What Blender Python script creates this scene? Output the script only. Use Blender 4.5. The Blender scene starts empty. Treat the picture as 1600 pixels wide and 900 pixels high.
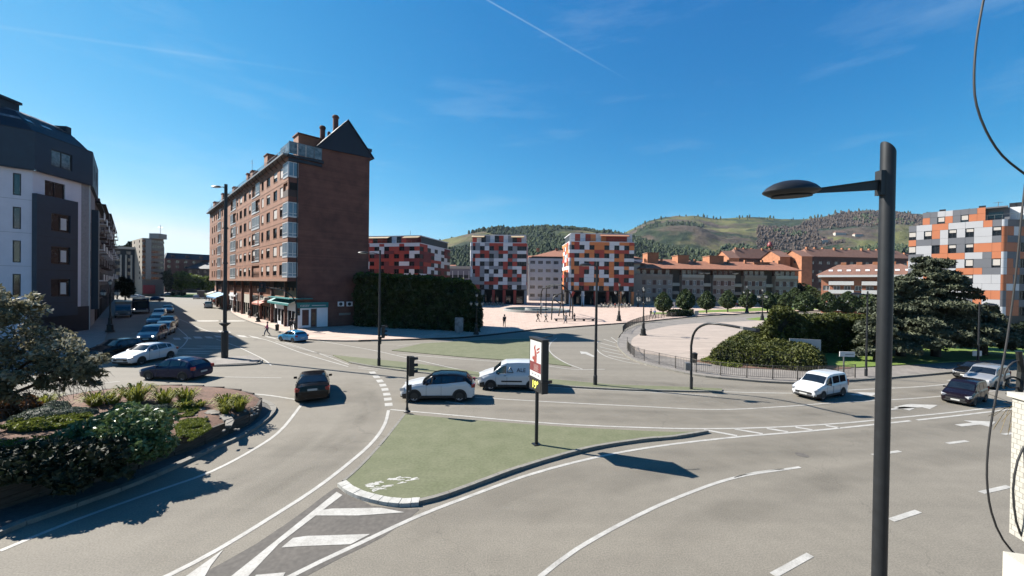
import bpy, math, random
import numpy as np
from mathutils import Vector, Matrix
R = random.Random(7)
NP = np.random.RandomState(11)
PI = math.pi
sc = bpy.context.scene
C = sc.collection

# ---------------------------------------------------------------- camera
H = 6.9                                  # eye height above the road, second-floor window
FPX = 615.0                              # focal length in photo pixels (1600 wide)
PITCH, ROLL = math.radians(0.47), 0.0135
Fv = Vector((0, math.cos(PITCH), -math.sin(PITCH)))
r0 = Vector((1, 0, 0)); u0 = Vector((0, math.sin(PITCH), math.cos(PITCH)))
Rv = r0 * math.cos(ROLL) + u0 * math.sin(ROLL)
Uv = u0 * math.cos(ROLL) - r0 * math.sin(ROLL)
cam_d = bpy.data.cameras.new('camera'); cam = bpy.data.objects.new('camera', cam_d); C.objects.link(cam)
cam_d.sensor_width = 36; cam_d.lens = 36 * FPX / 1600; cam_d.clip_end = 12000; cam_d.clip_start = 0.05
cam.matrix_world = Matrix(((Rv.x, Uv.x, -Fv.x, 0), (Rv.y, Uv.y, -Fv.y, 0), (Rv.z, Uv.z, -Fv.z, H), (0, 0, 0, 1)))
sc.camera = cam

# ---------------------------------------------------------------- light
SKY_STR, EXPO = 0.06, 1.45
AL = 0.72      # all base colours are given for a slightly darker exposure; this brings them to it
SUN_EL = math.radians(39.5)
SUN_AZ = math.atan2(0.327, -0.945)       # towards the sun, from the left and a little beyond
w = bpy.data.worlds.new('World'); sc.world = w; w.use_nodes = True
nt = w.node_tree; nt.nodes.clear()
out = nt.nodes.new('ShaderNodeOutputWorld'); bg = nt.nodes.new('ShaderNodeBackground')
sky = nt.nodes.new('ShaderNodeTexSky'); sky.sky_type = 'NISHITA'; sky.sun_disc = False
sky.sun_elevation = SUN_EL; sky.sun_rotation = math.radians(90) - SUN_AZ
sky.altitude = 100; sky.air_density = 1.0; sky.dust_density = 0.15; sky.ozone_density = 5.0
tc = nt.nodes.new('ShaderNodeTexCoord')
mp = nt.nodes.new('ShaderNodeMapping'); mp.inputs['Scale'].default_value = (1.6, 2.6, 9.0); mp.inputs['Rotation'].default_value = (0.25, 0.1, 0.5)
cn = nt.nodes.new('ShaderNodeTexNoise'); cn.inputs['Scale'].default_value = 1.6; cn.inputs['Detail'].default_value = 9; cn.inputs['Roughness'].default_value = 0.62
cr = nt.nodes.new('ShaderNodeValToRGB'); cr.color_ramp.elements[0].position = 0.54; cr.color_ramp.elements[0].color = (0, 0, 0, 1)
cr.color_ramp.elements[1].position = 0.95; cr.color_ramp.elements[1].color = (0.24, 0.24, 0.24, 1)
mx = nt.nodes.new('ShaderNodeMix'); mx.data_type = 'RGBA'; mx.inputs[7].default_value = (4.6, 5.6, 6.0, 1)
L = nt.links.new
L(tc.outputs['Generated'], mp.inputs['Vector']); L(mp.outputs[0], cn.inputs['Vector']); L(cn.outputs['Fac'], cr.inputs[0])
# thin contrails: great-circle streaks, each a plane through the eye with an along-track fade
def streak(n, along, half, a0, a1, amp):
    n = Vector(n).normalized(); along = Vector(along).normalized()
    d = nt.nodes.new('ShaderNodeVectorMath'); d.operation = 'DOT_PRODUCT'; d.inputs[1].default_value = n
    L(tc.outputs['Generated'], d.inputs[0])
    ab = nt.nodes.new('ShaderNodeMath'); ab.operation = 'ABSOLUTE'; L(d.outputs['Value'], ab.inputs[0])
    m = nt.nodes.new('ShaderNodeMapRange'); m.inputs[1].default_value = half; m.inputs[2].default_value = 0; m.inputs[3].default_value = 0; m.inputs[4].default_value = amp
    L(ab.outputs[0], m.inputs[0])
    e = nt.nodes.new('ShaderNodeVectorMath'); e.operation = 'DOT_PRODUCT'; e.inputs[1].default_value = along
    L(tc.outputs['Generated'], e.inputs[0])
    f = nt.nodes.new('ShaderNodeMapRange'); f.inputs[1].default_value = a0; f.inputs[2].default_value = a1; L(e.outputs['Value'], f.inputs[0])
    g = nt.nodes.new('ShaderNodeMath'); g.operation = 'MULTIPLY'; L(m.outputs[0], g.inputs[0]); L(f.outputs[0], g.inputs[1])
    return g.outputs[0]
def ray(px, py): return Fv + Rv * ((px - 800) / FPX) + Uv * ((450 - py) / FPX)
def sk(p, q, half, amp):
    a, b = ray(*p).normalized(), ray(*q).normalized()
    return streak(a.cross(b), a, half, a.dot(b) - 0.001, 1.0, amp)
s1 = sk((700, -35), (990, 130), 0.0022, 0.26)
s2 = sk((0, 42), (570, 125), 0.004, 0.09)
ad = nt.nodes.new('ShaderNodeMath'); ad.operation = 'ADD'; L(s1, ad.inputs[0]); L(s2, ad.inputs[1])
ad2 = nt.nodes.new('ShaderNodeMath'); ad2.operation = 'ADD'; ad2.use_clamp = True; L(ad.outputs[0], ad2.inputs[0]); L(cr.outputs[0], ad2.inputs[1])
# the deep clear blue of that day: one smooth curve per colour channel over the whole sky
KS = 0.06 * 2 ** 0.75
sp_ = nt.nodes.new('ShaderNodeSeparateColor'); cb_ = nt.nodes.new('ShaderNodeCombineColor'); L(sky.outputs[0], sp_.inputs[0])
for ch, (pw_, k_, mxv) in enumerate(((2.6, 4.9, .50), (1.0, 1.22, .82), (.60, 1.08, .85))):
    a1_ = nt.nodes.new('ShaderNodeMath'); a1_.operation = 'MULTIPLY'; a1_.inputs[1].default_value = KS; L(sp_.outputs[ch], a1_.inputs[0])
    a0_ = nt.nodes.new('ShaderNodeMath'); a0_.operation = 'MINIMUM'; a0_.inputs[1].default_value = mxv; L(a1_.outputs[0], a0_.inputs[0])
    a2_ = nt.nodes.new('ShaderNodeMath'); a2_.operation = 'POWER'; a2_.inputs[1].default_value = pw_; L(a0_.outputs[0], a2_.inputs[0])
    a3_ = nt.nodes.new('ShaderNodeMath'); a3_.operation = 'MULTIPLY'; a3_.inputs[1].default_value = k_ / (SKY_STR * 2 ** EXPO); L(a2_.outputs[0], a3_.inputs[0]); L(a3_.outputs[0], cb_.inputs[ch])
L(ad2.outputs[0], mx.inputs[0]); L(cb_.outputs[0], mx.inputs[6]); L(mx.outputs[2], bg.inputs[0]); L(bg.outputs[0], out.inputs[0])
bg.inputs[1].default_value = SKY_STR
sun_d = bpy.data.lights.new('sun', 'SUN'); sun = bpy.data.objects.new('sun', sun_d); C.objects.link(sun)
sun_d.energy = 5.0; sun_d.angle = math.radians(0.5); sun_d.color = (1.0, 0.945, 0.86)
sdir = Vector((math.cos(SUN_EL) * math.cos(SUN_AZ), math.cos(SUN_EL) * math.sin(SUN_AZ), math.sin(SUN_EL)))
sun.rotation_euler = sdir.to_track_quat('Z', 'Y').to_euler()
sc.view_settings.view_transform = 'Standard'; sc.view_settings.look = 'None'
sc.view_settings.exposure = EXPO; sc.view_settings.gamma = 1

# ---------------------------------------------------------------- where things stand
def G(px, py, z=0.0):
    d = ray(px, py); t = (z - H) / d.z
    return Vector((d.x * t, d.y * t, z))
def hor(px): return 445 + ROLL * (px - 800)
def V(px, py, Y):
    d = ray(px, py); t = Y / d.y
    return Vector((d.x * t, Y, H + d.z * t))
def zat(px, py, Y): return V(px, py, Y).z
def smooth(pts, step=0.6):
    P = [Vector(p) for p in pts]; P = [2 * P[0] - P[1]] + P + [2 * P[-1] - P[-2]]; o = []
    for i in range(1, len(P) - 2):
        a, b, c, d = P[i - 1:i + 3]; n = max(2, min(40, int((c - b).length / step)))
        for k in range(n):
            t = k / n
            o.append(0.5 * ((2 * b) + (c - a) * t + (2 * a - 5 * b + 4 * c - d) * t * t + (3 * b - a - 3 * c + d) * t ** 3))
    o.append(P[-2]); return o
def gp(pxs, step=0.6, z=0.0): return smooth([G(x, y, z) for x, y in pxs], step)

# ---------------------------------------------------------------- materials
_m = {}
def mat(name, col, rough=0.8, var=0.12, scale=3.0, col2=None, bump=0.0, metal=0.0, detail=6, emit=0, spec=None, transl=0, stretch=None, coat=0, fine=0.0, al=None):
    if name in _m: return _m[name]
    al = (1 if emit else AL) if al is None else al; col = tuple(x * al for x in col); col2 = tuple(x * al for x in col2) if col2 else None
    m = bpy.data.materials.new(name); m.use_nodes = True; _m[name] = m
    t = m.node_tree; b = t.nodes['Principled BSDF']; K = t.links.new
    b.inputs['Roughness'].default_value = rough; b.inputs['Metallic'].default_value = metal
    if spec is not None: b.inputs['Specular IOR Level'].default_value = spec
    if coat: b.inputs['Coat Weight'].default_value = coat; b.inputs['Coat Roughness'].default_value = 0.05
    c1 = tuple(col) + (1,); c2 = tuple(col2) + (1,) if col2 else tuple(max(0, x * (1 - 2 * var)) for x in col) + (1,)
    if var > 0 or col2:
        g = t.nodes.new('ShaderNodeNewGeometry')
        vec = g.outputs['Position']
        if stretch:
            mm = t.nodes.new('ShaderNodeMapping'); mm.inputs['Scale'].default_value = stretch; K(vec, mm.inputs[0]); vec = mm.outputs[0]
        n = t.nodes.new('ShaderNodeTexNoise'); n.inputs['Scale'].default_value = scale; n.inputs['Detail'].default_value = detail; n.inputs['Roughness'].default_value = 0.65
        K(vec, n.inputs['Vector'])
        r = t.nodes.new('ShaderNodeValToRGB'); r.color_ramp.elements[0].position = 0.32; r.color_ramp.elements[1].position = 0.68
        r.color_ramp.elements[0].color = c2; r.color_ramp.elements[1].color = c1
        K(n.outputs['Fac'], r.inputs[0]); last = r.outputs[0]
        if fine:
            n2 = t.nodes.new('ShaderNodeTexNoise'); n2.inputs['Scale'].default_value = scale * 9; n2.inputs['Detail'].default_value = 3; K(vec, n2.inputs['Vector'])
            mr = t.nodes.new('ShaderNodeMapRange'); mr.inputs[1].default_value = 0.3; mr.inputs[2].default_value = 0.7; mr.inputs[3].default_value = 1 - fine; mr.inputs[4].default_value = 1 + fine
            K(n2.outputs['Fac'], mr.inputs[0])
            vm = t.nodes.new('ShaderNodeVectorMath'); vm.operation = 'SCALE'; K(last, vm.inputs[0]); K(mr.outputs[0], vm.inputs['Scale']); last = vm.outputs[0]
        K(last, b.inputs['Base Color'])
        if bump:
            bp = t.nodes.new('ShaderNodeBump'); bp.inputs['Strength'].default_value = bump; bp.inputs['Distance'].default_value = 0.02
            K(n.outputs['Fac'], bp.inputs['Height']); K(bp.outputs[0], b.inputs['Normal'])
        m['last'] = 1
        if transl:
            tr = t.nodes.new('ShaderNodeBsdfTranslucent'); K(last, tr.inputs[0]); ms = t.nodes.new('ShaderNodeMixShader'); ms.inputs[0].default_value = transl
            K(b.outputs[0], ms.inputs[1]); K(tr.outputs[0], ms.inputs[2]); K(ms.outputs[0], t.nodes['Material Output'].inputs[0])
    else:
        b.inputs['Base Color'].default_value = c1
    if emit:
        b.inputs['Emission Color'].default_value = c1; b.inputs['Emission Strength'].default_value = emit
    return m
def brickmat(name, c1, c2, mortar, bw=0.5, bh=0.12, var=0.25, ax='wall', msize=0.02, bump=0.4, rough=0.85):
    """courses laid in world metres; ax='wall' uses height and distance along the wall, ax='floor' the ground plane"""
    if name in _m: return _m[name]
    c1, c2, mortar = [tuple(x * AL for x in q) for q in (c1, c2, mortar)]
    m = bpy.data.materials.new(name); m.use_nodes = True; _m[name] = m
    t = m.node_tree; b = t.nodes['Principled BSDF']; K = t.links.new; b.inputs['Roughness'].default_value = rough
    g = t.nodes.new('ShaderNodeNewGeometry'); s = t.nodes.new('ShaderNodeSeparateXYZ'); K(g.outputs['Position'], s.inputs[0])
    cb = t.nodes.new('ShaderNodeCombineXYZ')
    if ax == 'wall':
        a = t.nodes.new('ShaderNodeMath'); a.operation = 'ADD'; K(s.outputs[0], a.inputs[0])
        h = t.nodes.new('ShaderNodeMath'); h.operation = 'MULTIPLY'; h.inputs[1].default_value = -1.01; K(s.outputs[1], h.inputs[0]); K(h.outputs[0], a.inputs[1])
        K(a.outputs[0], cb.inputs[0]); K(s.outputs[2], cb.inputs[1])
    else:
        K(s.outputs[0], cb.inputs[0]); K(s.outputs[1], cb.inputs[1])
    br = t.nodes.new('ShaderNodeTexBrick'); K(cb.outputs[0], br.inputs['Vector'])
    br.inputs['Scale'].default_value = 1; br.inputs['Brick Width'].default_value = bw; br.inputs['Row Height'].default_value = bh
    br.inputs['Mortar Size'].default_value = msize; br.inputs['Mortar Smooth'].default_value = 0.3
    br.inputs['Color1'].default_value = tuple(c1) + (1,); br.inputs['Color2'].default_value = tuple(c2) + (1,); br.inputs['Mortar'].default_value = tuple(mortar) + (1,)
    n = t.nodes.new('ShaderNodeTexNoise'); n.inputs['Scale'].default_value = 0.7; n.inputs['Detail'].default_value = 7; K(g.outputs['Position'], n.inputs['Vector'])
    mr = t.nodes.new('ShaderNodeMapRange'); mr.inputs[1].default_value = 0.3; mr.inputs[2].default_value = 0.7; mr.inputs[3].default_value = 1 - var; mr.inputs[4].default_value = 1 + var
    K(n.outputs['Fac'], mr.inputs[0]); vm = t.nodes.new('ShaderNodeVectorMath'); vm.operation = 'SCALE'; K(br.outputs['Color'], vm.inputs[0]); K(mr.outputs[0], vm.inputs['Scale'])
    K(vm.outputs[0], b.inputs['Base Color'])
    bp = t.nodes.new('ShaderNodeBump'); bp.inputs['Strength'].default_value = bump; bp.inputs['Distance'].default_value = 0.01; K(br.outputs['Fac'], bp.inputs['Height']); bp.invert = True
    K(bp.outputs[0], b.inputs['Normal'])
    return m

# ---------------------------------------------------------------- mesh helpers
class MB:
    def __init__(s): s.v = []; s.f = []; s.m = []
    def add(s, vs, fs, m=0):
        o = len(s.v); s.v += [tuple(v) for v in vs]; s.f += [tuple(i + o for i in f) for f in fs]; s.m += [m] * len(fs); return s
    def box(s, c, d, m=0, rz=0, rx=0, ry=0):
        hx, hy, hz = d[0] / 2, d[1] / 2, d[2] / 2
        M = Matrix.Rotation(rz, 3, 'Z') @ Matrix.Rotation(ry, 3, 'Y') @ Matrix.Rotation(rx, 3, 'X') if (rz or rx or ry) else None
        vs = [Vector((x, y, z)) for x in (-hx, hx) for y in (-hy, hy) for z in (-hz, hz)]
        if M: vs = [M @ v for v in vs]
        c = Vector(c); return s.add([v + c for v in vs], [(0, 1, 3, 2), (4, 6, 7, 5), (0, 4, 5, 1), (2, 3, 7, 6), (0, 2, 6, 4), (1, 5, 7, 3)], m)
    def b2(s, x0, x1, y0, y1, z0, z1, m=0): return s.box(((x0 + x1) / 2, (y0 + y1) / 2, (z0 + z1) / 2), (abs(x1 - x0), abs(y1 - y0), abs(z1 - z0)), m)
    def prism(s, poly, z0, z1, m=0, bottom=False):
        n = len(poly); vs = [(p[0], p[1], z0) for p in poly] + [(p[0], p[1], z1) for p in poly]
        area = sum(poly[i][0] * poly[(i + 1) % n][1] - poly[(i + 1) % n][0] * poly[i][1] for i in range(n))
        if area < 0: vs = vs[:n][::-1] + vs[n:][::-1]
        fs = [tuple(range(n, 2 * n))] + [(i, (i + 1) % n, n + (i + 1) % n, n + i) for i in range(n)]
        if bottom: fs.append(tuple(range(n - 1, -1, -1)))
        return s.add(vs, fs, m)
    def tube(s, pts, r, n=8, m=0, cap=True):
        P = [Vector(p) for p in pts]; rs = r if isinstance(r, (list, tuple)) else [r] * len(P); vs = []; fs = []
        ref = None
        for i, p in enumerate(P):
            d = (P[min(i + 1, len(P) - 1)] - P[max(i - 1, 0)]).normalized()
            if ref is None: ref = Vector((0, 0, 1)) if abs(d.z) < 0.9 else Vector((1, 0, 0))
            a = d.cross(ref)
            if a.length < 1e-4: a = d.cross(Vector((0, 1, 0)))
            a.normalize(); b = d.cross(a).normalized(); ref = a.cross(d)
            for k in range(n):
                t = 2 * PI * k / n; vs.append(p + a * math.cos(t) * rs[i] + b * math.sin(t) * rs[i])
        for i in range(len(P) - 1):
            for k in range(n): fs.append((i * n + k, i * n + (k + 1) % n, (i + 1) * n + (k + 1) % n, (i + 1) * n + k))
        if cap: fs.append(tuple(range(n - 1, -1, -1))); fs.append(tuple(range((len(P) - 1) * n, len(P) * n)))
        return s.add(vs, fs, m)
    def lathe(s, prof, c=(0, 0, 0), n=12, m=0, sx=1, sy=1):
        vs = []; fs = []
        for (r, z) in prof:
            for k in range(n): t = 2 * PI * k / n; vs.append((c[0] + r * math.cos(t) * sx, c[1] + r * math.sin(t) * sy, c[2] + z))
        for i in range(len(prof) - 1):
            for k in range(n): fs.append((i * n + k, i * n + (k + 1) % n, (i + 1) * n + (k + 1) % n, (i + 1) * n + k))
        fs.append(tuple(range(n - 1, -1, -1))); fs.append(tuple(range((len(prof) - 1) * n, len(prof) * n)))
        return s.add(vs, fs, m)
    def xcyl(s, c, r, w, n=16, m=0):     # axis along local y
        vs = []
        for y in (-w / 2, w / 2):
            for k in range(n): t = 2 * PI * k / n; vs.append((c[0] + r * math.cos(t), c[1] + y, c[2] + r * math.sin(t)))
        fs = [(k, (k + 1) % n, n + (k + 1) % n, n + k) for k in range(n)] + [tuple(range(n)), tuple(range(2 * n - 1, n - 1, -1))]
        return s.add(vs, fs, m)
    def wall(s, x0, x1, z0, z1, holes, depth=0.2, m=0, mr=None, y=0):
        xs = sorted({x0, x1} | {h[0] for h in holes} | {h[1] for h in holes}); zs = sorted({z0, z1} | {h[2] for h in holes} | {h[3] for h in holes})
        xs = [a for a in xs if x0 <= a <= x1]; zs = [a for a in zs if z0 <= a <= z1]
        for i in range(len(xs) - 1):
            for j in range(len(zs) - 1):
                cx, cz = (xs[i] + xs[i + 1]) / 2, (zs[j] + zs[j + 1]) / 2
                if any(h[0] < cx < h[1] and h[2] < cz < h[3] for h in holes): continue
                s.add([(xs[i], y, zs[j]), (xs[i + 1], y, zs[j]), (xs[i + 1], y, zs[j + 1]), (xs[i], y, zs[j + 1])], [(0, 1, 2, 3)], m)
        mr = m if mr is None else mr
        for a, b, c, d in holes:
            q = y + depth
            s.add([(a, y, c), (b, y, c), (b, y, d), (a, y, d), (a, q, c), (b, q, c), (b, q, d), (a, q, d)], [(0, 4, 5, 1), (1, 5, 6, 2), (2, 6, 7, 3), (3, 7, 4, 0), (4, 7, 6, 5)], mr)
        return s
    def xf(s, M, start=0):
        for i in range(start, len(s.v)): s.v[i] = tuple(M @ Vector(s.v[i]))
        return s
    def mesh(s, name, mats, smooth=False):
        me = bpy.data.meshes.new(name); me.from_pydata(s.v, [], s.f)
        for m in (mats if isinstance(mats, (list, tuple)) else [mats]): me.materials.append(m)
        if isinstance(mats, (list, tuple)) and len(mats) > 1: me.polygons.foreach_set('material_index', s.m)
        if smooth:
            me.polygons.foreach_set('use_smooth', [True] * len(me.polygons)); me.set_sharp_from_angle(angle=math.radians(smooth if smooth > 1 else 40))
        me.update(); return me
    def build(s, name, mats, parent=None, smooth=False, world=False):
        if world and parent is not None: s.xf(tf(parent).inverted())
        return link(name, s.mesh(name, mats, smooth), parent)
def tf(o):
    M = Matrix.LocRotScale(o.location, o.rotation_euler, o.scale)
    return tf(o.parent) @ M if o.parent else M
def link(name, data, parent=None, loc=None, rz=None):
    o = bpy.data.objects.new(name, data); C.objects.link(o)
    if parent is not None: o.parent = parent
    if loc is not None: o.location = loc
    if rz is not None: o.rotation_euler = (0, 0, rz)
    return o
def tag(o, label=None, cat=None, group=None, kind=None):
    if label: o['label'] = label
    if cat: o['category'] = cat
    if group: o['group'] = group
    if kind: o['kind'] = kind
    return o
def thing(name, label, cat, loc=(0, 0, 0), rz=0, group=None):
    o = link(name, None, None, loc, rz); o.empty_display_size = 0.3
    return tag(o, label, cat, group)
def struct(name, mb, m, smooth=False, parent=None):
    o = mb.build(name, m, parent, smooth)
    if parent is None: o['kind'] = 'structure'
    return o
def dup(root, loc, rz, label, group=None):
    r = root.copy(); C.objects.link(r); r.location = loc; r.rotation_euler = (0, 0, rz); r['label'] = label
    if group: r['group'] = group
    for ch in list(root.children):
        c = ch.copy(); C.objects.link(c); c.parent = r
        for g in ch.children:
            d = g.copy(); C.objects.link(d); d.parent = c
    return r
def leafmesh(name, pts, size, mats, droop=0.0, aspect=1.6, nrm=None, mi=None):
    """many small leaf faces: one bent quad per point"""
    n = len(pts); pts = np.asarray(pts, float)
    a = NP.normal(size=(n, 3)); a[:, 2] -= droop
    a /= np.linalg.norm(a, axis=1)[:, None] + 1e-9
    b = NP.normal(size=(n, 3))
    if nrm is not None:
        q = np.asarray(nrm) + 0.7 * b; b = np.cross(a, q)
    b -= a * (a * b).sum(1)[:, None]; b /= np.linalg.norm(b, axis=1)[:, None] + 1e-9
    s = (size * (0.6 + 0.8 * NP.rand(n)))[:, None]
    v = np.empty((n, 4, 3)); v[:, 0] = pts - a * s * aspect / 2; v[:, 1] = pts + b * s / 2; v[:, 2] = pts + a * s * aspect / 2; v[:, 3] = pts - b * s / 2
    me = bpy.data.meshes.new(name); me.vertices.add(4 * n); me.vertices.foreach_set('co', v.reshape(-1))
    me.loops.add(4 * n); me.loops.foreach_set('vertex_index', np.arange(4 * n, dtype=np.int32))
    me.polygons.add(n); me.polygons.foreach_set('loop_start', np.arange(0, 4 * n, 4, dtype=np.int32)); me.polygons.foreach_set('loop_total', np.full(n, 4, dtype=np.int32))
    for m in mats: me.materials.append(m)
    if mi is not None: me.polygons.foreach_set('material_index', np.asarray(mi, np.int32))
    me.update(calc_edges=True); return me
def blob_pts(n, c, r, k=14, shell=0.65, cr=0.42, rng=None):
    """points in leaf clumps spread through an ellipsoid"""
    rng = rng or NP
    cl = rng.normal(size=(k, 3)); cl /= np.linalg.norm(cl, axis=1)[:, None]; cl *= (rng.rand(k, 1) ** 0.5) * shell
    idx = rng.randint(0, k, n); p = rng.normal(size=(n, 3)); p /= np.linalg.norm(p, axis=1)[:, None]; p *= cr * (0.35 + 0.65 * rng.rand(n, 1) ** 0.4)
    q = cl[idx] + p
    return q * np.array(r) + np.array(c), idx
def textmesh(txt, size, ext=0.004):
    cu = bpy.data.curves.new('t', 'FONT'); cu.body = txt; cu.size = size; cu.extrude = ext; cu.align_x = 'CENTER'; cu.align_y = 'CENTER'
    o = bpy.data.objects.new('t', cu); C.objects.link(o); dg = bpy.context.evaluated_depsgraph_get()
    me = bpy.data.meshes.new_from_object(o.evaluated_get(dg)); bpy.data.objects.remove(o); return me
# ---------------------------------------------------------------- the materials of the place
M_asph = mat('asphalt', (0.214, 0.192, 0.156), 0.9, scale=0.22, col2=(0.197, 0.177, 0.143), bump=0.05, detail=10, fine=0.05)
M_patch = mat('asphalt_dark', (0.120, 0.107, 0.093), 0.9, scale=0.8, col2=(0.095, 0.086, 0.076), detail=9, fine=0.2)
def asphalt_extra():
    # wheel-worn lanes, seams and hairline cracks over the base asphalt
    t = M_asph.node_tree; K = t.links.new; b = t.nodes['Principled BSDF']
    src = b.inputs['Base Color'].links[0].from_socket
    g = t.nodes.new('ShaderNodeNewGeometry')
    vo = t.nodes.new('ShaderNodeTexVoronoi'); vo.feature = 'DISTANCE_TO_EDGE'; vo.inputs['Scale'].default_value = 0.085
    ns = t.nodes.new('ShaderNodeTexNoise'); ns.inputs['Scale'].default_value = 0.9; ns.inputs['Detail'].default_value = 6
    K(g.outputs['Position'], ns.inputs['Vector'])
    va = t.nodes.new('ShaderNodeVectorMath'); va.operation = 'MULTIPLY_ADD'; va.inputs[1].default_value = (2.2, 2.2, 0); K(ns.outputs['Color'], va.inputs[0]); K(g.outputs['Position'], va.inputs[2])
    K(va.outputs[0], vo.inputs['Vector'])
    mr = t.nodes.new('ShaderNodeMapRange'); mr.inputs[1].default_value = 0.0; mr.inputs[2].default_value = 0.0022; mr.inputs[3].default_value = 0.78; mr.inputs[4].default_value = 1.0; K(vo.outputs['Distance'], mr.inputs[0])
    n3 = t.nodes.new('ShaderNodeTexNoise'); n3.inputs['Scale'].default_value = 26; n3.inputs['Detail'].default_value = 5; K(g.outputs['Position'], n3.inputs['Vector'])
    m3 = t.nodes.new('ShaderNodeMapRange'); m3.inputs[1].default_value = 0.3; m3.inputs[2].default_value = 0.7; m3.inputs[3].default_value = 0.74; m3.inputs[4].default_value = 1.24; K(n3.outputs['Fac'], m3.inputs[0])
    n4 = t.nodes.new('ShaderNodeTexNoise'); n4.inputs['Scale'].default_value = 1.0; n4.inputs['Detail'].default_value = 2.5
    mp4 = t.nodes.new('ShaderNodeMapping'); mp4.inputs['Scale'].default_value = (0.022, 0.75, 1); mp4.inputs['Rotation'].default_value = (0, 0, -0.06); K(g.outputs['Position'], mp4.inputs[0]); K(mp4.outputs[0], n4.inputs['Vector'])
    m4 = t.nodes.new('ShaderNodeMapRange'); m4.inputs[1].default_value = 0.35; m4.inputs[2].default_value = 0.65; m4.inputs[3].default_value = 0.88; m4.inputs[4].default_value = 1.03; K(n4.outputs['Fac'], m4.inputs[0])
    a = t.nodes.new('ShaderNodeMath'); a.operation = 'MULTIPLY'; K(mr.outputs[0], a.inputs[0]); K(m3.outputs[0], a.inputs[1])
    a2 = t.nodes.new('ShaderNodeMath'); a2.operation = 'MULTIPLY'; K(a.outputs[0], a2.inputs[0]); K(m4.outputs[0], a2.inputs[1])
    vm = t.nodes.new('ShaderNodeVectorMath'); vm.operation = 'SCALE'; K(src, vm.inputs[0]); K(a2.outputs[0], vm.inputs['Scale']); K(vm.outputs[0], b.inputs['Base Color'])
asphalt_extra()
M_paint = mat('road_paint', (0.50, 0.485, 0.45), 0.7, scale=2.2, col2=(0.34, 0.325, 0.295), detail=10, fine=0.12)
M_green = mat('green_surface', (0.156, 0.162, 0.092), 0.95, scale=1.1, col2=(0.116, 0.128, 0.064), detail=12, fine=0.14)
M_kerb = mat('kerb_stone', (0.25, 0.235, 0.205), 0.9, scale=4, col2=(0.17, 0.16, 0.14), fine=0.15)
M_kerbp = mat('kerb_painted', (0.55, 0.54, 0.50), 0.8, scale=3, col2=(0.36, 0.35, 0.32), fine=0.1)
M_pave = brickmat('pink_paving', (0.56, 0.425, 0.35), (0.50, 0.375, 0.31), (0.34, 0.27, 0.22), 1.2, 0.6, 0.14, 'floor', 0.03, 0.2)
M_pave2 = mat('pale_paving', (0.44, 0.36, 0.305), 0.9, scale=0.35, col2=(0.31, 0.262, 0.22), stretch=(0.5, 2.4, 1), detail=9, fine=0.12)
M_walk = brickmat('grey_paving', (0.24, 0.215, 0.19), (0.21, 0.19, 0.17), (0.12, 0.11, 0.10), 0.6, 0.4, 0.2, 'floor', 0.02, 0.2)
M_grass = mat('grass', (0.16, 0.23, 0.03), 0.9, scale=2.0, col2=(0.10, 0.16, 0.022), fine=0.3)
M_earth = mat('earth', (0.19, 0.10, 0.066), 0.95, scale=1.5, col2=(0.11, 0.06, 0.04), fine=0.35, bump=0.5)
M_gravel = mat('gravel', (0.13, 0.125, 0.12), 0.95, scale=8, col2=(0.07, 0.068, 0.066), fine=0.4, bump=0.6)
M_stone = mat('slab_stone', (0.26, 0.24, 0.21), 0.9, scale=4, col2=(0.17, 0.155, 0.135), fine=0.2)
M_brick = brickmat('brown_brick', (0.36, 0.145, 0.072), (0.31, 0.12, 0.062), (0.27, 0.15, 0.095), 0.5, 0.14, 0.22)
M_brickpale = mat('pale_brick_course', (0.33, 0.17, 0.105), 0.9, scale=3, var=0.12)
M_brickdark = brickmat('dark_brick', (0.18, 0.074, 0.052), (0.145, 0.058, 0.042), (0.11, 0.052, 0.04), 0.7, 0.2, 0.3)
M_slate = mat('blue_slate', (0.006, 0.020, 0.042), 0.7, scale=2, var=0.2, stretch=(1, 1, 4))
M_navy = mat('blue_grey_cladding', (0.020, 0.046, 0.076), 0.6, scale=1.2, var=0.1)
M_navy2 = mat('dark_roof_zinc', (0.008, 0.018, 0.032), 0.6, scale=1.2, var=0.15)
M_white = mat('white_render', (0.80, 0.76, 0.82), 0.8, scale=0.8, var=0.05)
M_whitef = mat('white_frame', (0.68, 0.68, 0.68), 0.5, var=0.04)
M_frame = mat('dark_frame', (0.02, 0.021, 0.024), 0.45, var=0.1)
M_blind = mat('roller_blind', (0.62, 0.57, 0.52), 0.7, scale=1.5, var=0.08, stretch=(0.2, 0.2, 12))
M_glass = mat('window_glass', (0.028, 0.035, 0.042), 0.06, scale=0.6, var=0.3, spec=0.9)
M_glassb = mat('balcony_glass', (0.20, 0.32, 0.42), 0.12, scale=0.6, var=0.2, spec=0.6)
M_glassd = mat('dark_tower_glass', (0.02, 0.024, 0.03), 0.25, scale=0.6, var=0.3, spec=0.35)
M_glassl = mat('pale_curtained_glass', (0.24, 0.24, 0.235), 0.15, scale=1.6, col2=(0.05, 0.055, 0.06), spec=0.8)
M_dark = mat('dark_interior', (0.010, 0.009, 0.009), 0.9, var=0.2)
M_metal = mat('dark_lamp_metal', (0.026, 0.029, 0.033), 0.45, scale=6, var=0.15, metal=0.3)
M_iron = mat('cast_iron', (0.016, 0.018, 0.017), 0.5, scale=6, var=0.2, metal=0.3)
M_steel = mat('galvanised_steel', (0.28, 0.28, 0.28), 0.45, scale=6, var=0.15, metal=0.6)
M_rail = mat('railing_steel', (0.13, 0.115, 0.10), 0.6, scale=6, var=0.2, metal=0.3)
M_rubber = mat('rubber', (0.012, 0.012, 0.012), 0.85, var=0.2)
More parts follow.
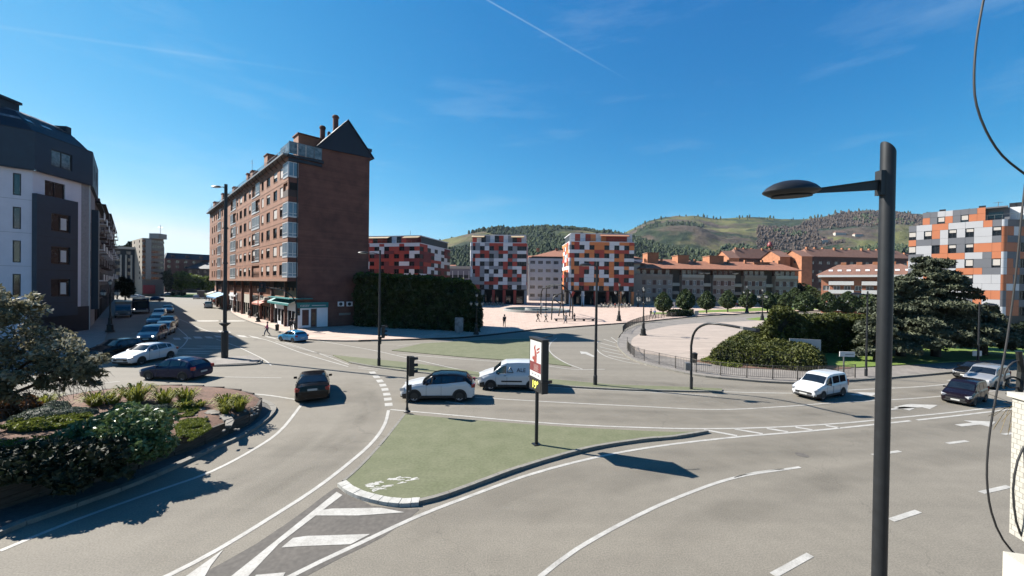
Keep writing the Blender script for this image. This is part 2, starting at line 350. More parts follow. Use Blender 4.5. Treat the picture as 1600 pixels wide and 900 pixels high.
M_rim = mat('alloy_rim', (0.55, 0.55, 0.57), 0.35, var=0.05, metal=0.2)
M_cglass = mat('car_glass', (0.012, 0.016, 0.020), 0.04, scale=3, var=0.3, spec=0.9)
M_lamp = mat('lamp_glass', (0.55, 0.56, 0.58), 0.1, var=0.08, spec=0.8)
M_red = mat('tail_lamp', (0.34, 0.015, 0.015), 0.2, var=0.1)
M_plate = mat('number_plate', (0.55, 0.55, 0.52), 0.5, var=0.05)
M_black = mat('black_plastic', (0.016, 0.016, 0.017), 0.6, var=0.15)
M_sign = mat('white_sign', (0.68, 0.68, 0.67), 0.5, scale=2, var=0.04)
M_tile = brickmat('white_mosaic', (0.50, 0.48, 0.42), (0.45, 0.43, 0.38), (0.28, 0.27, 0.24), 0.022, 0.022, 0.06, 'wall', 0.0018, 0.3, 0.5)
M_cream = mat('cream_render', (0.52, 0.49, 0.42), 0.85, scale=3, var=0.06)
M_roof = mat('terracotta_tiles', (0.36, 0.15, 0.085), 0.9, scale=0.9, col2=(0.24, 0.10, 0.06), fine=0.2, stretch=(1, 1, 3))
M_roof2 = mat('brown_roof_tiles', (0.24, 0.12, 0.085), 0.9, scale=0.9, col2=(0.16, 0.085, 0.062), fine=0.2)
M_obrick = brickmat('orange_brick', (0.42, 0.175, 0.085), (0.38, 0.155, 0.075), (0.30, 0.16, 0.10), 1.0, 0.4, 0.15)
M_bark = mat('bark', (0.075, 0.058, 0.045), 0.95, scale=6, var=0.25, bump=0.5)
def leaf(name, c, c2=None, s=1.5, tr=0.3): return mat(name, c, 0.65, scale=s, col2=c2 or tuple(x * 0.45 for x in c), transl=tr, detail=3, fine=0.3, spec=0.25)
LF_olive = leaf('olive_leaves', (0.215, 0.20, 0.115), (0.10, 0.098, 0.055), 1.2)
LF_olive2 = leaf('olive_seed_heads', (0.50, 0.47, 0.35), (0.30, 0.29, 0.20), 2)
LF_hedge = leaf('cypress_hedge_leaves', (0.042, 0.06, 0.012), (0.016, 0.026, 0.006), 0.7, 0.06)
LF_hedge2 = leaf('clipped_hedge_leaves', (0.105, 0.112, 0.018), (0.022, 0.036, 0.009), 0.8, 0.16)
LF_cedar = leaf('cedar_needles', (0.135, 0.15, 0.09), (0.04, 0.052, 0.034), 0.9, 0.12)
LF_top = leaf('ball_tree_leaves', (0.09, 0.125, 0.045), (0.03, 0.05, 0.02), 1.2, 0.15)
LF_bush = leaf('broad_glossy_leaves', (0.19, 0.27, 0.095), (0.055, 0.095, 0.03), 2.5, 0.2); LF_bush.node_tree.nodes['Principled BSDF'].inputs['Roughness'].default_value = .45; LF_bush.node_tree.nodes['Principled BSDF'].inputs['Specular IOR Level'].default_value = .45
LF_lime = leaf('flax_leaves', (0.34, 0.34, 0.05), (0.16, 0.18, 0.035), 3)
LF_grey = leaf('lavender_grey_leaves', (0.20, 0.235, 0.175), (0.11, 0.14, 0.10), 4, 0.15)
LF_mat = leaf('ground_cover_leaves', (0.22, 0.25, 0.04), (0.10, 0.13, 0.025), 3)
LF_rust = leaf('rusty_leaves', (0.16, 0.07, 0.022), (0.05, 0.025, 0.012), 4)
LF_tree = leaf('street_tree_leaves', (0.19, 0.24, 0.04), (0.06, 0.09, 0.02), 0.5, 0.3)
LF_dark = leaf('dark_tree_leaves', (0.03, 0.042, 0.018), (0.012, 0.018, 0.008), 0.8, 0.1)
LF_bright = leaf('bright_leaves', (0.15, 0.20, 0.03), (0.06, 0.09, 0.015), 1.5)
# ================================================================ ground, roads, kerbs, markings
def ring_poly(pts): return [(p.x, p.y) for p in pts]
struct('ground', MB().prism([(-4200, -300), (4200, -300), (4200, 4200), (-4200, 4200)], -0.4, -0.05), M_earth)
road = MB().prism([(-320, -60), (230, -60), (230, 420), (-320, 420)], -0.045, 0.0)
struct('road', road, M_asph)
Z1 = 0.008
def line(px, wd=0.13, name='road_marking', m=None, dash=None, z=Z1, pts=None, gaps=None):
    P = pts or gp(px, 0.5, 0); mb = MB(); acc = 0; n = len(P)
    L_, R_ = [], []
    for i, p in enumerate(P):
        d = (P[min(i + 1, n - 1)] - P[max(i - 1, 0)]).normalized(); q = Vector((-d.y, d.x, 0)) * wd / 2
        L_.append(p + q); R_.append(p - q)
    for i in range(n - 1):
        s = (P[i + 1] - P[i]).length; acc += s
        if dash and (acc % (dash[0] + dash[1])) > dash[0]: continue
        mb.add([(L_[i].x, L_[i].y, z), (R_[i].x, R_[i].y, z), (R_[i + 1].x, R_[i + 1].y, z), (L_[i + 1].x, L_[i + 1].y, z)], [(0, 1, 2, 3)])
    return struct(name, mb, m or M_paint)
def quadpx(pxs, name='road_marking', m=None, z=Z1):
    P = [G(*p) for p in pxs]; a = sum(P[i].x * P[(i + 1) % len(P)].y - P[(i + 1) % len(P)].x * P[i].y for i in range(len(P)))
    if a < 0: P = P[::-1]
    mb = MB().add([(p.x, p.y, z) for p in P], [tuple(range(len(P)))]); return struct(name, mb, m or M_paint)
def slab(pxs, name, m, z=0.12, sm=True, z0=-0.04, pts=None):
    P = pts or (gp(pxs + [pxs[0]], 0.7)[:-1] if sm else [G(*p) for p in pxs])
    return struct(name, MB().prism(ring_poly(P), z0, z), m)
def kerb(pxs, parent, piece=1.0, wd=0.16, z=0.12, m=None, pts=None, near=True, name='kerb_stone'):
    P = pts or gp(pxs, 0.1); m = m or M_kerb
    if not near:
        mb = MB(); n = len(P); r = []
        for i, p in enumerate(P):
            d = (P[min(i + 1, n - 1)] - P[max(i - 1, 0)]).normalized(); q = Vector((-d.y, d.x, 0)) * wd / 2; r.append((p + q, p - q))
        for i in range(n - 1):
            (a, b), (c, d) = r[i], r[i + 1]
            mb.add([(a.x, a.y, -.03), (b.x, b.y, -.03), (d.x, d.y, -.03), (c.x, c.y, -.03), (a.x, a.y, z), (b.x, b.y, z), (d.x, d.y, z), (c.x, c.y, z)], [(4, 5, 6, 7), (0, 4, 7, 3), (1, 2, 6, 5)])
        return mb.build('kerb', m, parent)
    # walk the path and lay stones one by one
    cum = [0]
    for a, b in zip(P, P[1:]): cum.append(cum[-1] + (b - a).length)
    def at(s):
        s = max(0, min(cum[-1] - 1e-4, s)); import bisect
        i = max(0, min(len(P) - 2, bisect.bisect_right(cum, s) - 1)); t = (s - cum[i]) / max(1e-6, cum[i + 1] - cum[i]); return P[i].lerp(P[i + 1], t), (P[i + 1] - P[i]).normalized()
    s = 0
    while s < cum[-1] - 0.2:
        e = min(cum[-1], s + piece - 0.015); mb = MB(); zz = z + R.uniform(-0.008, 0.008)
        pr = []
        for t in (s, (s + e) / 2, e):
            p, d = at(t); q = Vector((-d.y, d.x, 0)) * wd / 2; pr.append((p + q, p - q))
        for k in range(2):
            (a, b), (c, d) = pr[k], pr[k + 1]
            mb.add([(a.x, a.y, -.03), (b.x, b.y, -.03), (d.x, d.y, -.03), (c.x, c.y, -.03), (a.x, a.y, zz), (b.x, b.y, zz), (d.x, d.y, zz), (c.x, c.y, zz)], [(4, 5, 6, 7), (0, 4, 7, 3), (1, 2, 6, 5)])
        (a, b), (c, d) = pr[0], pr[2]
        mb.add([(a.x, a.y, -.03), (b.x, b.y, -.03), (b.x, b.y, zz), (a.x, a.y, zz)], [(0, 1, 2, 3)]).add([(c.x, c.y, -.03), (d.x, d.y, -.03), (d.x, d.y, zz), (c.x, c.y, zz)], [(3, 2, 1, 0)])
        mb.build(name, m, parent); s += piece
    return None

# tyre wear: translucent darker bands where the wheels run, fading at both edges
M_wear = bpy.data.materials.new('tyre_wear'); M_wear.use_nodes = True
def wearmat():
    t = M_wear.node_tree; b = t.nodes['Principled BSDF']; K = t.links.new; b.inputs['Base Color'].default_value = (.05, .044, .036, 1); b.inputs['Roughness'].default_value = .9
    a = t.nodes.new('ShaderNodeAttribute'); a.attribute_name = 'wear'; g = t.nodes.new('ShaderNodeNewGeometry'); n = t.nodes.new('ShaderNodeTexNoise'); n.inputs['Scale'].default_value = .5; n.inputs['Detail'].default_value = 8; K(g.outputs['Position'], n.inputs['Vector'])
    mr = t.nodes.new('ShaderNodeMapRange'); mr.inputs[1].default_value = .38; mr.inputs[2].default_value = .68; mr.inputs[3].default_value = .04; mr.inputs[4].default_value = .20; K(n.outputs['Fac'], mr.inputs[0])
    m = t.nodes.new('ShaderNodeMath'); m.operation = 'MULTIPLY'; K(a.outputs['Fac'], m.inputs[0]); K(mr.outputs[0], m.inputs[1]); K(m.outputs[0], b.inputs['Alpha'])
wearmat()
wz = [.0030]
def wear(px, wd=.75):
    P = gp(px, .8); n = len(P); mb = MB(); at_ = []; wz[0] += .0002
    for i, p in enumerate(P):
        d = (P[min(i + 1, n - 1)] - P[max(i - 1, 0)]).normalized(); q = Vector((-d.y, d.x, 0)); e = min(1, i / 6, (n - 1 - i) / 6)
        for k, (o, v) in enumerate(((-1, 0), (-.45, .85), (.45, .85), (1, 0))): r = p + q * wd * o; mb.v.append((r.x, r.y, wz[0])); at_.append(v * e)
    for i in range(n - 1):
        for k in range(3): a = i * 4 + k; mb.f.append((a + 1, a, a + 4, a + 5)); mb.m.append(0)
    o = struct('tyre_wear', mb, M_wear); at = o.data.attributes.new('wear', 'FLOAT', 'POINT'); at.data.foreach_set('value', at_)
for pth in ([(600, 590), (740, 603), (864, 612), (1000, 620), (1150, 625), (1296, 619), (1440, 609), (1600, 595)], [(740, 613), (864, 621), (1000, 629), (1150, 633), (1296, 627), (1440, 616), (1600, 601)], [(700, 637), (860, 640), (1000, 645), (1120, 648), (1260, 644), (1400, 634), (1560, 616)], [(700, 643), (860, 650), (1000, 656), (1120, 658), (1260, 653), (1400, 643), (1560, 624)], [(440, 541), (560, 562), (700, 574), (860, 589), (1000, 598), (1110, 603), (1260, 607), (1440, 598)], [(545, 590), (580, 625), (575, 660), (535, 705), (460, 760), (350, 830), (240, 905)], [(520, 595), (552, 630), (545, 665), (495, 710), (410, 765), (290, 835), (180, 905)], [(500, 640), (485, 672), (440, 712), (340, 765), (200, 825), (60, 880)], [(500, 905), (590, 860), (700, 812), (830, 760), (960, 724), (1080, 706), (1250, 690), (1420, 676), (1600, 655)], [(640, 905), (740, 845), (870, 785), (1000, 745), (1130, 722), (1300, 702), (1480, 684)], [(960, 905), (1060, 840), (1180, 788), (1330, 745), (1500, 712), (1600, 696)]):
    wear(pth)
# --- the green painted island in front
ISL = [(632, 650), (700, 656), (800, 664), (900, 671), (1000, 676), (1060, 678), (1105, 676), (1060, 684), (1000, 690), (930, 701), (860, 719), (800, 738), (740, 760), (690, 778), (655, 787), (620, 788), (580, 781), (550, 770), (534, 758)]
near_pts = gp(ISL[:7], .4) + gp(ISL[6:15], .4)[1:] + gp(ISL[14:19], .25)[1:] + gp([ISL[18], (560, 735), (590, 703), (612, 676), (632, 650)], .4)[1:-1]
isl = slab(None, 'traffic_island', M_green, 0.10, pts=near_pts)
kerb([(534, 758), (550, 770), (580, 781), (620, 788), (655, 787)], isl, 0.33, 0.30, 0.125, M_kerbp)
kerb([(655, 787), (690, 778), (740, 760), (800, 738), (860, 719), (930, 701), (1000, 690), (1060, 684), (1105, 676)], isl, 1.0, 0.16, 0.13)
kerb([(632, 650), (612, 676), (590, 703), (560, 735), (534, 758)], isl, 1.0, 0.12, 0.11)
# worn white splashes of an erased letter on the green
for q in ([(580, 764), (606, 756), (612, 758), (590, 768)], [(608, 749), (634, 743), (650, 748), (628, 757)], [(570, 758), (592, 752), (598, 755), (578, 761)]):
    mb = MB(); P = [G(*p, z=.1) for p in q]
    for k in range(20):
        a, b = R.random(), R.random(); p = P[0].lerp(P[1], a).lerp(P[3].lerp(P[2], a), b); l, w_ = R.uniform(.03, .17), R.uniform(.015, .04); t = R.uniform(-.3, .9)
        d = Vector((math.cos(t), math.sin(t), 0)) * l; e = Vector((-math.sin(t), math.cos(t), 0)) * w_
        mb.add([(v.x, v.y, .104 + k * 1e-5) for v in (p - d - e, p + d - e * .4, p + d * .8 + e, p - d * .7 + e)], [(0, 1, 2, 3)])
    mb.build('worn_letter', M_kerbp, isl)
# dark patch of newer asphalt with the chevrons
ptch = gp([(300, 905), (400, 850), (480, 795), (524, 762), (540, 768)], 1) + gp([(580, 790), (640, 796), (655, 797), (600, 838), (540, 868), (470, 905)], 1)
struct('asphalt_patch', MB().prism(ring_poly(ptch), -0.01, 0.004), M_patch)
quadpx([(526, 769), (535, 774), (436, 850), (384, 905), (356, 905), (430, 846)], z=.012)
quadpx([(505, 797), (520, 795), (596, 794), (632, 801), (560, 806), (492, 806)], z=.0125)
quadpx([(458, 841), (480, 838), (578, 835), (548, 851), (470, 854), (440, 856)], z=.0127)
quadpx([(349, 859), (329, 885), (318, 905), (285, 905)], z=.0115)
quadpx([(400, 899), (446, 895), (440, 906), (395, 906)], z=.0129)
line([(607, 641), (604, 655), (597, 671), (578, 695), (541, 727), (491, 765), (421, 810), (342, 858), (262, 900), (180, 935)], 0.16, dash=(2.6, .035))
line([(440, 908), (500, 878), (560, 850), (650, 808), (735, 775), (830, 741), (930, 715), (1030, 697), (1150, 683), (1260, 674), (1380, 662), (1500, 649), (1640, 632)], 0.15, dash=(3.3, .03))
line([(610, 640), (700, 648), (800, 657), (900, 664), (1000, 668), (1090, 670), (1200, 668), (1320, 661), (1400, 653), (1500, 643), (1640, 626)], 0.13)
for a, b in (((1100, 671.5), (1152, 681)), ((1148, 670.5), (1192, 678)), ((1198, 669.5), (1232, 675)), ((1243, 667.5), (1270, 672)), ((1290, 665), (1312, 668.5))): line([a, b], .2)
line([(0, 861), (120, 812), (240, 769), (330, 737), (400, 700), (440, 671), (472, 631)], 0.15)
line([(0, 668), (60, 645), (110, 631), (200, 619), (300, 614), (400, 616), (467, 625)], 0.15)
for i in range(8):
    t0, t1 = i / 8 + .02, i / 8 + .09; P = gp([(580, 580), (595, 597), (604, 615), (608, 637)], .05); n = len(P)
    a, b = P[int(t0 * n)], P[min(n - 1, int(t1 * n))]
    line(None, .42, pts=[a, b])
line([(843, 902), (900, 859), (980, 814), (1060, 777), (1150, 746), (1250, 730)], 0.13)
line([(1130, 751), (1180, 738), (1225, 733)], 0.05, dash=(.5, .25), m=M_kerbp)
for a, b in (((1208, 899), (1266, 867)), ((1392, 813), (1435, 799)), ((1533, 770), (1577, 760)), ((1364, 711), (1406, 705)), ((1480, 693), (1511, 689)), ((1567, 679), (1590, 676))): line([a, b], .17)
line([(742, 621), (860, 628), (1000, 635), (1120, 640), (1229, 635), (1296, 630), (1370, 626), (1461, 620), (1600, 606)], .11)
line([(640, 602), (700, 606)], .11)
line([(560, 573), (620, 579), (700, 588), (864, 605), (1000, 612), (1120, 618)], .09)
line([(1120, 612), (1200, 614), (1262, 614), (1320, 610), (1441, 604), (1510, 597), (1600, 590)], .13)
line([(696, 627.5), (726, 632)], .18)
line([(560, 575.5), (590, 579)], .09)
line([(0, 602), (60, 598)], .1)
line([(155, 599), (188, 596)], .1); line([(351, 589), (440, 590.5)], .1)
line([(276, 497), (340, 522), (407, 529), (470, 551), (544, 573)], .12)
line([(445, 535), (500, 553), (545, 570)], .09)
line([(494, 532), (530, 538), (586, 548), (640, 560), (748, 583), (870, 597), (1000, 604), (1110, 607)], .12)
line([(430, 533), (520, 557), (640, 571), (748, 581)], .07)
line([(338, 530), (369, 541), (409, 560), (424, 571)], .12)
line([(276, 511), (284, 518), (293, 527), (288, 538), (276, 548)], .12)
line([(620, 553), (720, 561), (830, 569), (895, 577), (945, 577)], .12)
line([(620, 541), (660, 536), (750, 531), (840, 528)], .1)
line([(870, 528), (860, 537), (859, 549), (880, 565), (910, 577)], .12, dash=None)
line([(842, 521), (900, 514), (942, 510)], .1)
# give-way hatch beside the railing
line([(935, 533), (931, 540), (935, 549), (950, 558), (980, 566), (1000, 569)], .12)
line([(955, 527), (966, 536), (970, 547), (984, 558), (1010, 571)], .12)
for a, b in (((943, 530), (962, 536)), ((938, 536), (966, 543)), ((937, 542), (968, 549)), ((941, 548), (974, 555)), ((950, 555), (984, 562))): line([a, b], .16)
quadpx([(906, 549), (917, 550), (930, 557), (927, 558), (914, 553), (908, 553)])
# crossing bars over the side street
for a, b in (((272, 531), (283, 531)), ((289, 530), (300, 530)), ((305, 529), (317, 529)), ((323, 528.5), (334, 529)), ((338, 527), (350, 528)), ((356, 526.5), (368, 527.5)), ((374, 526), (388, 527.5)), ((394, 527), (409, 530)), ((344, 518.7), (362, 520)), ((418, 527), (436, 531))):
    p, q = G(*a), G(*b); d = (q - p); n = Vector((-.70, .72, 0)); mb = MB()
    mb.add([(v.x, v.y, Z1 + .002) for v in (p, q, q + n * 2.2, p + n * 2.2)], [(0, 1, 2, 3)]); struct('crossing_bar', mb, M_paint)
for c in ((324, 501.5), (363, 501.5), (296, 545), (310, 549), (302, 552), (330, 541), (336, 544)):
    p = G(*c); e = (2.3, 1.1) if c[1] < 505 else (1.6, .16); mb = MB()
    mb.add([(p.x + e[0] * math.cos(k * PI / 8), p.y + e[1] * math.sin(k * PI / 8), Z1) for k in range(16)], [tuple(range(16))]); struct('road_marking', mb, M_paint)
line([(206, 521), (234, 517), (233, 511)], .16)
# arrows
def arrow(p0, p1, w_=.14, hd=1.5, hw=.5):
    a, b = G(*p0), G(*p1); d = (b - a).normalized(); n = Vector((-d.y, d.x, 0)); c = b - d * hd
    mb = MB().add([(v.x, v.y, Z1 + .001) for v in (a - n * w_, c - n * w_, c - n * hw, b, c + n * hw, c + n * w_, a + n * w_)], [tuple(range(7))]); return struct('arrow_marking', mb, M_paint)
arrow((1497, 665), (1556, 659)); arrow((1400, 638), (1465, 633)); arrow((1330, 617), (1375, 614)); arrow((1385, 640), (1432, 636.5), .1, 1.2, .4)
line([(1340, 618), (1352, 615.5), (1366, 615)], .3); line([(1408, 636), (1422, 633), (1440, 634)], .3)
quadpx([(1478, 594), (1500, 592.5), (1510, 594), (1486, 596)])

# --- second green area beyond the far carriageway, and the long median
slab([(612, 548), (660, 537), (750, 532), (830, 529), (850, 531), (857, 537), (856, 548), (866, 560), (893, 573), (830, 566), (720, 558)], 'green_area', M_green, 0.05, sm=False)
MED = [(520, 556), (560, 560), (640, 568), (748, 583), (860, 594), (960, 603), (1060, 606), (1128, 609), (1128, 612), (1060, 611.5), (960, 609), (860, 602.5), (748, 592), (640, 581), (585, 573), (548, 568)]
med = slab(MED, 'median_strip', M_green, 0.09, sm=False)
kerb([(546, 567), (585, 574), (640, 581), (748, 592), (860, 603), (960, 609), (1060, 612), (1128, 613)], med, near=False, wd=.18, z=.10)
# concrete pad with the tall lamp
pad = slab([(300, 566), (330, 561), (395, 557), (408, 563), (400, 569), (330, 572)], 'pavement_pad', M_walk, .12, sm=False)
kerb([(300, 568), (330, 572.5), (400, 569.5), (408, 563)], pad, near=False)

# --- the square and its pavements (one paved sheet behind a kerb)
KERB1 = [(340, 466.5), (350, 478), (366, 492), (390, 503), (415, 511), (437, 519), (455, 527), (493, 532), (560, 533.5), (681, 530), (736, 527), (835, 516), (900, 511), (1000, 503.5), (1110, 493.5), (1260, 486), (1420, 482)]
k1 = gp(KERB1, 1.2)
sq = struct('square', MB().prism(ring_poly(k1) + [(230, 150), (230, 419), (-250, 419), (-250, 300), (k1[0].x - 30, k1[0].y + 60)], -0.04, 0.12), M_pave)
kerb(None, sq, pts=k1, near=False, wd=.2, z=.14)
kerb([(560, 533.5), (681, 530), (736, 527), (835, 516), (900, 511), (1000, 503.5), (1110, 493.5), (1260, 486)], sq, near=False, wd=.42, z=.15, m=M_iron)
# left pavement beside the grey building
lp = [(0, 578), (60, 560), (110, 556), (150, 553), (163, 530), (172, 500), (180, 478), (186, 466)]
k2 = gp(lp, 1.2); lpv = struct('left_pavement', MB().prism(ring_poly(k2) + [(-300, 250), (-300, 20)], -0.04, 0.125), M_walk)
kerb(None, lpv, pts=k2, near=False)
# far end of the street: a lawn roundabout
slab([(258, 463.5), (280, 460), (330, 459), (345, 460), (330, 462.5), (290, 464.5)], 'roundabout_lawn', M_grass, .3, sm=False)
# curved promenade with the railing
KR = [(1100, 497.5), (1040, 502), (1000, 509), (975, 519), (966, 530), (966, 541), (978, 555), (1000, 567), (1050, 580), (1100, 589), (1150, 594), (1200, 598), (1260, 599.5), (1340, 595), (1420, 589), (1520, 580), (1640, 571)]
k3 = gp(KR, .6)
prom = struct('promenade', MB().prism(ring_poly(k3) + [(G(1640, 571).x + 60, G(1640, 571).y + 40), (150, 92), (G(1250, 494).x, G(1250, 494).y)], -0.04, 0.12), M_walk)
kerb([(966, 530), (966, 541), (978, 555), (1000, 567), (1050, 580), (1100, 589), (1150, 594), (1200, 598), (1260, 599.5), (1340, 595), (1420, 589), (1520, 580), (1640, 571)], prom, 1.6, .2, .14)
kerb([(1100, 497.5), (1040, 502), (1000, 509), (975, 519), (966, 530)], prom, near=False)
fan = gp([(1190, 502), (1080, 507), (1020, 516), (992, 528), (987, 541), (1000, 552), (1040, 559), (1085, 567)], .8) + gp([(1100, 562), (1140, 545), (1180, 528), (1215, 512), (1225, 503)], .8)
fan_s = struct('pink_terrace', MB().prism(ring_poly(fan), -0.02, 0.165), M_pave2)
# lawn on the right, earth under the hedges
slab([(1275, 574), (1340, 577), (1420, 572), (1520, 566), (1640, 560), (1640, 512), (1400, 512), (1290, 520), (1240, 548)], 'lawn', M_grass, .2, sm=False)
slab([(1086, 567), (1150, 577), (1275, 582), (1330, 578), (1300, 530), (1240, 500), (1210, 505), (1150, 540)], 'hedge_bed', M_earth, .16, sm=False)
slab([(1015, 491), (1085, 493), (1085, 490), (1020, 488.5)], 'tree_lawn', M_grass, .14, sm=False)
slab([(1085, 489.5), (1260, 484.5), (1330, 483), (1330, 481), (1200, 481), (1090, 486)], 'tree_lawn', M_grass, .14, sm=False)
slab([(1166, 499.5), (1190, 502), (1212, 501.5), (1214, 498.5), (1185, 497)], 'tree_lawn', M_grass, .19, sm=False)
slab([(1214, 495.5), (1340, 494), (1340, 491), (1220, 492)], 'tree_lawn', M_grass, .15, sm=False)

# --- planted median in the left foreground: kerb, gravel gutter, timber-edged raised bed
OUT = [(-120, 900), (0, 835), (90, 801), (180, 769), (250, 741), (307, 715), (338, 700), (377, 683), (408, 663), (424, 648), (427, 639), (414, 630), (388, 625), (300, 622), (200, 627), (110, 640), (30, 660), (-60, 690)]
ko = gp(OUT, .5)
apron = struct('gravel_apron', MB().prism(ring_poly(ko), -0.03, 0.08), M_gravel)
kerb(None, apron, pts=gp(OUT, .1), piece=1.0, wd=.26, z=.13)
INN = [(-120, 850), (0, 797), (90, 772), (180, 748), (240, 727), (303, 703), (337, 690), (363, 678), (387, 667), (400, 656), (408, 645), (395, 636), (360, 630), (300, 629), (200, 634), (110, 648), (30, 668), (-60, 698)]
def bedh(p): return 0.5 + 0.55 * max(0, min(1, (-p.x - 10) / 9)) * 1.0
ki = gp(INN, .5)
# bed surface: follows a gentle rise to the left
cx = sum(p.x for p in ki) / len(ki); cy = sum(p.y for p in ki) / len(ki)
mb = MB(); n = len(ki); rings = [1, .93, .75, .5, .25]
for k, f in enumerate(rings):
    for p in ki:
        q = Vector((cx + (p.x - cx) * f, cy + (p.y - cy) * f, 0)); mb.v.append((q.x, q.y, bedh(q) - .05 + (0 if k < 1 else .06 + .12 * k / 4 + R.uniform(-.02, .02))))
for k in range(len(rings) - 1):
    for i in range(n): mb.f.append((k * n + i, k * n + (i + 1) % n, (k + 1) * n + (i + 1) % n, (k + 1) * n + i)); mb.m.append(0)
mb.f.append(tuple(range((len(rings) - 1) * n, len(rings) * n))); mb.m.append(0)
bed = struct('planting_bed', mb, M_earth, smooth=True)
def bed_z(x, y): return bedh(Vector((x, y, 0))) + .06
# sleepers round the edge, three courses
M_timber = mat('old_timber', (0.10, 0.082, 0.066), 0.9, scale=3, var=0.3, stretch=(1, 1, 6), bump=.4)
cum = 0; i = 0
P = gp(INN, .15) + gp([INN[-1], INN[0]], .15)[1:]
cl = [0]
for a, b in zip(P, P[1:]): cl.append(cl[-1] + (b - a).length)
def pat(s):
    import bisect
    s = max(0, min(cl[-1] - 1e-3, s)); i = max(0, bisect.bisect_right(cl, s) - 1); i = min(i, len(P) - 2); return P[i].lerp(P[i + 1], (s - cl[i]) / max(1e-6, cl[i + 1] - cl[i]))
s = 0
while s < cl[-1] - .3:
    ln = 1.15; a, b = pat(s), pat(min(cl[-1], s + ln)); mid = (a + b) / 2; ang = math.atan2(b.y - a.y, b.x - a.x); hh = bedh(mid); nc = 3 if hh < .75 else 4
    for c in range(nc):
        h = hh / nc; j = R.uniform(-.02, .02)
        MB().box((0, 0, 0), ((b - a).length - .02 if c % 2 == 0 else (b - a).length - .035, .13, h - .018)).mesh
        o = MB().box((0, 0, 0), ((b - a).length - (.015 if c % 2 else .03), .13, h - .014)).build('sleeper', M_timber, bed)
        o.location = (mid.x, mid.y, h * (c + .5) + .0); o.rotation_euler = (0, R.uniform(-.006, .006), ang + R.uniform(-.012, .012))
    s += ln
# flat stones across the bed
def zbed(px, py):
    z = .55
    for _ in range(6): p = G(px, py, z); z = bed_z(p.x, p.y)
    return G(px, py, z)
for q in ([(321, 645), (333, 641), (346, 645), (337, 648), (322, 648)], [(342, 641), (365, 645), (344, 652)][:0] or [(320, 642), (330, 641), (345, 648), (330, 649)], [(352, 655), (362, 652), (365, 658), (354, 664)], [(341, 648), (352, 648), (364, 655), (350, 659)], [(310, 638), (318, 637), (322, 641), (313, 643)], [(264, 635), (274, 634), (276, 637), (266, 639)], [(352, 660), (366, 658), (362, 667), (352, 667)]):
    PP = [zbed(*p) for p in q]; z = sum(p.z for p in PP) / len(PP); MB().prism(ring_poly(PP), z - .03, z + .05).build('stepping_stone', M_stone, bed)
for k in range(40):
    px, py = R.uniform(300, 400), R.uniform(636, 676)
    p = zbed(px, py)
    if k % 3 == 0: p = zbed(R.uniform(392, 404), R.uniform(636, 650))
    if not (px + 0 < 385): continue
    MB().lathe([(.02, 0), (.07, .03), (.05, .07)], n=6).build('rock', M_stone, bed).location = (p.x, p.y, p.z - .02)

# --- manholes
for q in ((1253, 711), (400, 531), (690, 539)):
    p = G(*q); mb = MB().lathe([(.24, 0), (.24, .004)], n=20); mb.build('manhole_cover', M_patch, None).location = (p.x, p.y, .002)
for o in C.objects:
    if o.name.startswith('manhole_cover'): o['kind'] = 'structure'
# ================================================================ vehicles
def paint(name, c, rough=.28, metal=0.0, coat=.5, spec=.5): return mat('paint_' + name, c, rough, var=.03, scale=1, metal=metal, coat=coat, spec=spec)
P_white = paint('white', (.62, .63, .64)); P_navy = paint('navy', (.003, .013, .055), .2, 0, .12, .18); P_black = paint('black', (.006, .0065, .008), .2, 0, .15, .2); P_sky = paint('sky_blue', (.035, .25, .46))
P_silver = paint('silver', (.38, .39, .40), .3, .4); P_slate = paint('slate_blue', (.10, .15, .20), .3, .3); P_maroon = paint('maroon', (.009, .005, .008), .2, 0, .15, .2); P_grey = paint('grey', (.13, .14, .15), .3, .3); P_brown = paint('brown', (.10, .07, .055), .5)
P_beige = paint('offwhite', (.55, .54, .50))
def lerp_prof(P, x):
    if x <= P[0][0]: return P[0][1]
    for (a, b), (c, d) in zip(P, P[1:]):
        if x <= c: return b + (d - b) * (x - a) / (c - a)
    return P[-1][1]
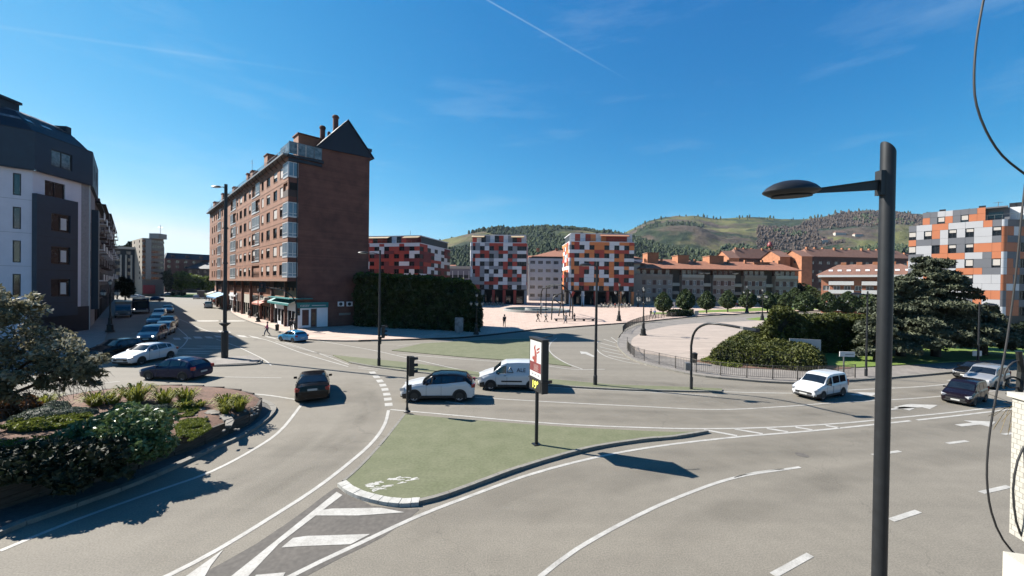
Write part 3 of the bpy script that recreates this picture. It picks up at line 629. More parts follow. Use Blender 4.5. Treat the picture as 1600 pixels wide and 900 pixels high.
CARS = {
 # L, W, H, wheelbase, wheel r, front axle x ; top profile (x from nose 0..1, z metres); belt profile ; windscreen x0..x1 ; rear glass x0..x1 ; side glass spans
 'hatch': dict(L=4.0, W=1.74, r=.31, fa=.20, ra=.81, top=[(0, .52), (.015, .66), (.06, .78), (.20, .92), (.29, 1.0), (.44, 1.40), (.52, 1.46), (.72, 1.44), (.86, 1.32), (.965, 1.0), (.99, .86), (1, .6)], belt=[(0, .6), (.2, .84), (.3, .90), (.6, .95), (.9, 1.0), (1, .7)], ws=(.30, .43), rw=(.875, .955), sw=[(.36, .55), (.565, .75), (.765, .85)], roof=.72),
 'suv': dict(L=4.2, W=1.8, r=.35, fa=.19, ra=.80, top=[(0, .6), (.015, .8), (.06, .92), (.2, 1.04), (.28, 1.10), (.42, 1.50), (.52, 1.58), (.74, 1.56), (.88, 1.46), (.96, 1.12), (.99, .95), (1, .65)], belt=[(0, .7), (.2, .96), (.3, 1.0), (.6, 1.06), (.88, 1.18), (1, .8)], ws=(.29, .41), rw=(.89, .95), sw=[(.355, .54), (.555, .74), (.755, .84)], roof=.72),
 'sedan': dict(L=4.5, W=1.8, r=.32, fa=.18, ra=.79, top=[(0, .5), (.015, .66), (.06, .78), (.2, .90), (.29, .96), (.42, 1.36), (.5, 1.43), (.66, 1.42), (.74, 1.36), (.86, 1.06), (.90, 1.05), (.985, 1.0), (1, .66)], belt=[(0, .6), (.2, .84), (.3, .88), (.6, .92), (.86, .98), (1, .8)], ws=(.30, .41), rw=(.755, .855), sw=[(.36, .53), (.545, .70), (.71, .77)], roof=.72),
 'van': dict(L=4.4, W=1.85, r=.33, fa=.19, ra=.80, top=[(0, .6), (.015, .82), (.05, .94), (.16, 1.10), (.22, 1.18), (.35, 1.68), (.42, 1.80), (.6, 1.84), (.95, 1.82), (.985, 1.72), (.995, 1.1), (1, .6)], belt=[(0, .7), (.16, 1.0), (.24, 1.06), (.5, 1.1), (1, 1.14)], ws=(.23, .34), rw=(2, 2), sw=[(.27, .42)], roof=.86),
 'mpv': dict(L=4.36, W=1.78, r=.33, fa=.19, ra=.80, top=[(0, .58), (.015, .78), (.05, .90), (.18, 1.06), (.25, 1.12), (.38, 1.62), (.46, 1.74), (.6, 1.78), (.93, 1.74), (.97, 1.62), (.995, 1.05), (1, .6)], belt=[(0, .7), (.2, .98), (.3, 1.02), (.6, 1.06), (1, 1.10)], ws=(.26, .375), rw=(.972, .99), sw=[(.31, .47), (.50, .70), (.72, .90)], roof=.84),
 'smallvan': dict(L=4.1, W=1.75, r=.31, fa=.2, ra=.8, top=[(0, .6), (.02, .8), (.06, .92), (.2, 1.02), (.27, 1.08), (.4, 1.5), (.46, 1.6), (.55, 1.76), (.94, 1.74), (.98, 1.64), (.995, 1.1), (1, .6)], belt=[(0, .7), (.2, .94), (.3, .98), (1, 1.05)], ws=(.28, .39), rw=(.975, .993), sw=[(.33, .46)], roof=.84),
}
_cm = {}
def car_mesh(kind):
    if kind in _cm: return _cm[kind]
    c = CARS[kind]; L_, W = c['L'], c['W']; hw = W / 2
    xs = sorted({i / 40 for i in range(41)} | {p[0] for p in c['top']} | {.005, .03, .97, .985, .995} | set(c['ws']) | set(q for q in c['rw'] if q <= 1))
    def plan(x):   # half width in plan, rounded at both ends
        e = max(0, min(1, x / .10)); f = max(0, min(1, (1 - x) / .07))
        return hw * (.80 + .20 * math.sin(e * PI / 2) ** .6) * (.87 + .13 * math.sin(f * PI / 2) ** .6)
    def ring(x):
        t = lerp_prof(c['top'], x); b = min(lerp_prof(c['belt'], x), t - .03); w_ = plan(x)
        cab = max(0, min(1, (t - b - .05) / .35)); wr = w_ * (.93 - (.93 - c['roof']) * cab)
        zb = .20 + (.06 if x < .03 or x > .97 else 0)
        if x < .03 or x > .985: zb += .02
        arch = 0
        pts = [(0, zb), (w_ * .90, zb), (w_ * .975, zb + .07), (w_, zb + (b - zb) * .55), (w_ * .995, zb + (b - zb) * .75), (w_ * .965, b - .015), (w_ * .95, b)]
        if cab > .02: pts += [(wr + (w_ * .95 - wr) * .12, b + (t - b) * .80), (wr * .955, t - .035), (wr * .72, t - .005)]
        else: pts += [(w_ * .93, b + (t - b) * .4), (w_ * .85, t - .01), (w_ * .6, t)]
        pts.append((0, t + .012)); return pts
    rings = [ring(x) for x in xs]; m = len(rings[0]); mb = MB()
    for sgn in (1, -1):
        o = len(mb.v)
        for x, rg in zip(xs, rings):
            for (y, z) in rg: mb.v.append((L_ * (.5 - x), sgn * y, z))
        for i in range(len(xs) - 1):
            for k in range(m - 1):
                f = (o + i * m + k, o + (i + 1) * m + k, o + (i + 1) * m + k + 1, o + i * m + k + 1)
                mb.f.append(f if sgn < 0 else f[::-1]); mb.m.append(0)
        for i, fl in ((0, 0), (len(xs) - 1, 1)):
            f = tuple(o + i * m + k for k in range(m)); mb.f.append(f if (sgn > 0) == bool(fl) else f[::-1]); mb.m.append(0)
    P = {}
    body = bpy.data.meshes.new('car_body'); body.from_pydata(mb.v, [], mb.f)
    import bmesh
    bm = bmesh.new(); bm.from_mesh(body); bmesh.ops.remove_doubles(bm, verts=bm.verts, dist=.0005); bmesh.ops.recalc_face_normals(bm, faces=bm.faces)
    # wheel arches: cut away the side faces round the axles
    bm.to_mesh(body); bm.free()
    P['body'] = body
    def side(x, v, sgn, off=.012):   # v 0 at belt, 1 at the roof edge
        rg = ring(x); (y0, z0), (y1, z1) = rg[6], rg[7]
        return Vector((L_ * (.5 - x), sgn * (y0 + (y1 - y0) * v + off), z0 + (z1 - z0) * v))
    for i, (a, b) in enumerate(c['sw']):
        for sgn in (1, -1):
            q = MB(); N = 6; top = [];
            vs = [side(a + (b - a) * k / N, .08, sgn) for k in range(N + 1)] + [side(a + (b - a) * k / N, .97, sgn) for k in range(N + 1)]
            # front edge leans with the windscreen
            t0 = lerp_prof(c['top'], a); slope = 0
            q.add(vs, [((k, k + 1, N + 2 + k, N + 1 + k) if sgn < 0 else (k + 1, k, N + 1 + k, N + 2 + k))[::-1] for k in range(N)])
            P.setdefault('side_window', []).append(q)
    def over(x, u, off=.012):         # point on the upper surface, u -1..1 across
        rg = ring(x); y8, z8 = rg[8]; yy = u * y8 * .97; zt = rg[-1][1]; z = zt + (z8 - zt) * (abs(u) ** 3)
        return Vector((L_ * (.5 - x), yy, z))
    for key, nm in (('ws', 'windscreen'), ('rw', 'rear_window')):
        a, b = c[key]
        if a > 1: continue
        q = MB(); N = 8; M_ = 4; vs = []
        xa = [a + (b - a) * i / M_ for i in range(M_ + 1)]
        for i, x in enumerate(xa):
            dx = .01; n = (over(x + dx, 0) - over(x - dx, 0)); n = Vector((-n.z, 0, n.x)); n = n if n.z > 0 else -n; n.normalize()
            for k in range(N + 1): vs.append(over(x, -1 + 2 * k / N) + n * .014)
        q.add(vs, [(i * (N + 1) + k, i * (N + 1) + k + 1, (i + 1) * (N + 1) + k + 1, (i + 1) * (N + 1) + k) for i in range(M_) for k in range(N)])
        P[nm] = q
    c['plan'] = plan; c['ring'] = ring
    _cm[kind] = P; return P
_wh = {}
def wheel_meshes(r, style=0):
    k = (round(r, 2), style)
    if k in _wh: return _wh[k]
    ty = MB(); n = 22; prof = [(r * .62, -.095), (r * .93, -.10), (r, -.07), (r, .07), (r * .93, .10), (r * .62, .095)]; vs = []
    for (rr, y) in prof:
        for i in range(n): t = 2 * PI * i / n; vs.append((rr * math.cos(t), y, rr * math.sin(t)))
    ty.add(vs, [(a * n + i, a * n + (i + 1) % n, (a + 1) * n + (i + 1) % n, (a + 1) * n + i) for a in range(5) for i in range(n)])
    rm = MB().xcyl((0, 0, 0), r * .63, .12, 20, 1); ns = 5 if style == 0 else 7
    for s in (1, -1):
        for i in range(ns):
            t = 2 * PI * i / ns; wd = .045 if style == 0 else .03
            rm.box((math.cos(t) * r * .34, s * .068, math.sin(t) * r * .34), (r * .56, .02, wd * (1.3 if style == 0 else 1)), 0, ry=-t)
        rm.xcyl((0, s * .07, 0), r * .15, .03, 12, 0)
        vs = []; 
        for rr in (r * .56, r * .64):
            for i in range(20): t = 2 * PI * i / 20; vs.append((rr * math.cos(t), s * .072, rr * math.sin(t)))
        rm.add(vs, [(i, (i + 1) % 20, 20 + (i + 1) % 20, 20 + i) for i in range(20)], 0)
    _wh[k] = (ty.mesh('tyre', M_rubber, 30), rm.mesh('rim', [M_rim, M_black], 0)); return _wh[k]
def car(kind, px, head, label, color, scale=1.0, group=None, cat='car', roofc=None, name='parked_car', rstyle=0, lights=False, detail=True, cladding=False, pos=None):
    """head: world heading in degrees of the nose; px: photo point of the middle of the car on the road"""
    c = CARS[kind]; P = car_mesh(kind); L_, W, r = c['L'], c['W'], c['r']
    p = pos or G(*px); t = thing(name, label, cat, (p.x, p.y, 0), math.radians(head), group); t.scale = (scale,) * 3
    b = P['body'].copy(); b.materials.clear(); b.materials.append(color); b.materials.append(roofc or color); b.materials.append(M_black)
    # roof and lower-sill materials by height
    for f in b.polygons:
        x = .5 - f.center.x / L_
        if roofc and x > c['ws'][0] + .01 and f.center.z > lerp_prof(c['belt'], x) + .06: f.material_index = 1
        if f.center.z < (.42 if cladding else .27): f.material_index = 2
    b.polygons.foreach_set('use_smooth', [True] * len(b.polygons)); b.set_sharp_from_angle(angle=math.radians(38)); link('body', b, t)
    for q in P['side_window']: link('side_window', q.mesh('side_window', M_cglass, 0), t)
    for nm in ('windscreen', 'rear_window'):
        if nm in P: link(nm, P[nm].mesh(nm, M_cglass, 40), t)
    tm, rm = wheel_meshes(r, rstyle)
    for ax in (c['fa'], c['ra']):
        for s in (1, -1):
            x = L_ * (.5 - ax); y = s * (c['plan'](ax) - .085)
            wl = link('wheel', tm, t, (x, y, r)); link('rim', rm, wl)
            # arch: dark recess ring on the body side
            a = MB(); n = 14; vs = []
            for rr, yy in ((0, 0), (r * 1.2, 0)):
                for i in range(n + 1): th = PI * i / n; vs.append((x + rr * math.cos(th), s * (c['plan'](ax) + .004), r + rr * math.sin(th)))
            fs = [(i, i + 1, n + 2 + i, n + 1 + i) for i in range(n)]
            # short skirt closing the arch down to the sill
            a.add(vs, fs).box((x, s * (c['plan'](ax) + .001), r - .05), (r * 2.4, .008, .12)); a.build('wheel_arch', M_black, t)
    w0 = c['plan'](.03); zt = lerp_prof(c['top'], .03)
    for s in (1, -1):
        hl = MB().box((L_ * .5 - .16, s * (w0 * .80), zt - .10), (.30, .30, .15), rz=-s * .45, ry=.25); hl.build('headlight', M_lamp, t)
        zr = lerp_prof(c['belt'], .93) - .08; wr = c['plan'](.975)
        tall = kind in ('van', 'mpv', 'smallvan')
        MB().box((-L_ * .5 + .10, s * (wr * .90), zr if not tall else zr), (.20, .22, .20 if not tall else .42), rz=s * .25).build('tail_light', M_red, t)
        mx_ = L_ * (.5 - (c['ws'][0] + .075)); mb = MB().box((mx_, s * (W / 2 + .09), lerp_prof(c['belt'], .36) + .07), (.10, .17, .12), rz=-s * .2); mb.build('wing_mirror', roofc or (M_black if kind in ('van', 'mpv', 'smallvan') else color), t)
    MB().box((L_ * .5 - .01, 0, .50), (.06, w0 * 1.3, .16)).box((L_ * .5 - .005, 0, .33), (.06, w0 * 1.5, .10)).build('grille', M_black, t)
    MB().box((L_ * .5 + .015, 0, .42), (.03, .5, .11)).build('number_plate', M_plate, t)
    zp = .86 if kind in ('hatch', 'sedan', 'suv') else .62
    if kind == 'hatch': zp = .62
    MB().box((-L_ * .5 - .012, 0, zp - .06), (.03, .5, .11)).build('number_plate', M_plate, t)
    if detail:
        for (a, bb) in c['sw'][:2]:
            for s in (1, -1):
                x = L_ * (.5 - bb + .02); MB().box((x, s * (c['plan'](bb) + .008), lerp_prof(c['belt'], bb) - .11), (.16, .025, .03)).build('door_handle', color if kind != 'van' else M_black, t)
        for s in (1, -1):
            for (a, bb) in c['sw'][:2]:
                for xx in (a - .005, bb + .01):
                    if c['fa'] + .07 < xx < c['ra'] - .05: MB().box((L_ * (.5 - xx), s * (c['plan'](xx) + .001), .62), (.012, .006, .62)).build('door_gap', M_black, t)
    if cladding:
        for s in (1, -1): MB().box((0, s * (W / 2 + .004), .34), (L_ * .42, .02, .12)).build('sill_cladding', M_black, t)
    if lights:
        for s in (1, -1): MB().box((L_ * .5 + .01, s * w0 * .7, zt - .12), (.03, .14, .08)).build('lit_headlamp', mat('lit_headlamp', (1, .95, .85), emit=6, var=0), t)
    return t
car('hatch', (276, 590.5), 176, 'dark navy blue hatchback crossing in front of the white hatchback, chrome wheels', P_navy, 1.02, name='hatchback')
car('hatch', (228, 565), 268, 'white hatchback waiting behind the dark navy one', P_white, 1.06, name='hatchback')
car('hatch', (181, 557), 268, 'black hatchback in the shade left of the white hatchback', P_black, 1.08, name='hatchback')
car('mpv', (238, 532), 298, 'slate blue people carrier with lit headlamps behind the white hatchback', P_slate, 1.0, name='people_carrier', lights=True)
car('mpv', (257, 522), 300, 'silver car half hidden behind the slate blue people carrier', P_silver, .9, name='estate_car')
car('suv', (262, 512.5), 305, 'dark grey off-roader waiting in the shaded queue', P_grey, 1.1, name='off_road_car')
car('suv', (244, 507.5), 303, 'slate grey crossover left of the dark grey off-roader in the queue', P_slate, 1.0, name='crossover_car')
car('mpv', (249, 496.5), 305, 'silver people carrier farther back in the shaded queue', P_silver, .95, name='people_carrier')
car('hatch', (262, 488.5), 308, 'small blue-grey hatchback at the back of the shaded queue', P_slate, 1.1, name='hatchback')
car('sedan', (240, 471), 225, 'dark saloon far down the street near the roundabout lawn', P_navy, 1.1, name='saloon_car', detail=False)
car('sedan', (212, 466.5), 185, 'pale car passing far down the street below the red shop front', P_silver, 1.1, name='saloon_car', detail=False)
car('sedan', (262, 463), 200, 'green-grey car on the far side of the roundabout lawn', P_grey, 1.1, name='saloon_car', detail=False)
car('smallvan', (325.5, 481), 128, 'small white van driving away in the sun, seen from behind', P_white, 1.0, cat='van', name='small_van')
car('hatch', (307, 467), 128, 'grey hatchback in the sun beyond the small white van', P_silver, 1.1, name='hatchback', detail=False)
car('hatch', (457.5, 533), 152, 'light blue small hatchback turning by the corner shop', P_sky, .9, name='hatchback')
car('sedan', (489, 615), 116, 'black saloon seen from behind with red tail lamps', P_black, 1.0, name='saloon_car')
car('suv', (686, 622), 184, 'white crossover with black roof beside the traffic light', P_white, 1.02, roofc=P_black, name='crossover_car', cladding=True)
van = car('van', (799, 605), 180.5, 'white panel van with black lower bumper, half behind the advertising totem', P_white, 1.0, cat='van', name='panel_van', cladding=True)
car('mpv', (1281, 618), 206, 'white passenger van with dark windows driving left of the tall near lamp post', P_white, .86, cat='van', name='passenger_van', cladding=True)
car('mpv', (1507, 627), 208, 'dark maroon people carrier beside the lane arrow', P_maroon, .76, name='people_carrier')
car('mpv', (1541, 602), 205, 'silver estate car behind the dark maroon people carrier', P_silver, .84, name='estate_car')
car('hatch', (1526, 591), 200, 'dark car partly hidden behind the silver estate car', P_black, .9, name='hatchback')
# lettering and triangle badge on the panel van
tm = textmesh('ALE', .36, .003); tm.materials.append(mat('van_lettering', (.06, .06, .07), var=0)); o = link('lettering', tm, van); o.rotation_euler = (PI / 2, 0, 0)
pf = CARS['van']['W'] / 2
o.rotation_euler = (math.radians(82), 0, PI); o.location = (-.62, pf - .02, 1.34); o.scale = (1, 1, 1)
mb = MB()
for a, b in (((-.2, 0), (0, .34)), ((0, .34), (.2, 0)), ((.2, 0), (-.2, 0))):
    mb.tube([(a[0], 0, a[1]), (b[0], 0, b[1])], .026, 4)
o = mb.build('badge', M_steel, van); o.location = (.1, pf - .005, 1.2); o.rotation_euler = (math.radians(-8), 0, PI)
MB().box((0, pf + .012, .62), (1.35, .02, .09)).build('side_strip', M_black, van)
# truck and bus down the street
def box_truck(px, head, label, body, cab, name, cat, Ln, Wd, Ht, cabl=1.6, sc_=1.0):
    p = G(*px); t = thing(name, label, cat, (p.x, p.y, 0), math.radians(head))
    MB().b2(-Ln / 2, Ln / 2 - cabl, -Wd / 2, Wd / 2, .75, Ht).build('cargo_box', body, t)
    cb = MB().add([(Ln / 2 - cabl + .05, y, z) for y in (-Wd / 2 + .05, Wd / 2 - .05) for z in (.5, Ht * .82)] + [(Ln / 2, y, z) for y in (-Wd / 2 + .05, Wd / 2 - .05) for z in (.5, 1.3)] + [(Ln / 2 - .35, y, Ht * .82) for y in (-Wd / 2 + .1, Wd / 2 - .1)],
                  [(0, 1, 8, 5, 4), (2, 6, 7, 9, 3), (1, 3, 9, 8), (4, 5, 7, 6), (5, 8, 9, 7), (0, 2, 3, 1), (0, 4, 6, 2)]); cb.build('cab', cab, t)
    MB().add([(Ln / 2 + .01, -Wd * .42, 1.35), (Ln / 2 + .01, Wd * .42, 1.35), (Ln / 2 - .33, Wd * .4, Ht * .79), (Ln / 2 - .33, -Wd * .4, Ht * .79)], [(0, 1, 2, 3)]).build('windscreen', M_cglass, t)
    MB().b2(-Ln / 2, Ln / 2, -.4, .4, .5, .76).build('chassis', M_black, t)
    tm, rm = wheel_meshes(.42)
    for x in (Ln / 2 - .9, -Ln / 2 + 1.1):
        for s in (1, -1): wl = link('wheel', tm, t, (x, s * (Wd / 2 - .12), .42)); link('rim', rm, wl)
    for s in (1, -1): MB().box((Ln / 2 + .01, s * Wd * .36, .85), (.05, .3, .16)).build('headlight', M_lamp, t)
    return t
box_truck((314, 466.5), 128, 'brown box lorry parked at the kerb beyond the small white van', P_brown, P_grey, 'box_lorry', 'lorry', 7, 2.3, 3.1)
box_truck((193, 495), 313, 'dark delivery lorry parked in deep shade under the street tree', P_grey, P_slate, 'delivery_lorry', 'lorry', 5.5, 2.2, 2.9)
# city bus coming down the shaded lane
p = G(221, 488); bus = thing('city_bus', 'dark blue city bus with wide windscreen coming down the shaded lane', 'bus', (p.x, p.y, 0), math.radians(312))
MB().b2(-5, 4.9, -1.25, 1.25, .35, 3.05).b2(4.9, 5.02, -1.2, 1.2, .4, 2.95).build('body', P_navy, bus)
MB().b2(5.03, 5.05, -1.1, 1.1, 1.15, 2.4).build('windscreen', M_cglass, bus)
MB().b2(5.03, 5.06, -.9, .9, 2.5, 2.8).build('destination_board', M_black, bus)
for i in range(5):
    for s in (1, -1): MB().b2(-4.6 + i * 1.85, -3.0 + i * 1.85, s * 1.255, s * 1.27, 1.2, 2.4).build('side_window', M_cglass, bus)
MB().b2(5.03, 5.08, -1.15, 1.15, .4, .8).build('bumper', P_silver, bus)
tm, rm = wheel_meshes(.45)
for x in (-3, 3.2):
    for s in (1, -1): wl = link('wheel', tm, bus, (x, s * 1.18, .45)); link('rim', rm, wl)
for s in (1, -1): MB().box((5.06, s * .95, .95), (.05, .3, .14)).build('headlight', M_lamp, bus)
MB().box((5.09, -.95, .95), (.03, .14, .1)).build('lit_headlamp', mat('lit_headlamp', (1, .95, .85), emit=6, var=0), bus)
# ================================================================ buildings
def win_mesh(w_, h, key, nm=1, glass=M_glass, fr=M_frame, ft=.06, rail=None):
    """window lying in the y=0 plane facing -y, origin at lower left"""
    k = (round(w_, 2), round(h, 2), key, nm, rail)
    if k in _wm: return _wm[k]
    mb = MB()
    mb.b2(0, w_, .03, .05, 0, h, 1)
    for a, b, c, d in ((0, ft, 0, h), (w_ - ft, w_, 0, h), (ft, w_ - ft, 0, ft), (ft, w_ - ft, h - ft, h)): mb.b2(a, b, -.02, .028, c, d, 0)
    for i in range(1, nm + 1): x = w_ * i / (nm + 1); mb.b2(x - ft * .4, x + ft * .4, -.015, .028, ft, h - ft, 0)
    if rail: mb.b2(ft, w_ - ft, -.016, .028, rail - ft * .4, rail + ft * .4, 0)
    _wm[k] = mb.mesh('window', [fr, glass]); return _wm[k]
_wm = {}
def wref(P, u_, n_, face, W=0, D=0): pass
def place(par, me, name, x, y, z, rz=0, label=None):
    o = link(name, me, par, (x, y, z), rz)
    if label: o['label'] = label
    return o

# ---------------------------------------------------------------- the brown brick block on the corner
A = G(464, 515); ang = math.atan2(-.71, .704)
bb = thing('brick_apartment_block', 'long brown brick apartment block with shops below and a dark blank gable end', 'building', (A.x, A.y, 0.1), ang)
Mi = tf(bb).inverted()
def loc(px, py, plane_y=None, plane_x=None, par=None):
    """photo point -> building coordinates on the plane y=const or x=const"""
    Mv = Mi if par is None else tf(par).inverted()
    o = Mv @ Vector((0, 0, H)); d = Mv.to_3x3() @ ray(px, py)
    t = (plane_y - o.y) / d.y if plane_y is not None else (plane_x - o.x) / d.x
    return o + d * t
OVH = 1.3
yF = -OVH
def bx(px, py=300): return loc(px, py, plane_y=yF).x
zt = loc(452, 242, plane_y=yF).z; zo = loc(452, 439.5, plane_y=yF).z      # cornice, underside of overhang
xe = 0.0; xl = bx(328)
w_e = loc(576, 400, plane_x=0).y                                             # end wall length
print('brick block', zt, zo, xl, w_e)
zr = [loc(448, y, plane_y=yF).z for y in (431, 398, 368, 340, 307, 275)]; zs = [loc(448, y, plane_y=yF).z for y in (408, 378, 346, 315, 286, 252)]
pitch = (zr[5] - zr[0]) / 5; zr = [zr[0] + pitch * i for i in range(6)]; hW = 1.55
wins = [(437.3, 442), (427.3, 433), (416.7, 422), (408.7, 412), (389, 392), (381.3, 385.3), (374.7, 378.4), (370, 372), (349.8, 352), (346.8, 348.4), (338, 339.3), (335, 336.4), (331.7, 333.3)]
bals = [(394, 406), (360.7, 369), (340.7, 345.6)]
W_ = [tuple(sorted((bx(a), bx(b)))) for a, b in wins]; B_ = [tuple(sorted((bx(a), bx(b)))) for a, b in bals]
cb0 = bx(442.5); cb1 = xe
holes = []
for i in range(6):
    for a, b in W_: holes.append((a, b, zr[i] + .1, zr[i] + .1 + hW))
    for a, b in B_: holes.append((a, b, zr[i] - .15, zr[i] + 1.9))
    holes.append((cb0, cb1 - .3, zr[i] - .1, zr[i] + 1.95))
wl = MB(); wl.wall(xl, xe, zo, zt, holes, .22, 0, 0, yF)
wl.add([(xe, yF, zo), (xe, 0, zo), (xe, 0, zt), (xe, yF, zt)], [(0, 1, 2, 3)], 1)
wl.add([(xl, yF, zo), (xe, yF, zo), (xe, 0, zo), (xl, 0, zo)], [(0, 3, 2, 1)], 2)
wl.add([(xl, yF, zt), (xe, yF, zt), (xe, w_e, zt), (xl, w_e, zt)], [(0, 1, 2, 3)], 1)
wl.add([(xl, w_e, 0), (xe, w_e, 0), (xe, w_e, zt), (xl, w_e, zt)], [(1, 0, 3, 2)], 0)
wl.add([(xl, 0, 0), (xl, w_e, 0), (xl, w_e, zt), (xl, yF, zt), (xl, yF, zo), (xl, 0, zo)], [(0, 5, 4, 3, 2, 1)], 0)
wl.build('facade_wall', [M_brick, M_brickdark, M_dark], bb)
for i in range(6):
    if i: MB().b2(xl, xe - .3, yF - .03, yF - .003, zr[i] - .75, zr[i] - .63).build('brick_band', M_brickpale, bb)
MB().b2(xl, xe, yF - .05, yF - .004, zo, zo + .35).build('brick_band', M_brickpale, bb)
for i in range(6):
    z0 = zr[i] + .1
    for j, (a, b) in enumerate(W_):
        wd = b - a; o = place(bb, win_mesh(wd, hW, 'br', 1 if wd > 1.2 else 0), 'window', a, yF + .12, z0)
        MB().b2(-.05, wd + .05, -.16, .0, -.08, 0).build('window_sill', M_brickpale, o)
        f = R.random()
        if f < .62:
            hb = R.choice([.25, .45, .55, .8, .9, 1.0]) * hW; k = ('bl', round(wd, 2), round(hb, 2))
            if k not in _wm: _wm[k] = MB().b2(.02, wd - .02, -.045, -.02, -hb, 0).mesh('blind', M_blind)
            link('blind', _wm[k], o, (0, 0, hW))
    for j, (a, b) in enumerate(B_):
        wd = b - a; hz = 2.05; st = [(0, 1), (1, 0), (1, 1), (0, 1), (0, 1), (0, 0)][(5 - i) % 6] if j == 0 else R.choice([(0, 1), (1, 1), (1, 0), (0, 1)])
        for h in (0, 1):
            x0 = a + wd * h / 2
            if st[h if j == 0 else h]:
                o = place(bb, win_mesh(wd / 2 - .02, hz, 'gl', 2, M_glassl, M_whitef, .09, .5), 'glazed_balcony', x0 + .01, yF - .06, zr[i] - .15)
            else:
                mb = MB()
                for q in range(7): mb.b2(wd / 2 * q / 7 + .02, wd / 2 * q / 7 + .05, -.02, .01, 0, .95)
                mb.b2(0, wd / 2, -.03, .02, .95, 1.0); mb.build('balcony_railing', M_frame, bb).location = (x0, yF + .02, zr[i] - .15)
                if R.random() < .6: MB().b2(x0 + .1, x0 + wd / 2 * .7, yF + .15, yF + .18, zr[i] + .9, zr[i] + 1.85).build('blind', M_blind, bb)
        if sum(st): MB().b2(a, b, yF - .08, yF - .004, zr[i] - .32, zr[i] - .16).build('balcony_slab', M_whitef, bb)
    # corner bay: glazed on both faces
    wd = cb1 - cb0; hz = 2.05; z1 = zr[i] - .1
    gl = i != 4
    if gl:
        place(bb, win_mesh(wd - .02, hz, 'cb', 3, M_glassb, M_whitef, .1, .55), 'corner_bay_window', cb0, yF - .05, z1)
        place(bb, win_mesh(OVH - .02, hz, 'cb2', 1, M_glassb, M_whitef, .09, .45 if i != 5 else None), 'corner_bay_window', xe + .05, yF, z1, PI / 2)
        MB().b2(cb0, cb1 + .05, yF - .06, yF - .004, z1 - .12, z1 - .002).b2(xe + .004, xe + .06, yF + .01, -.06, z1 - .12, z1 - .002).b2(xe - .1, xe + .055, yF - .055, yF + .06, z1, z1 + hz).build('bay_frame', M_whitef, bb)
    else:
        MB().b2(cb0, cb1 + .01, yF - .02, yF + .02, z1, z1 + .95).b2(xe + .004, xe + .02, yF + .06, -.1, z1, z1 + .95).build('balcony_panel', mat('brown_balcony_panel', (.07, .045, .04)), bb)
        MB().b2(xe + .004, xe + .02, yF + .2, -.15, z1 + .96, z1 + hz - .05).build('balcony_opening', M_dark, bb)
# cornice with a railing and the hooks under it
cor = MB().b2(xl - .3, xe + .1, yF - .75, yF + .6, zt, zt + .22); cor.build('cornice', M_steel, bb)
for i in range(int(-xl / 2.2)):
    x = -1.2 - 2.2 * i; MB().tube([(x, yF - .02, zt - .75), (x, yF - .38, zt - .5), (x, yF - .68, zt - .02)], .05, 5).build('cornice_bracket', M_frame, bb)
rl = MB()
for i in range(int(-xl / 1.2)): x = -.4 - 1.2 * i; rl.b2(x - .02, x + .02, yF - .42, yF - .38, zt + .22, zt + 1.0)
rl.b2(xl, xe, yF - .43, yF - .37, zt + 1.0, zt + 1.05).b2(xl, xe, yF - .42, yF - .38, zt + .6, zt + .63); rl.build('roof_railing', M_steel, bb)
# dark end wall, gable and terrace
ew = MB(); sA = loc(495, 228, plane_x=0); sP = loc(543, 190, plane_x=0); sB = loc(582, 246, plane_x=0); s0 = loc(503, 232, plane_x=0)
yA, zA, yP, zP, yB, zB = sA.y, sA.z, sP.y, sP.z, sB.y, sB.z; zw = loc(540, 240, plane_x=0).z
tL = loc(466, 244, plane_x=0).z
ew.add([(0, 0, 0), (0, w_e, 0), (0, w_e, zB - .1), (0, s0.y, zB - .1), (0, s0.y, tL), (0, 0, tL)], [(0, 1, 2, 3, 4, 5)])
ew.add([(-9, w_e, zt), (0, w_e, zt), (0, w_e, zB - .1), (-9, w_e, zB - .1)], [(0, 3, 2, 1)]).add([(0, s0.y, zt), (-9, s0.y, zt), (-9, s0.y, zB - .1), (0, s0.y, zB - .1)], [(0, 3, 2, 1)])
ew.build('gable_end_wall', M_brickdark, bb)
gz = zB - .3
g = MB(); 
def prof(x): return [(x, yA, zA - .2), (x, yB, zB - .2), (x, yP, zP)]
g.add(prof(.22) + prof(-1.6), [(0, 1, 2), (3, 5, 4), (0, 2, 5, 3), (1, 4, 5, 2), (0, 3, 4, 1)]); g.build('slate_gable', M_slate, bb)
e = MB()
for (a, b) in (((yA - .15, zA - .3), (yP, zP + .12)), ((yP, zP + .12), (yB + .15, zB - .3))):
    e.add([(x, a[0], a[1] + dz) for x in (-1.9, .4) for dz in (0, .16)] + [(x, b[0], b[1] + dz) for x in (-1.9, .4) for dz in (0, .16)], [(0, 1, 3, 2), (4, 6, 7, 5), (0, 4, 5, 1), (2, 3, 7, 6), (1, 5, 7, 3), (0, 2, 6, 4)])
e.build('gable_verge', M_navy2, bb)
MB().add([(x, y, z) for x in (-4.5, -1.7) for (y, z) in ((yA + 1.5, zA - .2), (yB - .1, zB - .2), (yP, zP - 1.6))], [(0, 1, 2), (3, 5, 4), (0, 2, 5, 3), (1, 4, 5, 2)]).build('rear_roof', M_slate, bb)
# dark dormer slab right of the gable
dq = loc(572, 226, plane_x=-2); MB().b2(-4.5, -1.7, dq.y - 1.2, dq.y + .9, dq.z - 1.1, dq.z - .6).build('dormer_roof', M_navy2, bb)
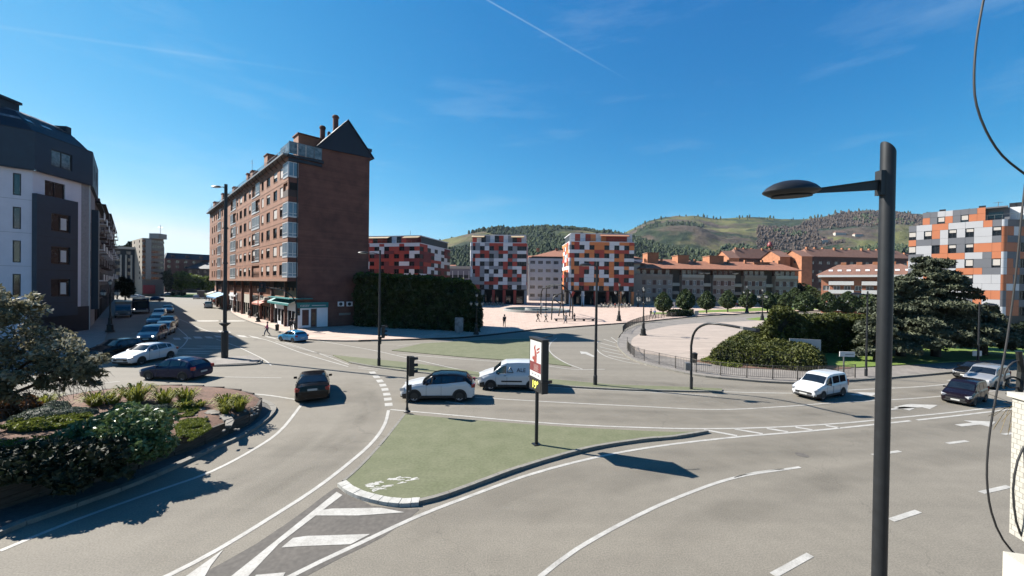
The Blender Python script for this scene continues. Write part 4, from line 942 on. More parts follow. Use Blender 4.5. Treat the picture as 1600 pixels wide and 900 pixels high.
# terrace with glass railing
tz = tL
MB().b2(-.3, .28, yF - .1, s0.y + .2, tz - .35, tz).b2(-.3, .2, yF, s0.y, tz - .9, tz - .5).build('terrace_slab', M_navy2, bb)
gr = [loc(455, 222, plane_y=yF)]
for k in range(4):
    y0 = yF + (s0.y - yF) * k / 4; y1 = yF + (s0.y - yF) * (k + 1) / 4
    MB().b2(.17, .2, y0 + .06, y1 - .06, tz + .1, tz + 1.75).build('glass_panel', M_glassl, bb); MB().b2(.15, .22, y0 - .03, y0 + .03, tz, tz + 1.85).b2(.15, .22, y0, y1, tz + 1.76, tz + 1.84).build('railing_post', M_steel, bb)
MB().b2(-4, .2, yF - .02, yF + .01, tz + .1, tz + 1.7).build('glass_panel', M_glassl, bb)
# lift housing, chimneys, aerials
h0 = loc(463, 222, plane_y=.8); h1 = loc(499, 240, plane_y=.8); ht = loc(476, 201, plane_y=.6).z
hx = h0.x
MB().b2(-4.6, -2.2, .6, 5.2, zt, ht).build('lift_housing', M_brick, bb); MB().b2(-4.75, -2.05, .45, 5.35, ht, ht + .18).build('lift_housing_cap', M_brickdark, bb)
for (px, pt, yy, r_) in ((504, 197, 2.8, .38), (524.5, 180.5, 4.6, .42), (514, 206, 4.2, .2)):
    q = loc(px, pt, plane_x=-2.4); MB().lathe([(r_, 0), (r_, q.z - zt - .5), (r_ * 1.25, q.z - zt - .42), (r_ * 1.25, q.z - zt - .2), (r_ * .9, q.z - zt)], n=12).build('chimney', M_brickdark, bb).location = (-2.4, q.y, zt)
for px, t0, t1, wdt in ((421, 243, 262, 2.4), (398, 268, 285, 2.0), (391, 272, 288, 1.2), (369, 293, 302, 2.2), (351, 303, 310, 1.8), (338, 316, 322, 2.5)):
    q = loc(px, t0, plane_y=2.0); MB().b2(q.x - wdt / 2, q.x + wdt / 2, 1.4, 3.4, zt, q.z - .15).build('stair_tower', M_brick, bb); MB().b2(q.x - wdt / 2 - .15, q.x + wdt / 2 + .15, 1.25, 3.55, q.z - .15, q.z).build('stair_tower_cap', M_brickdark, bb)
q = loc(394, 250, plane_y=2.5); MB().tube([(q.x, 2.5, zt), (q.x, 2.5, q.z)], .04, 5).tube([(q.x - 1, 2.5, q.z - .1), (q.x + .6, 2.5, q.z - .1)], .03, 4).tube([(q.x - .4, 2.2, q.z - .7), (q.x + .3, 2.8, q.z - .7)], .03, 4).build('aerial', M_steel, bb)
for px in (330, 334): q = loc(px, 318, plane_y=2.5); MB().tube([(q.x, 2.5, zt), (q.x, 2.5, q.z)], .05, 5).build('aerial', M_steel, bb)
MB().tube([(.06, -.12, 1), (.06, -.12, zt)], .07, 6).build('downpipe', M_frame, bb)
# ---- street level under the overhang
zc = 5.5; zb_ = 4.2
gf = MB()
gf.b2(xl, -.02, .02, .3, zc, zo, 2)
gf.b2(xl, -.004, -.12, .018, zb_, zc, 0)
gf.build('mezzanine_wall', [M_brick, M_brickdark, M_dark], bb)
n_c = 34
for k in range(n_c):
    x = -.6 - k * (-xl - 1) / n_c; MB().b2(x - .42, x + .42, -.11, .05, zc + .002, zc + .42).build('parapet_block', M_brick, bb)
for k in range(9):
    x = -4.5 - k * 7.6
    if x > xl: MB().b2(x - .22, x + .22, -.5, -.14, 0, zo).build('column', M_brickdark, bb)
# shop bays along the facade: (x0,x1,kind)
M_teal = mat('teal_awning', (.02, .22, .22), .6, scale=2, var=.1); M_salmon = mat('salmon_awning', (.50, .16, .11), .7, var=.1); M_blueaw = mat('blue_awning', (.06, .24, .48), .7, var=.1)
M_shopw = mat('white_shopfront', (.95, .95, .97), .5, scale=2, var=.04)
M_shopb = mat('wood_shopfront', (.16, .075, .05), .6, var=.15)
def sx(px): return loc(px, 490, plane_y=-.15).x
bays = [(sx(429), -.25, 'white'), (sx(420), sx(428.5), 'dark'), (sx(404), sx(419.5), 'salmon'), (sx(393), sx(403.5), 'dark'), (sx(381), sx(392.5), 'white2'), (sx(371), sx(380.5), 'wood'), (sx(358), sx(370), 'glass'), (sx(347), sx(357), 'white2'), (sx(339), sx(346.5), 'wood'), (xl + .2, sx(338.5), 'glass')]
for a, b, k in bays:
    wd = b - a; fm = {'white': M_shopw, 'dark': M_frame, 'salmon': M_shopb, 'white2': M_cream, 'wood': M_shopb, 'glass': M_shopw}[k]
    n = max(2, int(wd / 1.6)); hs = []
    for i in range(n): x0 = a + wd * i / n + .14; x1 = a + wd * (i + 1) / n - .14; hs.append((x0, x1, .55 if i % 2 else .08, 2.5))
    s = MB().wall(a, b, 0, zb_, hs, .25, 0, 1, -.14); s.build('shop_front', [fm, M_dark], bb)
    for (x0, x1, z0, z1) in hs: place(bb, win_mesh(x1 - x0, z1 - z0, 'shop', 0, M_glass, M_frame), 'shop_window', x0, -.02, z0)
def awning(a, b, z, dpt, m, drop=.55, y=-.15, label=None):
    vs = [(x, yy, zz) for x in (a, b) for yy, zz in ((y, z), (y - dpt, z - drop), (y - dpt, z - drop - .3), (y - dpt + .03, z - drop - .3), (y - dpt + .03, z - drop - .04), (y, z - .06))]
    o = MB().add(vs, [tuple(range(6)), tuple(range(11, 5, -1))] + [(i, i + 6, (i + 1) % 6 + 6, (i + 1) % 6) for i in range(6)]).build('awning', m, bb)
    if label: o['label'] = label
awning(sx(428), -.1, 4.15, 1.0, M_teal, .5, label='teal fascia awning of the corner shop')
awning(sx(419), sx(405), 3.5, 1.2, M_salmon, .5, label='salmon pink awning')
MB().b2(sx(421), sx(413), -.9, -.2, 3.6, 4.1).build('shop_sign', M_cream, bb)
awning(sx(356), sx(340), 3.9, 2.4, M_blueaw, 1.0, label='bright blue shop awning')
MB().b2(sx(370), sx(360), -.5, -.16, 3.4, 3.8).build('shop_sign', M_shopw, bb)
awning(sx(337), sx(332), 3.9, 1.5, M_cream, .6, label='cream shop awning')
MB().b2(sx(431), 0, -1.35, -.16, 4.3, 4.42).build('canopy', M_teal, bb)
# end-wall shop
y5 = loc(512, 490, plane_x=.1).y; z5t = loc(490, 473, plane_x=.1).z; z5m = loc(490, 481, plane_x=.1).z
s = MB(); hs = [(loc(472, 490, plane_x=.1).y, loc(482.5, 490, plane_x=.1).y, .45, z5m - .25), (loc(485.5, 490, plane_x=.1).y, loc(495, 490, plane_x=.1).y, .1, z5m - .1)]
s.wall(0.05, y5, 0, z5m, hs, .25, 0, 1, 0); o = s.build('shop_front', [M_shopw, M_dark], bb); o.rotation_euler = (0, 0, PI / 2); o.location = (.12, 0, 0)
place(bb, win_mesh(hs[0][1] - hs[0][0], hs[0][3] - hs[0][2], 'es', 0, M_glass, M_frame), 'shop_window', .02, hs[0][0], hs[0][2], PI / 2)
place(bb, win_mesh(hs[1][1] - hs[1][0], hs[1][3] - hs[1][2], 'es', 0, M_glassl, M_steel, .1), 'shop_door', .02, hs[1][0], hs[1][2], PI / 2)
q0, q1 = hs[1][0] + .2, hs[1][1] - .2
MB().b2(.03, .06, q0, q1, .5, z5m - .7).build('window_poster', mat('amber_poster', (.34, .15, .06), .5, scale=2, col2=(.12, .06, .03)), bb)
MB().b2(.05, .16, .03, y5, 0, .12).build('shop_plinth', M_walk, bb)
MB().b2(.004, .22, -.15, y5 + .05, z5m, z5t + .05).build('fascia_sign', M_teal, bb)
MB().b2(.004, .9, -1.3, loc(486, 470, plane_x=.1).y, 4.3, 4.42).build('canopy', M_teal, bb)
tm = textmesh('caser', .62, .01); tm.materials.append(M_sign); o = link('sign_lettering', tm, bb, (.235, (hs[0][0] + hs[0][1]) / 2 - .1, (z5m + z5t) / 2)); o.rotation_euler = (PI / 2, 0, PI / 2)
MB().b2(.223, .232, (hs[1][0] + y5) / 2 - 1.1, (hs[1][0] + y5) / 2 + .9, (z5m + z5t) / 2 - .08, (z5m + z5t) / 2 + .02).build('fine_print', M_sign, bb)
for px in (533, 546.5):
    q = loc(px, 475, plane_x=.3); ac = MB().b2(.01, .38, -.42, .42, -.36, .36).build('air_conditioner', M_shopw, bb); ac.location = (0, q.y, q.z)
    f = MB().xcyl((0, 0, 0), .27, .02, 16).xf(Matrix.Rotation(PI / 2, 4, 'Z')).build('fan_grille', M_frame, ac); f.location = (.395, -.08, 0)
q = loc(540, 490, plane_x=.3); MB().b2(.005, .05, q.y - .9, q.y + .9, q.z - .25, q.z + .1).build('wall_plate', M_steel, bb)

# ---------------------------------------------------------------- grey and white block at the far left
kk = 1.42
P1 = V(51, 300, 35 * .92 * kk); P2 = V(139, 300, 40.3 * .92 * kk); a2 = math.atan2(P2.y - P1.y, P2.x - P1.x)
lb = thing('apartment_building', 'white and blue-grey apartment building with a dark curved roof at the left edge', 'building', (P1.x, P1.y, 0.1), a2)
def ll(px, py, y=0): return loc(px, py, plane_y=y, par=lb)
Lx = ll(139, 300).x; zb0 = ll(90, 276.5).z; zb1 = ll(90, 219).z
# facets: front facet (along local x), angled facet to the left, side facet along the street
d1 = Vector((-.86, -1)).normalized(); a1 = math.atan2(1.0, .86)           # facet 1 heading (towards facet 2)
F1len = 9.0; f1o = Vector((P1.x, P1.y)) - Vector((math.cos(a1), math.sin(a1))) * F1len
a3 = math.atan2(1, -.967); F3len = 12
def frame_tf(o, a): return Matrix.LocRotScale(Vector((o[0], o[1], .1)), Matrix.Rotation(a, 3, 'Z').to_euler(), None)
T1 = tf(lb).inverted() @ frame_tf((f1o.x, f1o.y), a1); T2 = Matrix.Identity(4); T3 = tf(lb).inverted() @ frame_tf((P2.x, P2.y), a3)
xq = ll(127, 300).x
def facet(T, mbs, name, mats): mbs.xf(T); return mbs.build(name, mats, lb)
def zz(py, px=90): return ll(px, py).z
w2 = [(ll(70, 290).x, ll(102, 290).x, zz(313), zz(286)), (ll(80.5, 350).x, ll(110.5, 350).x, 0, 0)]
pr = (zz(336, 95) - zz(386, 95)); wh_ = zz(336, 95) - zz(363.5, 95); zrow = [zz(386, 95) - wh_ + pr * i for i in range(-3, 2)]
h2 = [(w2[0][0], w2[0][1], zz(313.5, 87), zz(285, 87))]
bw0, bw1 = ll(80, 350, -.5).x, ll(110, 350, -.5).x; b0, b1 = ll(57.5, 350, -.5).x, ll(122, 350, -.5).x
xC = xq
wm_ = MB().wall(0, xC, -.1, zb0, h2, .2, 0, 0, 0); wm_.add([(xC, 0, -.1), (Lx, 0, -.1), (Lx, 0, zb0), (xC, 0, zb0)], [(0, 1, 2, 3)], 1); wm_.build('facade_wall', [M_white, mat('corner_quoin', (.36, .35, .36))], lb)
bz = zz(309, 90) - .1
by = -.5
wm_ = MB().wall(b0, b1, 2.2, bz, [(bw0, bw1, z, z + wh_) for z in zrow if z > 2.4], .2, 0, 0, by); wm_.add([(b1, by, 2.2), (b1, 0, 2.2), (b1, 0, bz), (b1, by, bz)], [(0, 1, 2, 3)]).add([(b0, by, bz), (b1, by, bz), (b1, 0, bz), (b0, 0, bz)], [(0, 1, 2, 3)]).add([(b0, 0, 2.2), (b0, by, 2.2), (b0, by, bz), (b0, 0, bz)], [(0, 1, 2, 3)]); wm_.build('bay_wall', M_navy, lb)
for z in zrow:
    if z > 2.4:
        place(lb, win_mesh(bw1 - bw0, wh_, 'lb', 1, M_glassd, M_frame, .12), 'window', bw0, by + .12, z)
        MB().b2(bw0 + (bw1 - bw0) * .55, bw0 + (bw1 - bw0) * .85, by + .135, by + .16, z + .3, z + wh_ * .8).build('curtain', M_whitef, lb)
    MB().b2(b0 + .02, b1 - .02, by - .012, by - .003, z - .75, z - .71).build('cladding_joint', M_navy2, lb)
a_, b_, c_, d_ = h2[0]; place(lb, win_mesh(b_ - a_, d_ - c_, 'lb2', 1, M_glassd, M_frame, .12), 'window', a_, .12, c_)
# upper band (cladding) on facet 2
ux0, ux1 = ll(80, 240, -.35).x, ll(113, 240, -.35).x; uz0, uz1 = ll(95, 263, -.35).z, ll(95, 237, -.35).z
EX = .35 * math.tan(abs(a2 - a1) / 2) + .01; EX3 = .35 * math.tan(abs(a3 - a2) / 2) + .01
ub = MB().wall(-EX, Lx + EX3, zb0, zb1, [(ux0, ux1, uz0, uz1)], .2, 0, 0, -.35).add([(0, -.35, zb0), (Lx + EX3, -.35, zb0), (Lx, 0, zb0), (0, 0, zb0)], [(0, 3, 2, 1)]); ub.build('upper_cladding', M_navy, lb)
place(lb, win_mesh(ux1 - ux0, uz1 - uz0, 'lb3', 1, M_glassl, M_frame, .12), 'window', ux0, -.25, uz0)
MB().b2(0, Lx, -.37, -.352, zb1 - .12, zb1).b2(0, Lx, -.4, -.352, zb0 - .1, zb0 + .08).build('coping', M_navy2, lb)
# facet 1
pxw = loc(19, 300, plane_y=0, par=lb)
T1i = T1.inverted()
def l1(px, py, y=0):
    Mv = T1i @ tf(lb).inverted(); o = Mv @ Vector((0, 0, H)); d = Mv.to_3x3() @ ray(px, py); t = (y - o.y) / d.y; return o + d * t
n0, n1 = l1(20, 290).x, l1(33, 290).x; zt1 = [l1(26, y).z for y in (305, 357, 410)]; hh1 = l1(26, 270.5).z - l1(26, 305).z
zz1 = [zt1[0] - (zt1[0] - zt1[2]) / 2 * i for i in range(5)]
fw = MB().wall(-6, F1len, -.1, zb0, [(n0, n1, z, z + hh1) for z in zz1 if z > 1] + [(n0 - 5, n1 - 4.4, z, z + hh1) for z in zz1 if z > 1], .2, 0, 0, 0); facet(T1, fw, 'facade_wall', M_white)
fw = MB().wall(-6, F1len + EX, zb0, zb1, [], .2, 0, 0, -.35).add([(-6, -.35, zb0), (F1len, -.35, zb0), (F1len, 0, zb0), (-6, 0, zb0)], [(0, 3, 2, 1)]); facet(T1, fw, 'upper_cladding', M_navy)
facet(T1, MB().b2(-6, F1len + .1, -.37, -.352, zb1 - .12, zb1).b2(-6, F1len + .1, -.4, -.352, zb0 - .1, zb0 + .08), 'coping', M_navy2)
for z in zz1:
    if z > 1: o = link('window', win_mesh(n1 - n0, hh1, 'lb4', 0, M_glass, M_frame, .1), lb); o.matrix_local = T1 @ Matrix.Translation((n0, .12, z))
for z in zz1[:4]: facet(T1, MB().b2(-6, F1len, -.012, -.003, z - .42, z - .39), 'render_joint', mat('render_joint', (.3, .3, .32)))
for z in zz1[:4]: MB().b2(0, b0 if z < bz else Lx, -.012, -.003, z - .42, z - .39).build('render_joint', _m['render_joint'], lb)
# side facet along the street
sh = []
for i in range(5):
    z = zrow[0] + pr * i
    if z > 2: sh += [(1.2, 2.4, z - .2, z + wh_), (3.2, 3.9, z - .2, z + wh_), (8.2, 9.6, z - .2, z + wh_)]
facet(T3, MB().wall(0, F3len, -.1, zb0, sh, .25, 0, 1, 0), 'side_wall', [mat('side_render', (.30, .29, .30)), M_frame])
facet(T3, MB().b2(4.6, 7.2, -.7, 0, 2.5, bz), 'side_bay', M_navy)
facet(T3, MB().wall(-EX3, F3len, zb0, zb1, [(2, 3.2, uz0, uz1), (6, 8, uz0, uz1)], .2, 0, 1, -.35).add([(0, -.35, zb0), (F3len, -.35, zb0), (F3len, 0, zb0), (0, 0, zb0)], [(0, 3, 2, 1)]), 'upper_cladding', [M_navy, M_glassl])
facet(T3, MB().b2(.1, .35, -.12, 0, 0, zb0), 'downpipe', M_whitef)
# ground floor dark shop band
MB().b2(-.02, Lx + .02, -.06, -.004, -.1, 3.2).build('ground_floor_band', M_navy2, lb)
# curved dark roof with skylights
rp = []
zr0 = zb1
Mlb = tf(lb)
def wl3(x, y, z): return Vector((x, y, z))
c1 = T1 @ Vector((-6, 0, 0)); ou = [c1, Vector((0, 0, 0)), Vector((Lx, 0, 0)), T3 @ Vector((F3len, 0, 0))]
def inner(f, z): 
    cc = Vector((Lx * .2, 14, 0)); return [Vector((o.x + (cc.x - o.x) * f, o.y + (cc.y - o.y) * f, z)) for o in ou]
layers = [(0.0, zb1), (.05, zb1 + .9), (.14, zb1 + 2.3), (.30, zb1 + 3.3), (.5, zb1 + 3.9)]
rf = MB(); allr = [inner(f, z) for f, z in layers]
for l in allr: rf.v += [tuple(v) for v in l]
for i in range(len(layers) - 1):
    for k in range(3): rf.f.append((i * 4 + k, i * 4 + k + 1, (i + 1) * 4 + k + 1, (i + 1) * 4 + k)); rf.m.append(0)
rf.f.append(tuple(range(len(rf.v) - 4, len(rf.v)))); rf.m.append(0)
rf.build('curved_roof', M_navy2, lb)
def roofpt(seg, u, li, lt, off=.03):
    a = allr[li][seg].lerp(allr[li][seg + 1], u); b = allr[li + 1][seg].lerp(allr[li + 1][seg + 1], u); p = a.lerp(b, lt)
    return p + Vector((0, -off, off * 1.5))
for seg, u0_, u1_ in ((0, .86, .99), (1, .05, .16), (1, .33, .5)):
    vs = [roofpt(seg, u0_, 1, .25), roofpt(seg, u1_, 1, .25), roofpt(seg, u1_, 2, .2), roofpt(seg, u0_, 2, .2)]
    MB().add(vs, [(0, 1, 2, 3)]).build('skylight', M_glassl, lb)
q = ll(15, 160, 3.5)
MB().b2(ll(-10, 170, 3).x, ll(30, 170, 3).x, 3, 7, zb1 + 1, ll(15, 158, 3).z).build('roof_housing', M_navy2, lb); MB().b2(ll(-10, 170, 3).x, ll(32, 170, 3).x, 2.8, 7, ll(15, 158, 3).z, ll(15, 154, 3).z).build('roof_housing_cap', M_navy2, lb)
for a, b, t in ((88, 111, 200), (104, 111.5, 197), (112, 117, 213)): MB().b2(ll(a, t, 1.5).x, ll(b, t, 1.5).x, 1.5, 3.2, zb1 - .5, ll(a, t, 1.5).z).build('chimney', M_navy2, lb)
# darker blocks farther up the same side
def street_block(t0, t1, px_top, py_top, label, wallm, nb, name='terraced_building', dep=12, bays=True, floors=6):
    s3 = Vector((P2.x, P2.y)) + Vector((math.cos(a3), math.sin(a3))) * t0; T = thing(name, label, 'building', (s3.x, s3.y, .1), a3); ln = t1 - t0
    top = zat(px_top, py_top, s3.y); print('block top', top); fh = (top - 4) / floors
    hs = []
    n = nb
    for f in range(floors):
        for i in range(n):
            x = ln * (i + .5) / n; hs.append((x - .8, x + .8, 4.2 + f * fh, 4.2 + f * fh + fh * .6))
    for i in range(n): x = ln * (i + .5) / n; hs.append((x - 1.4, x + 1.4, .1, 3.2))
    MB().wall(0, ln, -.1, top, hs, .3, 0, 1, 0).add([(0, 0, -.1), (0, dep, -.1), (0, dep, top), (0, 0, top)], [(0, 3, 2, 1)][::1]).add([(0, 0, top), (ln, 0, top), (ln, dep, top), (0, dep, top)], [(0, 1, 2, 3)]).add([(ln, 0, -.1), (ln, dep, -.1), (ln, dep, top), (ln, 0, top)], [(0, 1, 2, 3)]).build('facade_wall', [wallm, M_dark], T)
    for h in hs[:-n]: place(T, win_mesh(1.6, round(fh * .6, 1), 'sb', 1), 'window', h[0], .12, h[2])
    if bays:
        for i in range(0, n, 2):
            for f in range(floors):
                x = ln * (i + .5) / n; MB().b2(x - 1.6, x + 1.6, -1.0, -.01, 4.0 + f * fh, 4.2 + f * fh).b2(x - 1.6, x + 1.6, -1.0, -.92, 4.2 + f * fh, 5.1 + f * fh).build('balcony', M_whitef if f % 2 else wallm, T)
    MB().b2(-.1, ln + .1, -.6, .6, top + .003, top + .3).build('cornice', M_dark, T)
    return T, top
M_dbrown = mat('dark_brown_render', (.085, .05, .04), .8, var=.15); M_dred = mat('dark_red_render', (.07, .035, .032), .8, var=.15)
t, top = street_block(12.3, 30, 151, 318, 'dark brown balconied block next to the white and blue-grey building', M_dbrown, 4)
for i in range(3): MB().lathe([(1.2, 0), (1.2, .9), (.3, 1.5)], n=8).build('roof_turret', M_navy2, t).location = (3 + i * 6, 2.5, top)
t, top = street_block(30.3, 58, 165, 322, 'dark red block with a rounded roof at the end of the left row', M_dred, 6, floors=7)
for i in range(4): MB().b2(-.9, .9, 0, 2.2, 0, 1.3).build('dormer', M_dred, t).location = (3 + i * 7, .3, top + .3)

street_block(58.3, 112, 174, 336, 'farthest dark block of the left row, added to shade the street, seen as a thin sliver', M_dbrown, 8, floors=6)  # added behind the row to carry its shade farther up the street
# ---------------------------------------------------------------- blocks closing the street
def slab_block(p, ang_, W, D, Ht, label, wallm, floors, ncol, winw=1.4, name='apartment_tower', gz=4, glass=M_glass, fr=M_frame, blindp=0, group=None, sidecols=0, roofm=None, fw_=None, cat='building', whr=.5):
    t = thing(name, label, cat, (p.x, p.y, .1), ang_, group); fh = (Ht - gz) / floors
    fw_ = fw_ or whr * fh
    hs = [(W * (i + .5) / ncol - winw / 2, W * (i + .5) / ncol + winw / 2, gz + f * fh + fh * .22, gz + f * fh + fh * .22 + fw_) for f in range(floors) for i in range(ncol)]
    mb = MB().wall(0, W, -.1, Ht, hs, .2, 0, 2, 0)
    nsd = sidecols
    for side_ in (0, 1):
        sh_ = [(D * (i + .5) / nsd - winw / 2, D * (i + .5) / nsd + winw / 2, gz + f * fh + fh * .22, gz + f * fh + fh * .22 + fw_) for f in range(floors) for i in range(nsd)] if nsd else []
        sm = MB().wall(0, D, -.1, Ht, sh_, .2, 0, 2, 0); Tm = Matrix.Translation((W, 0, 0)) @ Matrix.Rotation(PI / 2, 4, 'Z') if side_ else Matrix.Translation((0, D, 0)) @ Matrix.Rotation(-PI / 2, 4, 'Z')
        sm.xf(Tm); mb.add(sm.v, sm.f, 0); mb.m[-len(sm.f):] = sm.m
        for h in sh_: o = link('window', win_mesh(winw, fw_, 'tb' + fr.name, 1, glass, fr), t); o.matrix_local = Tm @ Matrix.Translation((h[0], .1, h[2]))
    mb.add([(0, 0, Ht), (W, 0, Ht), (W, D, Ht), (0, D, Ht)], [(0, 1, 2, 3)], 1).add([(0, D, -.1), (W, D, -.1), (W, D, Ht), (0, D, Ht)], [(1, 0, 3, 2)], 0)
    mb.build('wall', [wallm, roofm or M_navy2, M_dark], t)
    for h in hs:
        place(t, win_mesh(winw, fw_, 'tb' + fr.name, 1, glass, fr), 'window', h[0], .1, h[2])
        if blindp and R.random() < blindp:
            k = ('b', winw, round(fw_, 1))
            if k not in _wm: _wm[k] = MB().b2(0, winw, 0, .03, 0, fw_ * .6).mesh('blind', M_blind)
            place(t, _wm[k], 'blind', h[0], .06, h[2] + fw_ * .4)
    return t
def gpt(px, Y): p = V(px, 440, Y); return Vector((p.x, p.y, 0))
M_beige = mat('beige_render', (.40, .34, .27), .85, var=.06); M_beige_shade = mat('shaded_beige_render', (.20, .18, .16), .85, var=.08); M_dred2 = mat('brick_red_render', (.14, .06, .05), .85, var=.1); M_pinkr = mat('pinkish_render', (.25, .14, .12), .85, var=.08)
Y0 = 165; c = gpt(222, Y0); Ht = zat(222, 372, Y0)
# one tower: sunlit beige flank, and a front with shade put into its colour
tw = thing('apartment_tower', 'tall beige apartment tower, shade painted grey on its front, closing the end of the street', 'building', (c.x, c.y, .1), 0)
e1 = gpt(255, Y0 + 5) - c; e2 = gpt(206, Y0 + 12) - c
def face_wall(par, a, b, Ht, floors, ncol, wallm, gz, winw, z0=-.1, whr=.5, fr=M_frame, glass=M_glass):
    d = (b - a); ln = d.length; T = Matrix.LocRotScale(a, Matrix.Rotation(math.atan2(d.y, d.x), 3, 'Z').to_euler(), None); fh = (Ht - gz) / floors
    hs = [(ln * (i + .5) / ncol - winw / 2, ln * (i + .5) / ncol + winw / 2, gz + f * fh + fh * .22, gz + f * fh + fh * (.22 + whr)) for f in range(floors) for i in range(ncol)]
    m = MB().wall(0, ln, z0, Ht, hs, .25, 0, 1, 0); m.xf(T); m.build('wall', [wallm, M_dark], par)
    for h in hs: o = link('window', win_mesh(winw, h[3] - h[2], 'fw' + fr.name, 1, glass, fr), par); o.matrix_local = T @ Matrix.Translation((h[0], .12, h[2]))
    return T
Z3 = Vector((0, 0, 0))
face_wall(tw, e2, Z3, Ht, 8, 2, M_beige, 6.5, 1.5); T_ = face_wall(tw, Z3, e1, Ht, 8, 4, M_beige_shade, 6.5, 1.8, fr=M_steel)
bk = e1 + Vector((-19, 22, 0)); face_wall(tw, e1, bk, Ht - 2, 8, 3, M_beige_shade, 6.5, 1.5)
MB().add([(v.x, v.y, Ht) for v in (e2, Z3, e1, bk)], [(0, 1, 2, 3)]).build('roof', M_navy2, tw)
m_ = MB().b2(1.0, 2.8, -.7, -.02, 7, Ht - .5); m_.xf(T_); m_.build('balcony_stack', M_steel, tw)
MB().b2(1.0, 5.0, 2, 6, Ht, Ht + 2.2).build('roof_housing', M_steel, tw); MB().tube([(4, 4, Ht), (4, 4, Ht + 6)], .1, 4).tube([(3, 4, Ht + 5), (5, 4, Ht + 5)], .08, 4).build('aerial', M_steel, tw)
m_ = MB().b2(.2, 4, -1.2, -.05, 1, 4.6); m_.xf(T_); m_.build('shop_front', mat('red_shopfront', (.30, .03, .04), .6), tw, )
c = gpt(176, 170); ht2 = zat(190, 389, 170)
mb2 = slab_block(c, math.radians(30), 10, 12, ht2, 'low block with tall white pilasters left of the beige tower', M_navy2, 5, 3, 1.5, 'office_block', 5)
for x in (2.4, 4.1, 5.8, 7.4): MB().b2(x, x + .5, -.5, -.01, 3, ht2 - 2.5).build('pilaster', M_cream, mb2)
MB().b2(-.5, 10.5, -1, 12, ht2, ht2 + 1).build('cornice', M_cream, mb2)
c = gpt(257, 225); t = slab_block(c, math.radians(48), 34, 12, zat(262, 404, 225), 'row house with dark mansard roof right of the beige tower', M_dred2, 5, 9, 1.5, 'row_house', 4)
hh_ = zat(262, 404, 225)
MB().add([(0, -.5, hh_), (34, -.5, hh_), (34, 12, hh_), (0, 12, hh_), (1.5, 3, hh_ + 3.5), (32.5, 3, hh_ + 3.5), (32.5, 9, hh_ + 3.5), (1.5, 9, hh_ + 3.5)], [(0, 1, 5, 4), (1, 2, 6, 5), (3, 7, 6, 2), (0, 4, 7, 3), (4, 5, 6, 7)]).build('mansard_roof', M_navy2, t)
for i in range(5): MB().b2(0, 1.6, -.3, 1.5, 0, 1.6).build('dormer', M_dred, t).location = (3 + i * 6.5, .6, hh_ + .6)
c = gpt(292, 230); hh_ = zat(310, 420, 230); t = slab_block(c, math.radians(10), 30, 14, hh_, 'low dark roofed block behind the roundabout trees', M_dbrown, 3, 8, 1.5, 'row_house', 4)
MB().add([(-1, -1, hh_), (31, -1, hh_), (31, 15, hh_), (-1, 15, hh_), (3, 7, hh_ + 4), (27, 7, hh_ + 4)], [(0, 1, 5, 4), (1, 2, 5), (2, 3, 4, 5), (3, 0, 4)]).build('roof', M_navy2, t)
for i in range(3): MB().b2(-.5, .5, -.5, .5, 0, 2.5).build('chimney', M_dbrown, t).location = (6 + i * 9, 6, hh_ + 2.5)
# ================================================================ panel-clad towers on the square
PC = {'V': mat('panel_pale', (.50, .50, .52), .6, scale=.5, var=.03), 'O': mat('panel_orange', (.80, .25, .075), .6, scale=.5, var=.04), 'R': mat('panel_red', (.45, .055, .032), .6, scale=.5, var=.05), 'D': mat('panel_dark_red', (.20, .028, .028), .6, scale=.5, var=.05),
      'W': mat('panel_white', (.78, .78, .80), .6, scale=.5, var=.03), 'G': mat('panel_grey', (.30, .31, .33), .6, scale=.5, var=.04), 'S': mat('panel_salmon', (.56, .19, .085), .6, scale=.5, var=.04), 'B': mat('panel_steel', (.16, .165, .185), .6, scale=.5, var=.04)}
_pm = {}
def pbox(w_, h, c):
    k = (round(w_, 2), round(h, 2), c)
    if k not in _pm: _pm[k] = MB().b2(.015, w_ - .015, -.07, .05, .015, h - .015).mesh('panel', PC[c])
    return _pm[k]
def panel_face(par, T, rows, W, zb, hs, hw, shade=M_glassd, blind=0, x0=0, merge=True, wname='pw', fr=M_frame):
    """rows listed top to bottom, alternately spandrel and window rows; '#' is a window"""
    n = len(rows[0]); cw = W / n; z = zb + (len(rows) // 2) * (hs + hw)
    for r, row in enumerate(rows):
        h = hs if r % 2 == 0 else hw; z -= h; i = 0
        while i < n:
            c = row[i]; j = i
            if c == '_': i += 1; continue
            if c == '#':
                o = link('window', win_mesh(cw, h, wname, 1, shade, fr, .09), par); o.matrix_local = T @ Matrix.Translation((x0 + i * cw, .12, z))
                if blind and R.random() < blind:
                    hb = R.choice([.4, .6, .75]) * h; k = (wname, round(cw, 2), round(hb, 2))
                    if k not in _wm: _wm[k] = MB().b2(.1, cw - .1, -.06, -.03, -hb, -.09).mesh('blind', M_blind)
                    link('blind', _wm[k], o, (0, 0, h))
                i += 1; continue
            while j + 1 < n and row[j + 1] == c and j - i < 1: j += 1
            o = link('panel', pbox(cw * (j - i + 1), h, c), par); o.matrix_local = T @ Matrix.Translation((x0 + i * cw, 0, z)); i = j + 1
def rndrows(n, nr, cols, seed, wn=.42):
    rr = random.Random(seed); rows = []
    for r in range(nr):
        row = []
        while len(row) < n:
            c = rr.choice(cols); row += [c] * rr.choice([1, 2, 2, 3])
        row = row[:n]
        if r % 2:
            k = 0
            while k < n: row[k] = '#'; k += rr.choice([2, 2, 3])
        rows.append(''.join(row))
    return rows
